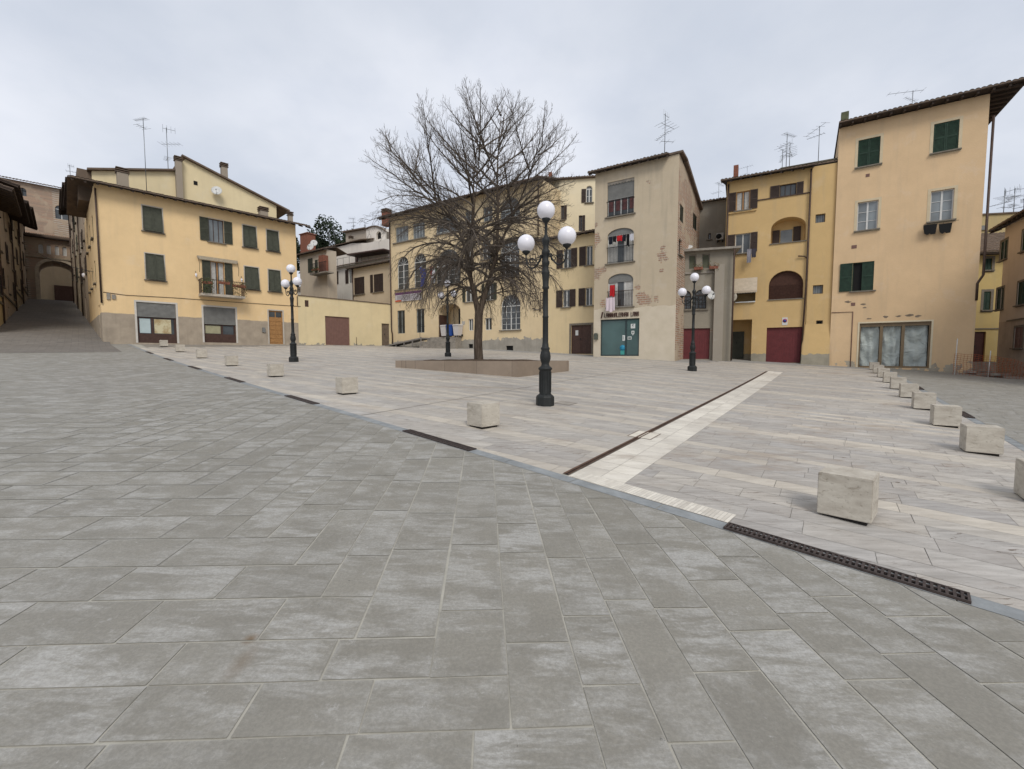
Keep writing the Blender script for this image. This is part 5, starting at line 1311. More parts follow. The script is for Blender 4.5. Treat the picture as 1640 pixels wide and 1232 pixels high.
        for s in (-1, 1): MB().lathe([(.1, -.025), (.1, .025)], 14, Matrix.Translation((s * .26, .24, .1)) @ Matrix.Rotation(R(90), 4, 'Y')).build("wheel", M_BLACK, e)
    bin_(428, 460, simple("white bin plastic", (.55, .52, .50), .5, .06), "white wheeled bin left of the blue bin at the entrance"); bin_(462, 496, simple("blue bin plastic", (.02, .07, .28), .45, .06), "blue wheeled bin at the entrance of the arched building")
    bin_(501, 534, simple("white bin plastic", (.55, .52, .50), .5, .06), "white wheeled bin right of the blue bin at the entrance")
    # tall cream house behind
    B2_, F2 = building("tall_cream_house", (2.45, 36.2), (8.6, 35.2), "tall pale cream wall with three small windows rising behind the lower shuttered house", "house")
    z2 = F2.uz(*zp(4, 1200, 98))[1]; a = F2.bb(4, 1150, 250, 1172, 335); b_ = F2.bb(4, 1257, 308, 1278, 400); c_ = F2.bb(4, 1300, 135, 1336, 235)
    c_ = (*c_, (c_[2] - c_[0]) / 2)
    mb = MB(); wall(mb, F2, [a, b_, c_], 0, z2); body(mb, F2, 0, z2, 5); mb.build("wall", plaster("pale cream render", (.78, .68, .48), None, .12), B2_)
    window(F2, B2_, a, 'open', M_BROWN, M_BROWN, nx=2, ny=1, leaf=(0, .2)); window(F2, B2_, b_, 'open', M_BROWN, M_BROWN, nx=2, ny=1, leaf=(0, .2), sillm=False); window(F2, B2_, c_, 'open', M_BROWN, M_WHITE, nx=2, ny=2, leaf=(.35, 0))
    mb = MB(); tiles(mb, -.3, F2.L + .3, -.25, z2 + .02, 5, z2 + .8, F2.Ml); mb.box((-.3, -.2, z2 - .04), (F2.L + .3, 5, z2 + .0), F2.Ml); mb.build("roof", M_TILE, B2_)
    c = F2.bb(4, 1082, 62, 1102, 97, 1, False); mb = MB(); mb.box((c[0], .8, z2), (c[2], 1.3, c[3]), F2.Ml); mb.build("chimney", M_BRICKRED, B2_)
    # lower house with brown shutters
    B3, F3 = building("shuttered_house", (1.72, 34.05), (5.9, 31.25), "ochre-cream house with open dark brown shutters between the arched building and the peeling house", "house")
    P = lambda *a: F3.bb(4, *a)
    r1 = [P(1010, 540, 1045, 630), P(1166, 500, 1214, 616), P(1300, 488, 1337, 602)]; r2 = [P(1008, 752, 1035, 850), P(1164, 738, 1205, 842), P(1296, 722, 1336, 832)]
    for row in (r1, r2):
        z0 = row[1][1]; z1 = row[1][3]
        for i in range(3): row[i] = (row[i][0], z0, row[i][2], z1)
    d = P(1212, 942, 1330, 1110); d = (d[0], gz(*F3.W(d[0], 0).xy) - .05, d[2], d[3]); zt3 = F3.uz(*zp(4, 1335, 408))[1]
    mb = MB(); wall(mb, F3, r1 + r2 + [d], -.6, zt3); body(mb, F3, -.6, zt3, 5, left=False); mb.build("wall", plaster("ochre cream render", (.70, .56, .34), (.25, (.36, .31, .25), .5), .3), B3)
    for h in r1 + r2: window(F3, B3, h, 'open', M_BROWN, M_WHITE, nx=2, ny=1, leaf=(.5, .46) if h[2] < F3.L - .3 else (.5, 0))
    dd_ = door(F3, B3, d, M_DKWOOD); surround(F3, B3, *d, M_SILL, .14, bottom=False).build("surround", M_SILL, dd_)
    q = P(1236, 975, 1252, 1005); MB().box((q[0], .06, q[1]), (q[2], .08, q[3]), F3.Ml).build("notice", M_WHITE, dd_)
    roof(F3, B3, zt3, 5, .5, .28, ua=-.1, ub=F3.L, both=False)
school()
# ================= peeling plaster house
def peeling():
    B, F = building("peeling_house", (5.44, 29.5), (9.84, 26.67), "narrow house with peeling beige plaster, bare brick patches and a teal glass shop", "house")
    P = lambda *a: F.bb(6, *a)
    t = P(122, 325, 245, 512); m = P(122, 550, 243, 725); l = P(124, 762, 240, 925); s = P(90, 972, 268, 1155)
    m = (*m, .42); l = (*l, .42); s = (s[0], gz(*F.W(s[0], 0).xy) + .03, s[2], s[3])
    zt0 = F.uz(*zp(12, 70, 365))[1]; zt1 = F.uz(*zp(12, 920, 145))[1]; zt = (zt0 + zt1) / 2; q = lambda u, z: (*F.W(u, z)[:2], z)
    def at(zk, x, y): u, z = F.uz(*zp(zk, x, y)); return F.W(u, z)
    br = [(*at(6, 60, 625), .6), (*at(6, 66, 775), .6), (*at(6, 290, 885), .55), (*at(6, 370, 690), .42), (*at(6, 62, 550), .3), (*at(6, 72, 600), .42), (*at(6, 60, 655), .3), (*at(6, 70, 760), .4), (*at(6, 98, 750), .34), (*at(6, 60, 790), .3), (*at(6, 262, 830), .26), (*at(6, 270, 875), .38), (*at(6, 310, 890), .36), (*at(6, 345, 885), .25), (*at(6, 372, 650), .22), (*at(6, 366, 700), .3), (*at(6, 368, 760), .2), (*at(6, 104, 905), .3)]
    mat = plaster("peeling plaster", C_PL, None, .9, (.72, .74, .9, [(b[0], b[1], b[2], b[3]) for b in br], F.uz(*zp(6, 250, 925))[1]))
    # pale repaired band at the foot: second plaster mixed in by height
    nt = mat.node_tree; bs = nt.nodes["Principled BSDF"]; old = bs.inputs["Base Color"].links[0].from_socket
    geo = nt.nodes.new("ShaderNodeNewGeometry"); sp = nt.nodes.new("ShaderNodeSeparateXYZ"); nt.links.new(geo.outputs["Position"], sp.inputs[0])
    nz = nt.nodes.new("ShaderNodeTexNoise"); nz.inputs["Scale"].default_value = 1.6; nz.inputs["Detail"].default_value = 5; nt.links.new(geo.outputs["Position"], nz.inputs["Vector"])
    mm = nt.nodes.new("ShaderNodeMath"); mm.operation = 'MULTIPLY_ADD'; mm.inputs[1].default_value = .35; nt.links.new(nz.outputs["Fac"], mm.inputs[0]); nt.links.new(sp.outputs[2], mm.inputs[2])
    ls = nt.nodes.new("ShaderNodeMath"); ls.operation = 'LESS_THAN'; ls.inputs[1].default_value = F.uz(*zp(6, 330, 918))[1] + .17; nt.links.new(mm.outputs[0], ls.inputs[0])
    mr = nt.nodes.new("ShaderNodeMapRange"); mr.inputs[1].default_value = .3; mr.inputs[2].default_value = .7; nt.links.new(nz.outputs["Fac"], mr.inputs[0])
    pc = nt.nodes.new("ShaderNodeMix"); pc.data_type = 'RGBA'; pc.inputs[6].default_value = (.56, .49, .375, 1); pc.inputs[7].default_value = (.64, .565, .45, 1); nt.links.new(mr.outputs[0], pc.inputs[0])
    mx = nt.nodes.new("ShaderNodeMix"); mx.data_type = 'RGBA'; nt.links.new(ls.outputs[0], mx.inputs[0]); nt.links.new(old, mx.inputs[6]); nt.links.new(pc.outputs[2], mx.inputs[7]); nt.links.new(mx.outputs[2], bs.inputs["Base Color"])
    mb = MB(); wall(mb, F, [(t[0], t[1], t[2], t[3], 0, .35), (*m[:4], .42, .35), (*l[:4], .42, .35), s], -.8, zt); body(mb, F, -.8, zt, 12.5, right=False, back=False)
    # side wall (faces right), its top steps down away from the square
    S = Fac(F.P1, F.P1 + F.n * 12.7, B); zd = lambda u: zt - .15 - max(0, u - 1) * .24
    w1 = S.bb(6, 433, 415, 448, 515); w2 = S.bb(6, 515, 485, 533, 580); w3 = S.bb(6, 570, 540, 581, 600); w4 = S.bb(6, 432, 585, 444, 675)
    w1 = (max(.5, w1[0]), w1[1], max(.5, w1[0]) + 1.0, w1[3]); w4 = (max(.4, w4[0]), w4[1], max(.4, w4[0]) + .8, w4[3])
    ws = [w1, w2, w3, w4]
    ms = MB(); wall(ms, S, ws, -.8, max(h[3] for h in ws) + .2); z9 = max(h[3] for h in ws) + .2
    ms.poly([(0, 0, z9), (S.L, 0, z9), (S.L, 0, max(z9 + .05, zd(S.L))), (1, 0, zt - .15), (0, 0, zt)], S.Ml)
    mb.build("wall", mat, B)
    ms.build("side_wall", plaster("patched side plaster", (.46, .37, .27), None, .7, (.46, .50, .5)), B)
    for h in (w1, w2, w3): window(S, B, h, 'closed', M_DGREEN, M_DGREEN, sillm=False)
    window(S, B, w4, 'sash', None, M_BROWN, nx=1, ny=1)
    rr, ze, zr = roof(F, B, zt, 1.3, .5, .3, ua=-.35, ub=F.L - .55, both=False, raft=True)
    mb = MB(); mb.box((F.L - .75, -.08, zt + .02), (F.L + .22, 1.3, zt + .14), F.Ml); 
    mb.add([(0, 1.3, zt + .45), (F.L + .2, 1.3, zt + .2), (F.L + .2, 12.7, zd(12) + .1), (0, 12.7, zd(12) + .35), (0, 1.3, zt), (F.L + .2, 1.3, zt - .05), (F.L + .2, 12.7, zd(12) - .02), (0, 12.7, zd(12))], [(0, 1, 2, 3), (7, 6, 5, 4), (1, 5, 6, 2), (0, 4, 5, 1)], F.Ml); mb.build("coping", M_TILE, rr)
    # top loggia: blind, curtained doors, railing
    def rail(h, hh, parent, mat=M_IRON, out=-.02):
        r = MB(); u0, z0, u1, z1 = h[:4]; x = u0 + .04
        while x < u1 - .02: r.box((x, out, z0 + .02), (x + .016, out + .016, z0 + hh), F.Ml); x += .095
        r.box((u0 - .03, out - .01, z0 + hh), (u1 + .03, out + .03, z0 + hh + .035), F.Ml); r.box((u0, out - .002, z0 + .06), (u1, out + .018, z0 + .085), F.Ml); return r.build("railing", mat, parent)
    w_ = window(F, B, (t[0], t[1], t[2], t[3]), 'sash', None, M_WHITE, nx=4, ny=1, blind=.5, sillm=True); rail(t, .95, w_)
    c = MB(); u0, z0, u1, z1 = t; k = (u1 - u0) / 4
    for i in range(4): c.box((u0 + i * k + .1, .125, z0 + .35), (u0 + (i + 1) * k - .05, .132, z0 + (z1 - z0) * .52), F.Ml)
    c.build("red_curtain", simple("dusky red curtain", (.17, .07, .07), .9, .4, 11), w_)
    a = MB(); n = 9
    for i in range(n):
        x0 = u0 + (u1 - u0) * i / n; x1 = u0 + (u1 - u0) * (i + 1) / n; a.poly([(x0, .04, z1), (x1, .04, z1), (x1, .03, z1 - .14), ((x0 + x1) / 2, .03, z1 - .22), (x0, .03, z1 - .14)], F.Ml)
    a.build("valance", M_CONC, w_)
    for h, bl in ((m, .26), (l, .25)):
        w_ = window(F, B, h, 'sash', None, M_WHITE, nx=3, ny=1, blind=bl, curtain=True); rail(h, 1.0, w_, M_IRON if h is m else M_PIPE)
    # shop
    u0, z0, u1, z1 = s; M = F.Ml; fr = MB(); um = u0 + (u1 - u0) * .66
    for a_, b_ in ((u0, u0 + .06), (um - .06, um + .05), (u1 - .06, u1)): fr.box((a_, .1, z0), (b_, .16, z1), M)
    for a_, b_ in ((z0, z0 + .08), (z1 - .09, z1)): fr.box((u0 + .06, .102, a_), (u1 - .06, .158, b_), M)
    sf = fr.build("shop_front", simple("dark teal aluminium", (.035, .055, .058), .5, .1), B); MB().box((u0 + .05, .13, z0 + .05), (u1 - .05, .14, z1 - .05), M).build("pane", M_TEAL, sf)
    MB().box((u0 + .06, .142, z0 + .2), (u1 - .06, .6, z0 + .21), M).build("shelf", M_TEAL, sf)
    st = MB()
    for (x0, y0, x1, y1) in ((720, 398, 792, 472), (583, 585, 625, 675), (668, 607, 732, 655)):
        h = F.bb(10, x0, y0, x1, y1, .12, False); st.box((h[0], .118, h[1]), (h[2], .127, h[3]), M)
    h = F.bb(10, 730, 512, 778, 588, .12, False); cx = (h[0] + h[2]) / 2; st.prism([(h[0], h[3]), (h[2], h[3]), (h[2], h[1] + .12), (cx, h[1]), (h[0], h[1] + .12)], .118, .127, M); st.build("sticker", simple("white sticker", (.66, .68, .66), .6, .05), sf)
    g = MB(); h = F.bb(10, 735, 405, 778, 465, .115, False); g.prism([(h[0] + .05, h[3]), (h[2] - .02, h[3]), (h[2] - .1, h[1] + .14), (h[2] - .03, h[1] + .14), (h[0] + .05, h[1]), (h[0] + .1, h[1] + .12), (h[0] + .02, h[1] + .12)], .113, .1175, M)
    for (x0, y0, x1, y1) in ((740, 530, 768, 545), (750, 520, 758, 575), (676, 618, 724, 645), (592, 600, 600, 660)): h = F.bb(10, x0, y0, x1, y1, .115, False); g.box((h[0], .113, h[1]), (h[2], .1175, h[3]), M)
    g.build("sticker_mark", simple("grey green print", (.12, .15, .14), .7, .1), sf)
    h = F.bb(10, 553, 765, 615, 875, .12, False); cx, cz = (h[0] + h[2]) / 2, (h[1] + h[3]) / 2; MB().lathe([(.001, 0), (.19, .001), (.19, .006), (.001, .007)], 20, M @ Matrix.Translation((cx, .126, cz + .1)) @ Matrix.Rotation(R(90), 4, 'X')).build("blue_sticker", simple("blue sticker", (.03, .26, .42), .6, .2, 6), sf)
    MB().box((cx - .13, .118, cz - .32), (cx + .13, .125, cz - .06), M).build("green_sticker", simple("green sticker", (.06, .33, .30), .6, .2, 6), sf)
    # shop sign: raised dark brown letters, too blurred in the photograph to read, so kept as letter-like strokes
    sg = MB(); q = random.Random(9); ha = F.bb(10, 222, 238, 838, 282, -.03); zc = (F.uz(*zp(10, 400, 255))[1] + F.uz(*zp(10, 700, 240))[1]) / 2; x = ha[0]; hh = .27
    sg.prism([(x + .02, zc - .18), (x + .09, zc - .18), (x + .19, zc + .22), (x + .10, zc + .22)], -.05, -.01, M); x += .26
    word = 0
    while x < ha[2] - .03:
        k = q.choice("HENOIRAL"); lw = .11 if k != 'I' else .03; a_ = zc - hh / 2; b_ = zc + hh / 2; t_ = .026
        if k in "HNERAOL": sg.box((x, -.05, a_), (x + t_, -.01, b_), M)
        if k in "HNAO": sg.box((x + lw - t_, -.05, a_), (x + lw, -.01, b_), M)
        if k in "ERAO": sg.box((x + t_, -.05, b_ - t_), (x + lw - (t_ if k in 'AO' else 0), -.01, b_), M)
        if k in "ELO": sg.box((x + t_, -.05, a_), (x + lw - (t_ if k == 'O' else 0), -.01, a_ + t_), M)
        if k in "HERA": sg.box((x + t_, -.05, zc - t_ / 2), (x + lw - (t_ if k in 'HA' else 0), -.01, zc + t_ / 2), M)
        if k == "N": sg.prism([(x + t_, b_), (x + t_ * 1.6, b_), (x + lw - t_, a_), (x + lw - t_ * 1.6, a_)], -.05, -.01, M)
        if k == "R": sg.box((x + lw - t_, -.049, a_), (x + lw, -.011, b_ - t_), M)
        if k == "I": sg.box((x, -.05, a_), (x + t_, -.01, b_), M)
        x += lw + .022; word += 1
        if word == 13: x += .13
    sg.build("shop_sign", simple("brown sign letters", (.085, .04, .032), .7, .2), B)
    h = F.bb(6, 63, 1042, 80, 1071, 0, False); lb = MB(); lb.box((h[0], -.14, h[1]), (h[2], 0, h[3] - .1), M); lb.prism([(h[0], h[3] - .098), (h[2], h[3] - .098), (h[2] - .05, h[3]), (h[0] + .05, h[3])], -.14, 0, M); lb.build("letter_box", simple("grey green letter box", (.10, .11, .09), .6, .2), B)
    u, z = F.uz(*zp(6, 385, 205), .5); z2 = F.uz(1066, 182, .5)[1]; aerial(F, u, .5, z, z2 - z, "tall multi-armed aerial on the corner of the peeling house", 3, .5, 1.0)
    # laundry
    def cloth(u0, z1, u1, z0, w, mat, label, seed=1, name="laundry"):
        p = F.W(u0, z1, w); e = empty(name, T(p.x, p.y, p.z, math.atan2(F.d.y, F.d.x)), label, "laundry"); q = random.Random(seed); b = MB(); W_ = u1 - u0; H_ = z1 - z0; nx_, nz_ = 10, 8
        ph = q.random() * 6
        vs = [(W_ * (i / nx_ - .5) * (1 - .12 * (j / nz_) * math.sin(3 + ph)) + W_ / 2, .05 * math.sin(i * 1.6 + ph) * (.3 + j / nz_), -H_ * j / nz_ * (1 + .06 * math.sin(i * .9 + ph))) for j in range(nz_ + 1) for i in range(nx_ + 1)]
        fs = [(j * (nx_ + 1) + i, j * (nx_ + 1) + i + 1, (j + 1) * (nx_ + 1) + i + 1, (j + 1) * (nx_ + 1) + i) for j in range(nz_) for i in range(nx_)]
        b.add(vs, fs, None, 0, True); b.build("cloth", mat, e)
        MB().box((W_ * .2, -.02, -.03), (W_ * .2 + .02, .02, .04)).box((W_ * .8, -.02, -.03), (W_ * .8 + .02, .02, .04)).build("peg", M_DKWOOD, e)
    cd = simple("navy cloth", (.015, .018, .03), .9, .3); cr = simple("red cloth", (.50, .02, .025), .9, .2); cw = simple("white cloth", (.62, .62, .66), .9, .1); cb = simple("black cloth", (.012, .012, .014), .95, .2); cp = simple("pale pink cloth", (.66, .56, .60), .9, .08)
    zl = F.uz(*zp(6, 180, 592), -.25)[1]; U = lambda x: F.uz(*zp(6, x, 600), -.25)[0]
    for i, (x0, x1, dz, mt, lb) in enumerate(((130, 146, .5, cd, "dark navy garment at the left end of the middle washing line"), (147, 164, .38, cb, "black garment left of the red one on the middle washing line"), (166, 191, .36, cr, "red garment on the middle washing line"), (192, 208, .42, cd, "dark garment right of the red one on the middle washing line"), (210, 224, .75, cb, "long black garment on the middle washing line"), (225, 242, .45, cw, "white cloth at the right end of the middle washing line"))):
        cloth(U(x0), zl - .02, U(x1), zl - dz, -.25, mt, lb, i)
    MB().tube([(U(122), -.25, zl + .01), (U(246), -.25, zl + .01)], .008, 4, M).build("washing_line", M_CURT, B)
    zl = F.uz(*zp(6, 140, 822), -.2)[1]; u = F.uz(*zp(6, 133, 822), -.2)[0]; cloth(u, zl, u + .36, zl - .72, -.2, cr, "red garment hanging in the lowest arch of the peeling house", 8); 
    uu = F.uz(*zp(6, 116, 880), -.45); cloth(uu[0], uu[1], F.uz(*zp(6, 156, 880), -.45)[0], F.uz(*zp(6, 140, 942), -.45)[1], -.45, cp, "pale pink towel draped below the lowest arched balcony", 9)
    for i in range(5):
        x = F.uz(*zp(6, 198 + i * 8, 820), .06)[0]; b = MB(); b.tube([(x, .06, 0 + F.uz(*zp(6, 200, 812), .06)[1]), (x + .05, .06, F.uz(*zp(6, 200, 895), .06)[1])], .03, 5, M)
    return B, F, cloth
PB, PF, cloth_fn = peeling()
# ================= grey garage building
def grey():
    B, F = building("grey_garage_house", (10.45, 28.75), (13.75, 27.75), "low grey weathered building with twin arched windows and an oxblood garage door", "building")
    P = lambda *a: F.bb(6, *a, 0, False)
    a1 = P(447, 845, 508, 932); a2 = P(525, 845, 577, 932); g = P(432, 1020, 592, 1160); w1 = P(495, 682, 530, 748); w2 = P(556, 680, 592, 738); zc = F.uz(*zp(6, 550, 668))[1]
    a1 = (a1[0], a1[1], a1[2], a1[3], (a1[2] - a1[0]) / 2); a2 = (a2[0], a1[1], a2[2], a1[3], (a2[2] - a2[0]) / 2); w2 = (w2[0], w1[1], w2[2], w1[3]); g = (g[0] + .02, gz(*F.W(.5, 0).xy) - .02, g[2], g[3])
    mb = MB(); wall(mb, F, [a1, a2, g, w1, w2], -.8, zc, ua=-.6); body(mb, F, -.8, zc, 6); mb.build("wall", plaster("weathered grey render", (.28, .25, .20), None, 1.0, (.64, .70, .7)), B)
    M = F.Ml; MB().box((-.6, -.38, zc), (F.L + .35, 1.5, zc + .13), M).build("cornice", M_CONC, B)
    zb = F.uz(*zp(6, 550, 765))[1]; MB().box((-.6, -.07, zb - .05), (F.L - .55, .01, zb + .08), M).build("string_course", M_CONC, B)
    u = F.uz(*zp(6, 610, 1000))[0]; MB().box((u - .05, -.28, -.8), (u + .5, .01, zc - .9), M).build("pilaster", plaster("stained grey render", (.32, .285, .235), None, 1.0), B)
    for h in (a1, a2): window(F, B, h, 'sash', None, M_BROWN, nx=3, ny=3, sillm=False, bars=True)
    MB().box((a1[0] - .12, -.1, a1[1] - .1), (a2[2] + .12, .02, a1[1] - .003), M).build("sill", M_SILL, B)
    for h in (w1, w2): window(F, B, h, 'sash', None, M_CONC, nx=1, ny=1, pane=simple("dull green blind", (.10, .105, .07), .8, .2), sillm=False)
    door(F, B, g, M_RED, 'ribbed', knob=False, name="garage_door")
    pipe(F, B, [(F.L - .02, zc), (F.L - .02, gz(*F.P1))], .05, w=-.34)
    dish(F, F.uz(*zp(6, 594, 868), -.4)[0], -.45, F.uz(*zp(6, 594, 868), -.4)[1], .3, "white satellite dish on the grey building behind the right lamp post", (.3, -.9, .2))
    dish(F, F.uz(*zp(6, 487, 640), .8)[0], .8, zc + .45, .36, "white satellite dish lying low on the grey building's cornice", (-.2, -.5, .85))
    for i, x in enumerate((540, 610)):
        uu = F.uz(*zp(6, x, 735), -.2)[0]; plant_box(F, uu, -.2, w1[1] - .1, .5, ("brick-red flower box under the left small window of the grey building", "brick-red flower box at the right of the small windows of the grey building")[i], True, .02, 40)
    # set-back old wall with air conditioner
    B2_, F2 = building("old_rear_house", (12.0, 33.2), (17.0, 30.6), "old stained grey rear wall with an air conditioner above the grey building", "house")
    zt = F2.uz(*zp(6, 620, 435))[1]; c = F2.bb(6, 585, 583, 597, 612); mb = MB(); wall(mb, F2, [c], 2, zt, ua=-.5); body(mb, F2, 2, zt, 5, ua=-.5); mb.build("wall", plaster("old grey render", (.25, .225, .185), None, 1.0, (.68, .74)), B2_)
    window(F2, B2_, c, 'sash', None, M_BROWN, nx=1, ny=1); mb = MB(); tiles(mb, -.6, F2.L, -.3, zt, 3, zt + .5, F2.Ml); mb.build("roof", M_TILE, B2_)
    h = F2.bb(6, 622, 582, 655, 612, -.4, False); p = F2.W(h[0], h[1], -.4); e = empty("air_conditioner", T(p.x, p.y, p.z, math.atan2(F2.d.y, F2.d.x)), "white air conditioner box on the stained wall above the grey building", "air conditioner")
    w, hh = h[2] - h[0], h[3] - h[1]; MB().box((0, 0, 0), (w, .35, hh)).build("case", simple("ac enamel", (.42, .41, .38), .6, .15), e); MB().lathe([(.001, 0), (hh * .4, .001), (hh * .4, .01), (.001, .012)], 18, Matrix.Translation((w * .36, -.002, hh / 2)) @ Matrix.Rotation(R(90), 4, 'X')).build("fan_grille", M_BLACK, e)
    MB().box((.05, .02, -.12), (.1, .4, -.003)).box((w - .1, .02, -.12), (w - .05, .4, -.003)).build("bracket", M_IRON, e)
    u, z = F2.uz(*zp(6, 632, 430), 1); aerial(F2, u, 1, z, 1.2, "short thin aerial on the old rear wall", 0, .4, .6)
grey()
# ================= ochre house with arched loggias
OCH = (.60, .42, .20)
def ochre():
    B, F = building("ochre_house", (14.0, 29.42), (19.1, 26.6), "deep ochre house with two arched loggias, an oxblood garage door and a recessed porch", "house")
    m = plaster("ochre render", OCH, (gz(17, 27.8) + .55, (.33, .30, .235), .12), .5); P = lambda *a, w=0, sh=True: F.bb(7, *a, w, sh); M = F.Ml
    wl_ = P(112, 385, 175, 482); w2 = P(107, 580, 177, 678); lg = P(100, 850, 200, 900); por = P(62, 978, 182, 1165)
    tw = P(312, 350, 388, 418); A1 = P(272, 498, 432, 632); A2_ = P(262, 748, 420, 888); gd = P(250, 1012, 420, 1168)
    s1 = P(475, 493, 520, 538); s2 = P(463, 820, 510, 863); s3 = P(478, 983, 508, 1018)
    A1 = (*A1, .62, .9); A2_ = (*A2_, .85, .25)
    zg = gz(17.5, 27.4); gd = (gd[0], zg, gd[2], gd[3]); por = (max(.05, por[0]), -.4, por[2], por[3], 0, 1.6)
    zt = F.uz(*zp(7, 60, 343))[1]; zt_r = F.uz(*zp(7, 568, 262))[1]
    ls = F.uz(*zp(7, 448, 600))[0]
    ztm = (zt + F.uz(*zp(7, 445, 290))[1]) / 2
    mb = MB(); wall(mb, F, [wl_, w2, lg, por, tw, A1, A2_, gd], -1.0, ztm, ub=ls)
    wall(mb, F, [s1, s2, s3], -1.0, zt_r, ua=ls, w=-.05); mb.poly([(ls, 0, -1), (ls, -.05, -1), (ls, -.05, zt_r), (ls, 0, zt_r)], M)
    body(mb, F, -1, ztm, 8, ub=ls, right=False); body(mb, F, -1, zt_r, 8, ua=ls)
    # backs of the recesses
    mb.poly([(por[0], 1.6, -1), (por[2], 1.6, -1), (por[2], 1.6, por[3]), (por[0], 1.6, por[3])], M); mb.poly([(A1[0], .9, A1[1]), (A1[2], .9, A1[1]), (A1[2], .9, A1[3]), (A1[0], .9, A1[3])], M)
    mb.poly([(lg[0], .9, lg[1]), (lg[2], .9, lg[1]), (lg[2], .9, lg[3]), (lg[0], .9, lg[3])], M)
    # flared buttress foot between garage and the right wall
    u0 = F.uz(*zp(7, 422, 1000))[0]; u1 = F.uz(*zp(7, 408, 1165))[0]; ur = F.L - .02
    mb.add([(ls - .02, -.06, 2.0), (F.L, -.06, 2.0), (F.L, -.42, -1), (u1 - .05, -.42, -1), (u0 - .03, -.01, gd[3]), (gd[2] + .0, 0, -1), (ls, 0, 2.0)], [(0, 3, 2, 1), (0, 4, 3), (4, 5, 3), (0, 6, 4)], M)
    mb.build("wall", m, B)
    # projecting stack of loggias at centre: thin raised outline courses
    c = MB(); za = F.uz(*zp(7, 330, 415))[1]; c.box((P(210, 430, 211, 431)[0], -.05, za - .03), (ls, .0, za + .03), M); c.build("string_course", M_PIPE, B)
    window(F, B, wl_, 'open', M_BROWN, M_WOOD, nx=2, ny=1, leaf=(.42, .42), curtain=True); window(F, B, w2, 'open', M_BROWN, M_CURT, nx=2, ny=1, leaf=(.42, .38)); window(F, B, tw, 'open', M_BROWN, M_BROWN, nx=3, ny=1, leaf=(.5, .35), sillm=False)
    z1 = wl_[1]; MB().box((.1, -.09, z1 - .14), (P(205, 480, 206, 481)[0], .0, z1 - .075), M).build("string_course", m, B)
    # upper loggia
    i_ = MB(); u0, z0, u1, z1 = A1[:4]; i_.box((u0 + .1, .85, z0), (u0 + .5, .895, z0 + 1.0), M).build("loggia_shutter", M_BROWN, B); MB().box((u1 - .6, .85, z0), (u1 - .2, .895, z0 + 1.1), M).build("loggia_shutter", M_BROWN, B)
    MB().box((u0 + .55, .86, z0), (u1 - .65, .89, z0 + .95), M).build("loggia_glazing", M_PANEB, B); MB().box((u0 - .05, -.06, z0 - .06), (u1 + .05, .3, z0 - .003), M).build("sill", M_SILL, B)
    # lower loggia closed with a dark blind
    u0, z0, u1, z1 = A2_[:4]; A = arch_pts(u0, u1, z1 - .85, .85); k = MB(); k.poly([(u0, .2, z0), (u1, .2, z0)] + [(a, .2, z) for a, z in A[::-1]], M); 
    for i in range(24): x = u0 + .03 + (u1 - u0 - .06) * i / 24; k.box((x, .17, z0), (x + .03, .195, z1 - .85), M)
    k.build("loggia_blind", simple("dark brown cane blind", (.07, .032, .022), .85, .3, 9), B); MB().box((u0 - .05, -.06, z0 - .06), (u1 + .05, .16, z0 - .003), M).build("sill", M_SILL, B)
    door(F, B, gd, M_RED, 'ribbed', knob=False, name="garage_door", w=.12)
    dr = F.bb(7, 90, 1035, 147, 1160, 1.6, False); door(F, B, (dr[0], gz(*F.W(dr[0], 0, 1).xy), dr[2], dr[3]), simple("grey green door", (.06, .065, .05), .6, .3), w=1.5)
    # awning on the left loggia
    u0, z0, u1, z1 = lg; zt_a = F.uz(*zp(7, 140, 790))[1]; a = MB(); n = 16
    pa = [(-.02, zt_a), (-.55, lg[3] + .02)]
    for i in range(n):
        x0 = u0 - .12 + (u1 - u0 + .2) * i / n; x1 = u0 - .12 + (u1 - u0 + .2) * (i + 1) / n
        a.poly([(x0, pa[0][0], pa[0][1]), (x1, pa[0][0], pa[0][1]), (x1, pa[1][0], pa[1][1]), (x0, pa[1][0], pa[1][1])], M); a.poly([(x0, -.55, pa[1][1]), (x1, -.55, pa[1][1]), (x1, -.55, pa[1][1] - .1), ((x0 + x1) / 2, -.55, pa[1][1] - .17), (x0, -.55, pa[1][1] - .1)], M)
    a.build("awning", simple("cream awning stripes", (.50, .42, .32), .9, .15, 5), B); MB().box((u0 + .1, -.12, z0 - .07), (u1, .0, z0), M).build("sill", M_WHITE, B)
    for h in (s1, s2, s3):
        w_ = window(F, B, h, 'sash', None, M_SILL, nx=1, ny=1, sillm=False, pane=M_BLACK if h is s3 else M_PANEB)
        g = MB(); 
        for x in range(1, 4): xx = h[0] + (h[2] - h[0]) * x / 4; g.box((xx - .007, .02, h[1]), (xx + .007, .034, h[3]), M)
        g.build("grille", M_IRON, w_)
    rr, ze, zr = roof(F, B, ztm, 8, .55, .28, ua=-.35, ub=ls + .1)
    roof(F, B, zt_r + .05, 8, .35, .2, ua=ls - 1.6, ub=F.L + .05, w0=.25)
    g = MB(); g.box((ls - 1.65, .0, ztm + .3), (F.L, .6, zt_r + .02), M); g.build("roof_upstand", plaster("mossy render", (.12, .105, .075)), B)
    mb = MB(); h = P(100, 273, 122, 318, w=1.0, sh=False); mb.box((h[0], .9, ztm), (h[2], 1.25, h[3]), M).build("chimney", M_BRICKRED, rr)
    pipe(F, B, [(ls - .05, ztm - .15), (ls - .08, 4.4), (ls - .2, zg)], .05, w=-.12); pipe(F, B, [(.1, ztm - .2), (.1, por[3] + .0), (.02, -.3)], .05)
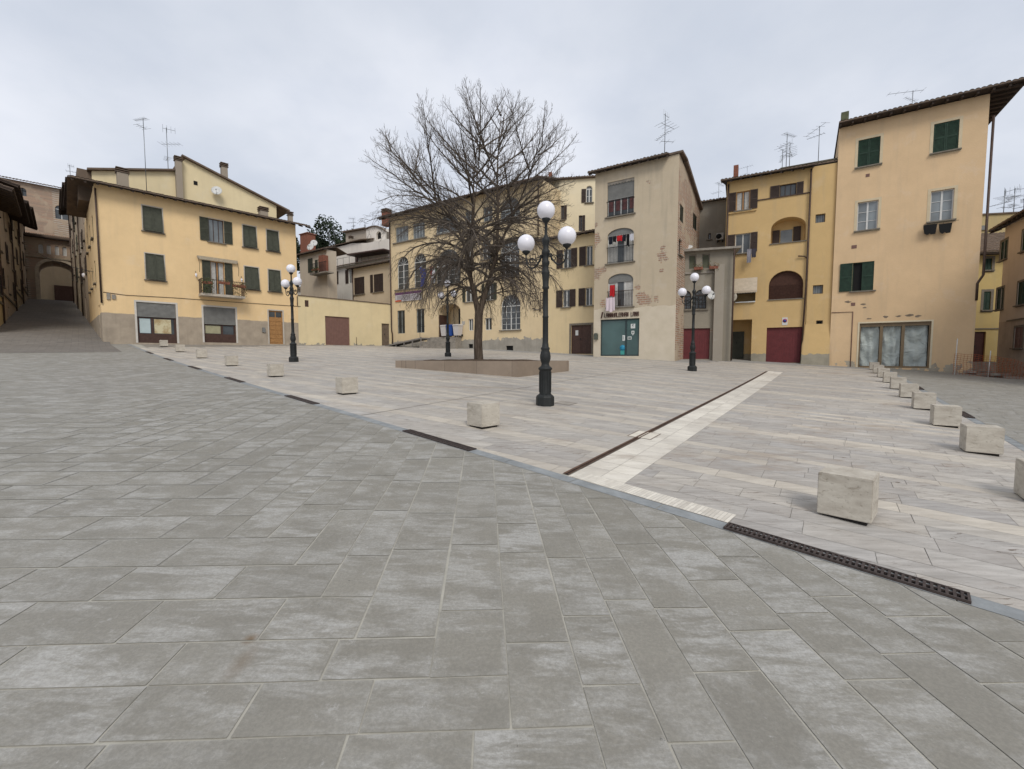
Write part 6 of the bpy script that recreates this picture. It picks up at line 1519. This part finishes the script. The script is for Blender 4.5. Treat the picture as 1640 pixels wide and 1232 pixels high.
    pipe(F, B, [(ls - .55, F.uz(*zp(7, 410, 688))[1]), (ls - .2, F.uz(*zp(7, 430, 690))[1]), (ls - .1, F.uz(*zp(7, 430, 700))[1])], .035, w=-.1)
    h = P(325, 972, 345, 1000, w=-.02, sh=False); cx, cz = (h[0] + h[2]) / 2, (h[1] + h[3]) / 2
    sn = MB(); sn.box((h[0] - .03, -.02, h[1] - .06), (h[2] + .03, -.002, h[3] + .03), M); s_ = sn.build("no_parking_sign", M_WHITE, B)
    MB().lathe([(.001, 0), (.12, .001), (.12, .006), (.001, .007)], 20, M @ Matrix.Translation((cx, -.022, cz + .02)) @ Matrix.Rotation(R(90), 4, 'X')).build("red_ring", simple("red sign", (.45, .04, .03), .5, .1), s_)
    MB().lathe([(.001, 0), (.085, .001), (.085, .006), (.001, .007)], 20, M @ Matrix.Translation((cx, -.03, cz + .02)) @ Matrix.Rotation(R(90), 4, 'X')).build("blue_disc", simple("blue sign", (.03, .07, .28), .5, .1), s_)
    dish(F, F.uz(*zp(7, 88, 878), -.5)[0], -.5, F.uz(*zp(7, 88, 878), -.5)[1], .36, "beige satellite dish beside the awning of the ochre house", (-.5, -.8, .2), simple("beige dish", (.42, .38, .31), .5, .15))
    for i, (x, yb, xt, yt, kd, lb, ww) in enumerate(((342, 240, 342, 128, 0, "aerial mast in the middle of the cluster on the ochre house", 2), (323, 272, 323, 200, 2, "low wide aerial left of the cluster on the ochre house", 2.5), (357, 235, 357, 170, 1, "slim aerial right of the cluster on the ochre house", 3), (490, 205, 490, 93, 2, "wide two-bar aerial at the right end of the ochre roof", 2.5), (162, 308, 162, 275, 0, "tiny aerial beside the red chimney of the ochre house", 1.2))):
        u, z = F.uz(*zp(7, x, yb), ww); z2 = F.uz(*zp(7, xt, yt), ww)[1]; aerial(F, u, ww, z - .3, z2 - z + .3, lb, kd, .1 + i * .5, .9 if i < 4 else .4)
    # laundry on the little rack
    u, z = F.uz(*zp(7, 172, 655), -.45); col = simple("grey washing", (.28, .27, .30), .9, .2)
    for k, (dx, mt, dz, lb) in enumerate(((0, col, .85, "long grey garment drying under the left middle window of the ochre house"), (.26, simple("dark washing", (.06, .055, .07), .9, .2), .55, "short dark garment drying under the left middle window of the ochre house"))):
        p = F.W(u + dx, z, -.4); e = empty("laundry", T(p.x, p.y, p.z, math.atan2(F.d.y, F.d.x)), lb, "laundry")
        b = MB(); b.add([(.24 * i / 6 - .12, .04 * math.sin(i * 2) * (j + 1) / 4, -dz * j / 4) for j in range(5) for i in range(7)], [(j * 7 + i, j * 7 + i + 1, (j + 1) * 7 + i + 1, (j + 1) * 7 + i) for j in range(4) for i in range(6)], None, 0, True); b.build("cloth", mt, e)
        MB().box((-.01, -.015, -.02), (.01, .015, .04)).build("peg", M_DKWOOD, e)
ochre()
# ================= right corner house
def right_house():
    B, F = building("peach_house", (19.02, 26.45), (24.1, 23.05), "tall peach corner house with green shutters, two white six-pane windows and a draped shop window", "house")
    P = lambda *a, w=0: F.bb(8, *a, w); M = F.Ml; zg = gz(*F.W(2, 0).xy)
    a = P(155, 260, 240, 384); b = P(447, 196, 545, 327); c = P(152, 506, 232, 629); d = P(435, 463, 525, 592); e_ = P(133, 744, 216, 862); s = P(158, 977, 435, 1150)
    b = (b[0], (a[1] + b[1]) / 2, b[2], (a[3] + b[3]) / 2); a = (a[0], b[1], a[2], b[3]); z0, z1 = (c[1] + d[1]) / 2, (c[3] + d[3]) / 2; c = (c[0], z0, c[2], z1); d = (d[0], z0, d[2], z1); s = (s[0], gz(*F.W(s[0], 0).xy) - .05, s[2], s[3])
    zl = F.uz(*zp(8, 75, 228))[1]; zr_ = F.uz(*zp(8, 655, 105))[1]; zt = (zl + zr_) / 2
    mt = plaster("peach render", (.70, .505, .305), (zg + .38, (.42, .37, .29), .9), .4)
    mb = MB(); wall(mb, F, [a, b, c, d, e_, s], -1.6, zt, zt); body(mb, F, -1.6, zt, 10); mb.build("wall", mt, B)
    pale = simple("pale window surround", (.60, .50, .34), .9, .1)
    for h in (a, b): window(F, B, h, 'closed', M_GREEN, M_WHITE, sur=pale, surw=.13)
    for h in (c, d): window(F, B, h, 'sash', None, M_WHITE, nx=2, ny=3, pane=M_PANEB, sur=pale, surw=.13, curtain=False)
    w_ = window(F, B, e_, 'open', M_GREEN, M_GREEN, nx=1, ny=1, pane=M_BLACK, leaf=(.58, 0)); s_ = MB(); shutter_leaf(s_, F, (e_[0] + e_[2]) / 2 - .05, e_[1] + .01, e_[2] - .01, e_[3] - .01, .02); s_.build("shutter", M_GREEN, w_)
    for o in [x for x in COL.objects if x.parent and x.parent.parent == B and x.name.startswith("sill")]:
        pass
    # shop: three draped panes in brown frames inside a cream surround
    u0, z0, u1, z1 = s; fr = MB(); mw = simple("tan aluminium", (.20, .145, .085), .5, .15)
    n3 = [u0, u0 + (u1 - u0) * .325, u0 + (u1 - u0) * .63, u1]
    for x in n3: q0, q1 = max(u0, x - .07), min(u1, x + .07); fr.box((q0, .08, z0), (q1, .15, z1), M)
    for i in range(3):
        fr.box((n3[i] + .07, .082, z0), (n3[i + 1] - .07, .148, z0 + .1), M); fr.box((n3[i] + .07, .082, z1 - .2), (n3[i + 1] - .07, .148, z1), M)
    sf = fr.build("shop_front", mw, B)
    tdr = NT("grey drape", .9); v = tdr.pos(); kk = tdr.noise(tdr.pos((1, 1, 1.4)), 1.4, 5, .6, .3, .7, .8); dm = tdr.out(tdr.mix(kk, (.38, .42, .40), (.50, .54, .515)), kk, .8, .08)
    q = random.Random(4)
    for i in range(3):
        x0, x1 = n3[i] + .08, n3[i + 1] - .08; b_ = MB(); n = 22; mz = 22; ph = q.random() * 9
        def dp(fi, fj):
            sag = 4 * fi * (1 - fi); return .30 + .03 * math.sin(fi * 14 + ph + fj * 2) + .045 * math.sin((fj * 13 + sag * 4 + ph)) * (.15 + sag) + .02 * mnoise.noise(Vector((fi * 5, fj * 9, i)))
        b_.add([(x0 + (x1 - x0) * ii / n, dp(ii / n, jj / mz), z0 + .1 + (z1 - z0 - .3) * jj / mz) for jj in range(mz + 1) for ii in range(n + 1)], [(jj * (n + 1) + ii, jj * (n + 1) + ii + 1, (jj + 1) * (n + 1) + ii + 1, (jj + 1) * (n + 1) + ii) for jj in range(mz) for ii in range(n)], M, 0, True)
        b_.build("drape", dm, sf)
    fr = MB(); fr.box((u0 + .02, .42, z0), (u1 - .02, .45, z1), M); fr.build("backing", M_BLACK, sf)
    surround(F, B, u0, z0, u1, z1, pale, .08, bottom=False, pr=.02).build("surround", simple("cream trim", (.66, .58, .42), .7, .08), sf)
    # roof with deep verge on the right
    rr, ze, zr = roof(F, B, zt, 10, .62, .06, ua=-.05, ub=F.L + 1.2, both=False)
    g = MB()
    for k in range(16): w = -.3 + k * .62; g.box((F.L + .003, w, zt + .0 + .06 * w - .04), (F.L + 1.1, w + .09, zt + .06 * w + .055), M)
    g.build("verge_rafter", M_RAFT, rr)
    h = P(88, 180, 108, 203, w=1.5); MB().box((h[0], 1.0, zt), (h[2] + .12, 1.4, h[3] + .0), M).build("chimney", simple("mossy chimney", (.13, .14, .08), .9, .4), rr)
    u, z = F.uz(*zp(8, 365, 135), 3); z2 = F.uz(*zp(8, 365, 92), 3)[1]; aerial(F, u, 3, z - .6, z2 - z + .7, "small flat aerial above the roof of the peach corner house", 2, 2.9, .8)
    pz = [F.uz(*zp(8, x, y), -.0) for x, y in ((648, 190), (626, 560), (618, 800), (600, 832), (592, 898))]
    pipe(F, B, [(F.L + .17, pz[0][1]), (F.L + .17, pz[2][1]), (F.L - .02, pz[3][1]), (F.L - .02, pz[4][1])], .055, w=-.02)
    for (x0, y0, x1, y1) in ((185, 406, 200, 420), (130, 682, 150, 697), (128, 905, 144, 918)): h = P(x0, y0, x1, y1); MB().box((h[0], -.015, h[1]), (h[2], .01, h[3]), M).build("vent", M_GARAGE, B)
    # worn spots with exposed mortar
    wm = simple("bare mortar", (.24, .19, .14), .95, .4, 9); wb = MB(); q = random.Random(2)
    for (x, y, r) in ((115, 902, .16), (135, 908, .12), (175, 912, .12), (180, 925, .1), (198, 968, .12), (262, 960, .16), (312, 958, .15), (352, 955, .2), (385, 957, .16)):
        u, z = F.uz(*zp(8, x, y)); n = 9; wb.prism([(u + r * math.cos(i * 6.283 / n) * q.uniform(.6, 1.2), z + r * .4 * math.sin(i * 6.283 / n) * q.uniform(.5, 1.3)) for i in range(n)], -.004, .001, M)
    wb.build("bare_patches", wm, B)
    h = F.uz(*zp(8, 40, 945)); h2 = F.uz(*zp(8, 135, 943)); h3 = F.uz(*zp(8, 130, 1140)); MB().tube([(0.02, -.02, h[1]), (h2[0], -.02, h[1]), (h2[0], -.02, zg - .2)], .022, 5, M).build("conduit", M_GARAGE, B)
    for i, (x0, y0, x1, y1, lb) in enumerate(((407, 600, 460, 645, "left black garment hanging under the upper right white window"), (467, 596, 518, 640, "right black garment hanging under the upper right white window"))):
        h = P(x0, y0, x1, y1, w=-.2); p = F.W(h[0], h[3], -.2); e = empty("laundry", T(p.x, p.y, p.z, math.atan2(F.d.y, F.d.x)), lb, "laundry"); w, hh = h[2] - h[0], h[3] - h[1]
        b_ = MB(); b_.prism([(0, 0), (w, .0), (w * .96, -hh * .5), (w * .9, -hh * .98), (w * .6, -hh), (w * .5, -hh * .9), (w * .3, -hh * 1.02), (w * .1, -hh * .85), (w * .02, -hh * .4)], -.02, .02); b_.build("cloth", M_BLACK, e); MB().box((w * .3, -.03, -.02), (w * .3 + .02, .03, .05)).build("peg", M_DKWOOD, e)
    sl = MB(); sl.tube([(d[0] - .25, -.2, F.uz(*zp(8, 460, 598), -.2)[1] + .02), (d[2] + .2, -.2, F.uz(*zp(8, 460, 598), -.2)[1] + .02)], .01, 4, M).build("washing_line", M_IRON, B)
    return B, F
RB, RF = right_house()
# ================= far right
def far_right():
    B, F = building("yellow_lane_house", (30.6, 30.4), (36.5, 29.2), "small yellow house with an old tiled lean-to roof at the end of the right-hand lane", "house")
    P = lambda *a, w=0: F.bb(9, *a, w, False); M = F.Ml
    w1 = P(283, 412, 322, 480); w2 = P(272, 605, 314, 712); d = P(185, 838, 282, 1012); zg = F.uz(1575, 592)[1]; zt = F.uz(*zp(9, 270, 385))[1]
    mb = MB(); wall(mb, F, [w1, w2, d], -3, zt); body(mb, F, -3, zt, 3); mb.build("wall", plaster("lane yellow render", (.56, .43, .19), None, .4), B)
    for h in (w1, w2): window(F, B, h, 'closed', M_GREEN, M_SILL, sur=M_SILL, surw=.15)
    door(F, B, d, simple("dark red brown door", (.07, .025, .02), .6, .3), 'slats'); zb = d[3] + .15; MB().box((0, -.05, zb), (F.L, .001, zb + .08), M).build("string_course", M_SILL, B)
    MB().box((d[0] - .2, -.6, -2.4), (d[2] + .5, -.001, d[1]), M).build("step", M_CONC, B)
    mb = MB(); zr = F.uz(*zp(9, 270, 270), 3)[1]; tiles(mb, -.5, F.L, -.6, zt, 3, zr, M); mb.box((-.5, -.55, zt - .12), (F.L, 0, zt - .03), M, 1); mb.build("roof", [M_TILE, M_RAFT], B)
    zp_ = F.uz(*zp(9, 350, 158), 3.2)[1]; mb = MB(); mb.box((-.8, 3.2, zt), (F.L + 4, 6, zp_), M); mb.build("rear_wall", plaster("ochre stained parapet", (.48, .38, .20), None, .8), B); MB().box((-.9, 3.1, zp_ + .003), (F.L + 4.1, 6.1, zp_ + .1), M).build("coping", M_TILE, B)
    h = P(245, 222, 290, 248, w=3.1); MB().box((h[0], 3.1, h[1]), (h[2], 3.19, h[3]), M).build("vent", M_GREYP, B)
    for i, (x, yb, yt, kd, lb) in enumerate(((388, 150, 20, 3, "bushy aerial cluster, left one on the far right parapet"), (446, 150, 5, 1, "tall aerial in the middle of the far right parapet"), (503, 150, 0, 3, "aerial on the far right parapet cut by the photo edge"))):
        u, z = F.uz(*zp(9, x, yb), 4); z2 = F.uz(*zp(9, x, yt), 4)[1]; aerial(F, u, 4, z, z2 - z, lb, kd, .4 + i, 1.1)
    # shaded brown house with green shutters
    dn = Vector((-.514, -.857)).normalized(); P0 = Vector((28.9, 26.3)); P1 = P0 + dn * 15
    B, F = building("brown_house", P0, P1, "drab brown house with narrow dark green shutters at the right edge", "house"); M = F.Ml
    ws = [P(370, 300, 410, 428) if False else F.bb(9, x0, y0, x1, y1) for (x0, y0, x1, y1) in ((370, 300, 410, 428), (347, 580, 388, 712))]
    a, b = ws; sp_ = 2.6; a2 = (a[0] + 1.65, a[1], a[2] + 1.65, a[3]); u = F.uz(*zp(9, 495, 320))[0]; dx = u - a[0]
    rows = []
    for k in range(6): rows.append(((a[0] + dx * k), a[1], (a[2] + dx * k), a[3])); rows.append(((b[0] + dx * k), b[1], (b[2] + dx * k), b[3]))
    lw = F.bb(9, 450, 808, 500, 933); rows = [r for r in rows if r[2] < F.L - .2]
    zt = F.uz(*zp(9, 325, 285))[1]; zt2 = F.uz(*zp(9, 505, 160))[1]; zt = (zt + zt2) / 2
    mb = MB(); wall(mb, F, rows + [lw], -3, zt); body(mb, F, -3, zt, 8); mb.build("wall", plaster("drab brown render", (.62, .53, .44), (F.uz(*zp(9, 450, 770))[1], (.48, .40, .33), .03), .4), B)
    for r in rows: window(F, B, r, 'closed', M_GREEN, M_SILL, sur=M_SILL, surw=.1)
    window(F, B, lw, 'closed', M_GARAGE, M_SILL, sur=M_SILL, surw=.1); zc = F.uz(*zp(9, 460, 772))[1]; MB().box((F.uz(*zp(9, 410, 775))[0], -.04, zc), (F.L, .001, zc + .07), M).build("string_course", M_SILL, B)
    roof(F, B, zt, 8, .55, .28, ua=-.6, ub=F.L + .3)
    cable([RF.W(RF.L + .1, 6.35), F.W(7, zt - .3)], "thin cable strung between the peach house and the brown house", .12)
    # orange netting on posts, and loose slabs
    g = ground_at(1612, 606); e = empty("safety_netting", T(g.x, g.y, gz(g.x, g.y), R(-38)), "sagging orange safety netting on thin posts at the lane entrance", "barrier")
    on = simple("orange netting", (.42, .10, .035), .8, .25, 8); b = MB(); n = 26; 
    def np_(i, j):
        f = i / n; hgt = (1.15 - .75 * f * f) ; return Vector((f * 3.2 - 1.8, .25 * math.sin(f * 9) + .1 * math.sin(j), hgt * j / 12 + .02 * math.sin(i * 1.3)))
    for i in range(n + 1): b.tube([np_(i, j) for j in range(13)], .007, 3)
    for j in range(13): b.tube([np_(i, j) for i in range(n + 1)], .007, 3)
    b.build("net", on, e)
    for x, h_ in ((-1.75, 1.9), (-.6, 1.3), (.7, .8)): MB().tube([(x, 0, -.1), (x + .03, 0, h_)], .02, 6).build("post", M_DISH, e)
    q = random.Random(8)
    for i, (px, py, lb) in enumerate(((1541, 584, "grey slab leaning on the rubble by the red-brown door"), (1556, 590, "thick grey slab lying flat on the small rubble heap"), (1563, 597, "grey slab in front of the rubble heap"), (1590, 601, "flat pale slab beside the orange netting"))):
        g = ground_at(px, py + 3); e = empty("loose_slab", T(g.x, g.y, gz(g.x, g.y) + .06, q.random() * 2), lb, "stone slab"); b = MB()
        tl = Matrix.Rotation(.28 if i == 0 else .05, 4, 'Y'); b.add([(-.55, -.3, 0), (.5, -.33, 0), (.55, .3, 0), (-.5, .26, 0), (-.54, -.3, .12), (.5, -.32, .12), (.54, .29, .12), (-.5, .26, .12)], [(3, 2, 1, 0), (4, 5, 6, 7), (0, 1, 5, 4), (1, 2, 6, 5), (2, 3, 7, 6), (3, 0, 4, 7)], tl)
        b.add([(-.3, -.2, -.08), (.3, -.2, -.08), (.3, .2, -.08), (-.3, .2, -.08), (-.3, -.2, 0), (.3, -.2, 0), (.3, .2, 0), (-.3, .2, 0)], [(0, 1, 5, 4), (1, 2, 6, 5), (2, 3, 7, 6), (3, 0, 4, 7)]); b.build("slab", M_CONC, e)
far_right()
# ================= the alley
def alley():
    MA = plaster("alley ochre render", (.56, .46, .32), None, .9, (.62, .70)); MBk = plaster("alley brown render", (.52, .42, .31), None, 1.0, (.55, .62)); MY = plaster("alley yellow render", (.60, .48, .27), None, .5)
    # right side row, continuing behind the yellow house
    segs = [(12.0, 21.0, 14.2, MBk), (21.0, 31.0, 16.2, MA), (31.0, 42.6, 18.2, MBk)]
    lb = ["first dim house past the yellow house on the right of the alley", "second dim house on the right of the alley", "last dim house on the right of the alley before the arch"]
    for i, (a, b, zt, m) in enumerate(segs):
        P0 = alley_pt(b, 0); P1 = alley_pt(a, 0); B, F = building("alley_house", P0, P1, lb[i], "house", "houses along the alley"); zg = alley_z((a + b) / 2)
        hs = []
        for r in range(3):
            for k in range(3):
                u = 1.0 + k * (b - a - 2.4) / 2; z = zg + 3.6 + r * 2.7
                if z + 1.5 < zt - .4: hs.append((u, z, u + .85, z + 1.4))
        d = (3.2, zg - .4, 4.2, zg + 2.1); mb = MB(); wall(mb, F, hs + [d], 0, zt); body(mb, F, 0, zt, 8); mb.build("wall", m, B)
        for j, h in enumerate(hs): window(F, B, h, 'closed' if j % 2 else 'open', M_BROWN if i != 1 else M_DGREEN, M_SILL, ny=1, sur=M_FRAME if j % 3 == 0 else None)
        door(F, B, d, M_DKWOOD); roof(F, B, zt, 8, .95, .25, raft=True); pipe(F, B, [(.3, zt), (.3, zg)], .05)
    # left side row
    A0 = Vector((-36.6, 31.9)); A1 = Vector((-61.9, 56.9)); dA = (A1 - A0); LA = dA.length; dA.normalize()
    segs = [(-7, 0, 10.5, MY), (0, 13, 12.6, MBk), (13, 24, 14.6, MA), (24, LA, 16.6, MBk)]
    lb = ["sliver of a yellow house at the left edge of the photo", "brown house with deep dark eaves at the left mouth of the alley", "second house on the left of the alley, with higher eaves", "last house on the left of the alley beside the arch"]
    for i, (a, b, zt, m) in enumerate(segs):
        P0 = A0 + dA * a; P1 = A0 + dA * b; B, F = building("alley_house", P0, P1, lb[i], "house", "houses along the alley")
        # this row looks the other way: mirror by swapping the ends
        B.matrix_world = T(P1.x, P1.y, gz(*A0), math.atan2((P0 - P1).y, (P0 - P1).x)); bpy.context.view_layer.update()
        # facade normal must face the lane
        F = Fac(P0, P1, B); zg = 1.0 + max(0, (a + b) / 2) * .135; hs = []
        for r in range(3):
            for k in range(3):
                u = 1.2 + k * (b - a - 2.8) / 2; z = zg + 3.3 + r * 2.6
                if z + 1.5 < zt - .4: hs.append((u, z, u + .9, z + 1.5))
        d = (4.6 if b - a > 6 else 3, zg - .6, 5.8 if b - a > 6 else 3.1, zg + 2.1) if b - a > 8 else None
        mb = MB(); wall(mb, F, hs + ([d] if d else []), 0, zt); body(mb, F, 0, zt, 8, back=True); mb.build("wall", m, B)
        for j, h in enumerate(hs): window(F, B, h, 'closed' if j % 2 else 'open', M_BROWN, M_SILL, ny=1, leaf=(.42, .42))
        if d: door(F, B, d, M_DKWOOD)
        z2 = zg + 2.7; MB().box((0, -.08, z2), (F.L, .001, z2 + .12), F.Ml).build("string_course", M_SILL, B)
        roof(F, B, zt, 8, 1.25, .25, ua=-.1, ub=F.L + .1); pipe(F, B, [(F.L - .4, zt), (F.L - .4, zg)], .055)
    # the arch building closing the alley
    n_ = Vector((.693, .721)); pr = Vector((-58.6, 59.0)); P0 = pr - n_ * 14; P1 = pr + n_ * 10
    B, F = building("arched_gateway", P0, P1, "old brick building with a dark archway closing the steep alley", "building"); M = F.Ml
    zb = alley_z(46) ; aw = F.bb(1, 195, 735, 375, 940, 0, False); aw = (aw[0], zb - .3, aw[2], aw[3], (aw[2] - aw[0]) / 2 * .8, 5.0)
    zt = F.uz(*zp(1, 270, 625))[1]; lg = []
    for (x0, x1) in ((190, 212), (230, 250), (270, 290), (307, 328)): h = F.bb(1, x0, 650, x1, 695, 0, False); lg.append((*h, (h[2] - h[0]) / 2, .25))
    zl = lg[0][1]; lg = [(h[0], zl, h[2], lg[0][3], h[4], .25) for h in lg]
    bk = plaster("brown stone and brick", (.40, .31, .22), None, 1.0, (.50, .56, .6)); mb = MB(); wall(mb, F, [aw] + lg, 2, zt); body(mb, F, 2, zt, 5.0, back=False); wall(mb, F, [aw[:5]], 2, zt, w=5.0, rev=.01)
    mb.build("wall", bk, B)
    t_ = MB(); u0, z0, u1, z1 = aw[:4]; t_.poly([(u0 - 6, 12.0, z0), (u1 + 8, 12.0, z0), (u1 + 8, 12.0, z1 + 1), (u0 - 6, 12.0, z1 + 1)], M); t_.build("passage_end", plaster("passage render", (.48, .40, .28), None, .8), B)
    MB().box((u0 + (u1 - u0) * .40, 11.8, z0), (u1 + 1.2, 11.95, z0 + (z1 - z0) * .66), M).build("inner_gate", M_DKWOOD, B)
    A = arch_pts(u0 - .35, u1 + .35, z1 - aw[4], aw[4] + .35, 16); A2_ = arch_pts(u0, u1, z1 - aw[4], aw[4], 16); r = MB()
    for k in range(16): r.prism([A[k], A[k + 1], A2_[k + 1], A2_[k]], -.12, -.003, M)
    r.box((u0 - .35, -.12, z0), (u0, -.003, z1 - aw[4]), M); r.box((u1, -.12, z0), (u1 + .35, -.003, z1 - aw[4]), M); r.build("arch_ring", simple("arch stone", (.52, .44, .33), .9, .3), B)
    for h in lg: window(F, B, h[:5], 'sash', None, M_WHITE, nx=1, ny=1, pane=M_CURT, sillm=False)
    MB().box((0, -.2, zl - .6), (F.L, -.001, zl - .45), M).build("string_course", simple("pale course", (.36, .30, .22), .9, .3), B)
    mb = MB(); tiles(mb, 0, F.L, -.7, zt, 3.4, zt + 1.0, M); mb.box((0, -.65, zt - .14), (F.L, 0, zt - .03), M, 1); mb.build("lower_roof", [M_TILE, M_RAFT], B)
    w = 3.5; zl_ = F.uz(*zp(1, 0, 335), w)[1]; zr_ = F.uz(*zp(1, 340, 372), w)[1]; zu = (zl_ + zr_) / 2; a1 = F.bb(1, 272, 460, 335, 528, w, False); a2 = F.bb(1, 92, 372, 130, 412, w, False)
    a1 = (*a1, (a1[2] - a1[0]) / 2 * .9); a2 = (*a2, (a2[2] - a2[0]) / 2)
    mb = MB(); wall(mb, F, [a1, a2], zt - 1, zu, w=w); body(mb, F, zt - 1, zu, 6.2, w0=w); mb.build("upper_wall", plaster("old brickwork", (.44, .34, .25), None, .9, (.43, .50, .8)), B)
    for h in (a1, a2):
        o = MB(); A = arch_pts(h[0], h[2], h[3] - h[4], h[4]); o.poly([(h[0], w + .18, h[1]), (h[2], w + .18, h[1])] + [(a, w + .18, z) for a, z in A[::-1]], M)
        c = (h[0] + h[2]) / 2; o2 = MB(); o2.box((c - .04, w + .12, h[1]), (c + .04, w + .17, h[3]), M); o2.box((h[0], w + .125, h[3] - h[4] - .04), (h[2], w + .165, h[3] - h[4] + .04), M); f = o2.build("window", M_WHITE if h is a1 else M_BLACK, B); o.build("pane", M_PANE, f)
    mb = MB(); tiles(mb, -1, F.L + 1, w - .6, zu, w + 3.2, zu + .9, M, pitch=.3); mb.build("roof", M_TILE, B)
    u, z = F.uz(*zp(1, 350, 365), w + 1); z2 = F.uz(*zp(1, 350, 262), w + 1)[1]; aerial(F, u, w + 1, z, z2 - z, "aerial above the brick building at the top of the alley", 3, .5, 1.6)
    cable([F.W(F.uz(*zp(1, 180, 690))[0], F.uz(*zp(1, 180, 690))[1]), alley_pt(5, 0).to_3d() + Vector((0, 0, 6.0))], "cable slung across the alley", .3, .02)
    # little eave tip at the very left edge of the photo
    # iron lantern on the alley wall
    p = alley_pt(9, .35); e = empty("wall_lantern", T(p.x, p.y, 6.2), "small white lantern on a bracket along the alley's right wall", "lantern")
    MB().lathe([(.02, -.14), (.08, -.1), (.11, .1), (.04, .17)], 8).build("glass", M_GLOBE, e); MB().tube([(0, 0, .25), (.1, .1, .45), (.25, .25, .3)], .02, 5).build("bracket", M_IRON, e)
alley()
# small finishing objects -------------------------------------------------
def cover(px, py, hw, hh, label, lidm, frm):
    g = ground_at(px, py); yaw = math.atan2(A2.y, A2.x); M = T(g.x, g.y, 0, yaw); e = empty("inspection_cover", T(g.x, g.y, g.z, yaw), label, "cover")
    def rect(b, x0, y0, x1, y1, dz):
        vs = []
        for x, y in ((x0, y0), (x1, y0), (x1, y1), (x0, y1)): q = M @ Vector((x, y, 0)); vs.append((x, y, gz(q.x, q.y) - g.z + dz))
        b.poly(vs)
    f = MB(); k = .012
    rect(f, -hw, -hh, hw, -hh + k, .006); rect(f, -hw, hh - k, hw, hh, .006); rect(f, -hw, -hh + k, -hw + k, hh - k, .006); rect(f, hw - k, -hh + k, hw, hh - k, .006); f.build("frame", frm, e)
    l = MB(); rect(l, -hw + k, -hh + k, hw - k, hh - k, .005); l.build("lid", lidm, e)
cover(906, 646, .2, .2, "small square inspection cover beside the near lamp post", simple("stone lid", (.33, .30, .26), .8, .3), M_RUST)
cover(1032, 697, .26, .19, "inspection frame set in the cream band beside the slot drain", simple("cream lid", (.66, .61, .52), .8, .15), M_RUST)
bpy.context.view_layer.update()
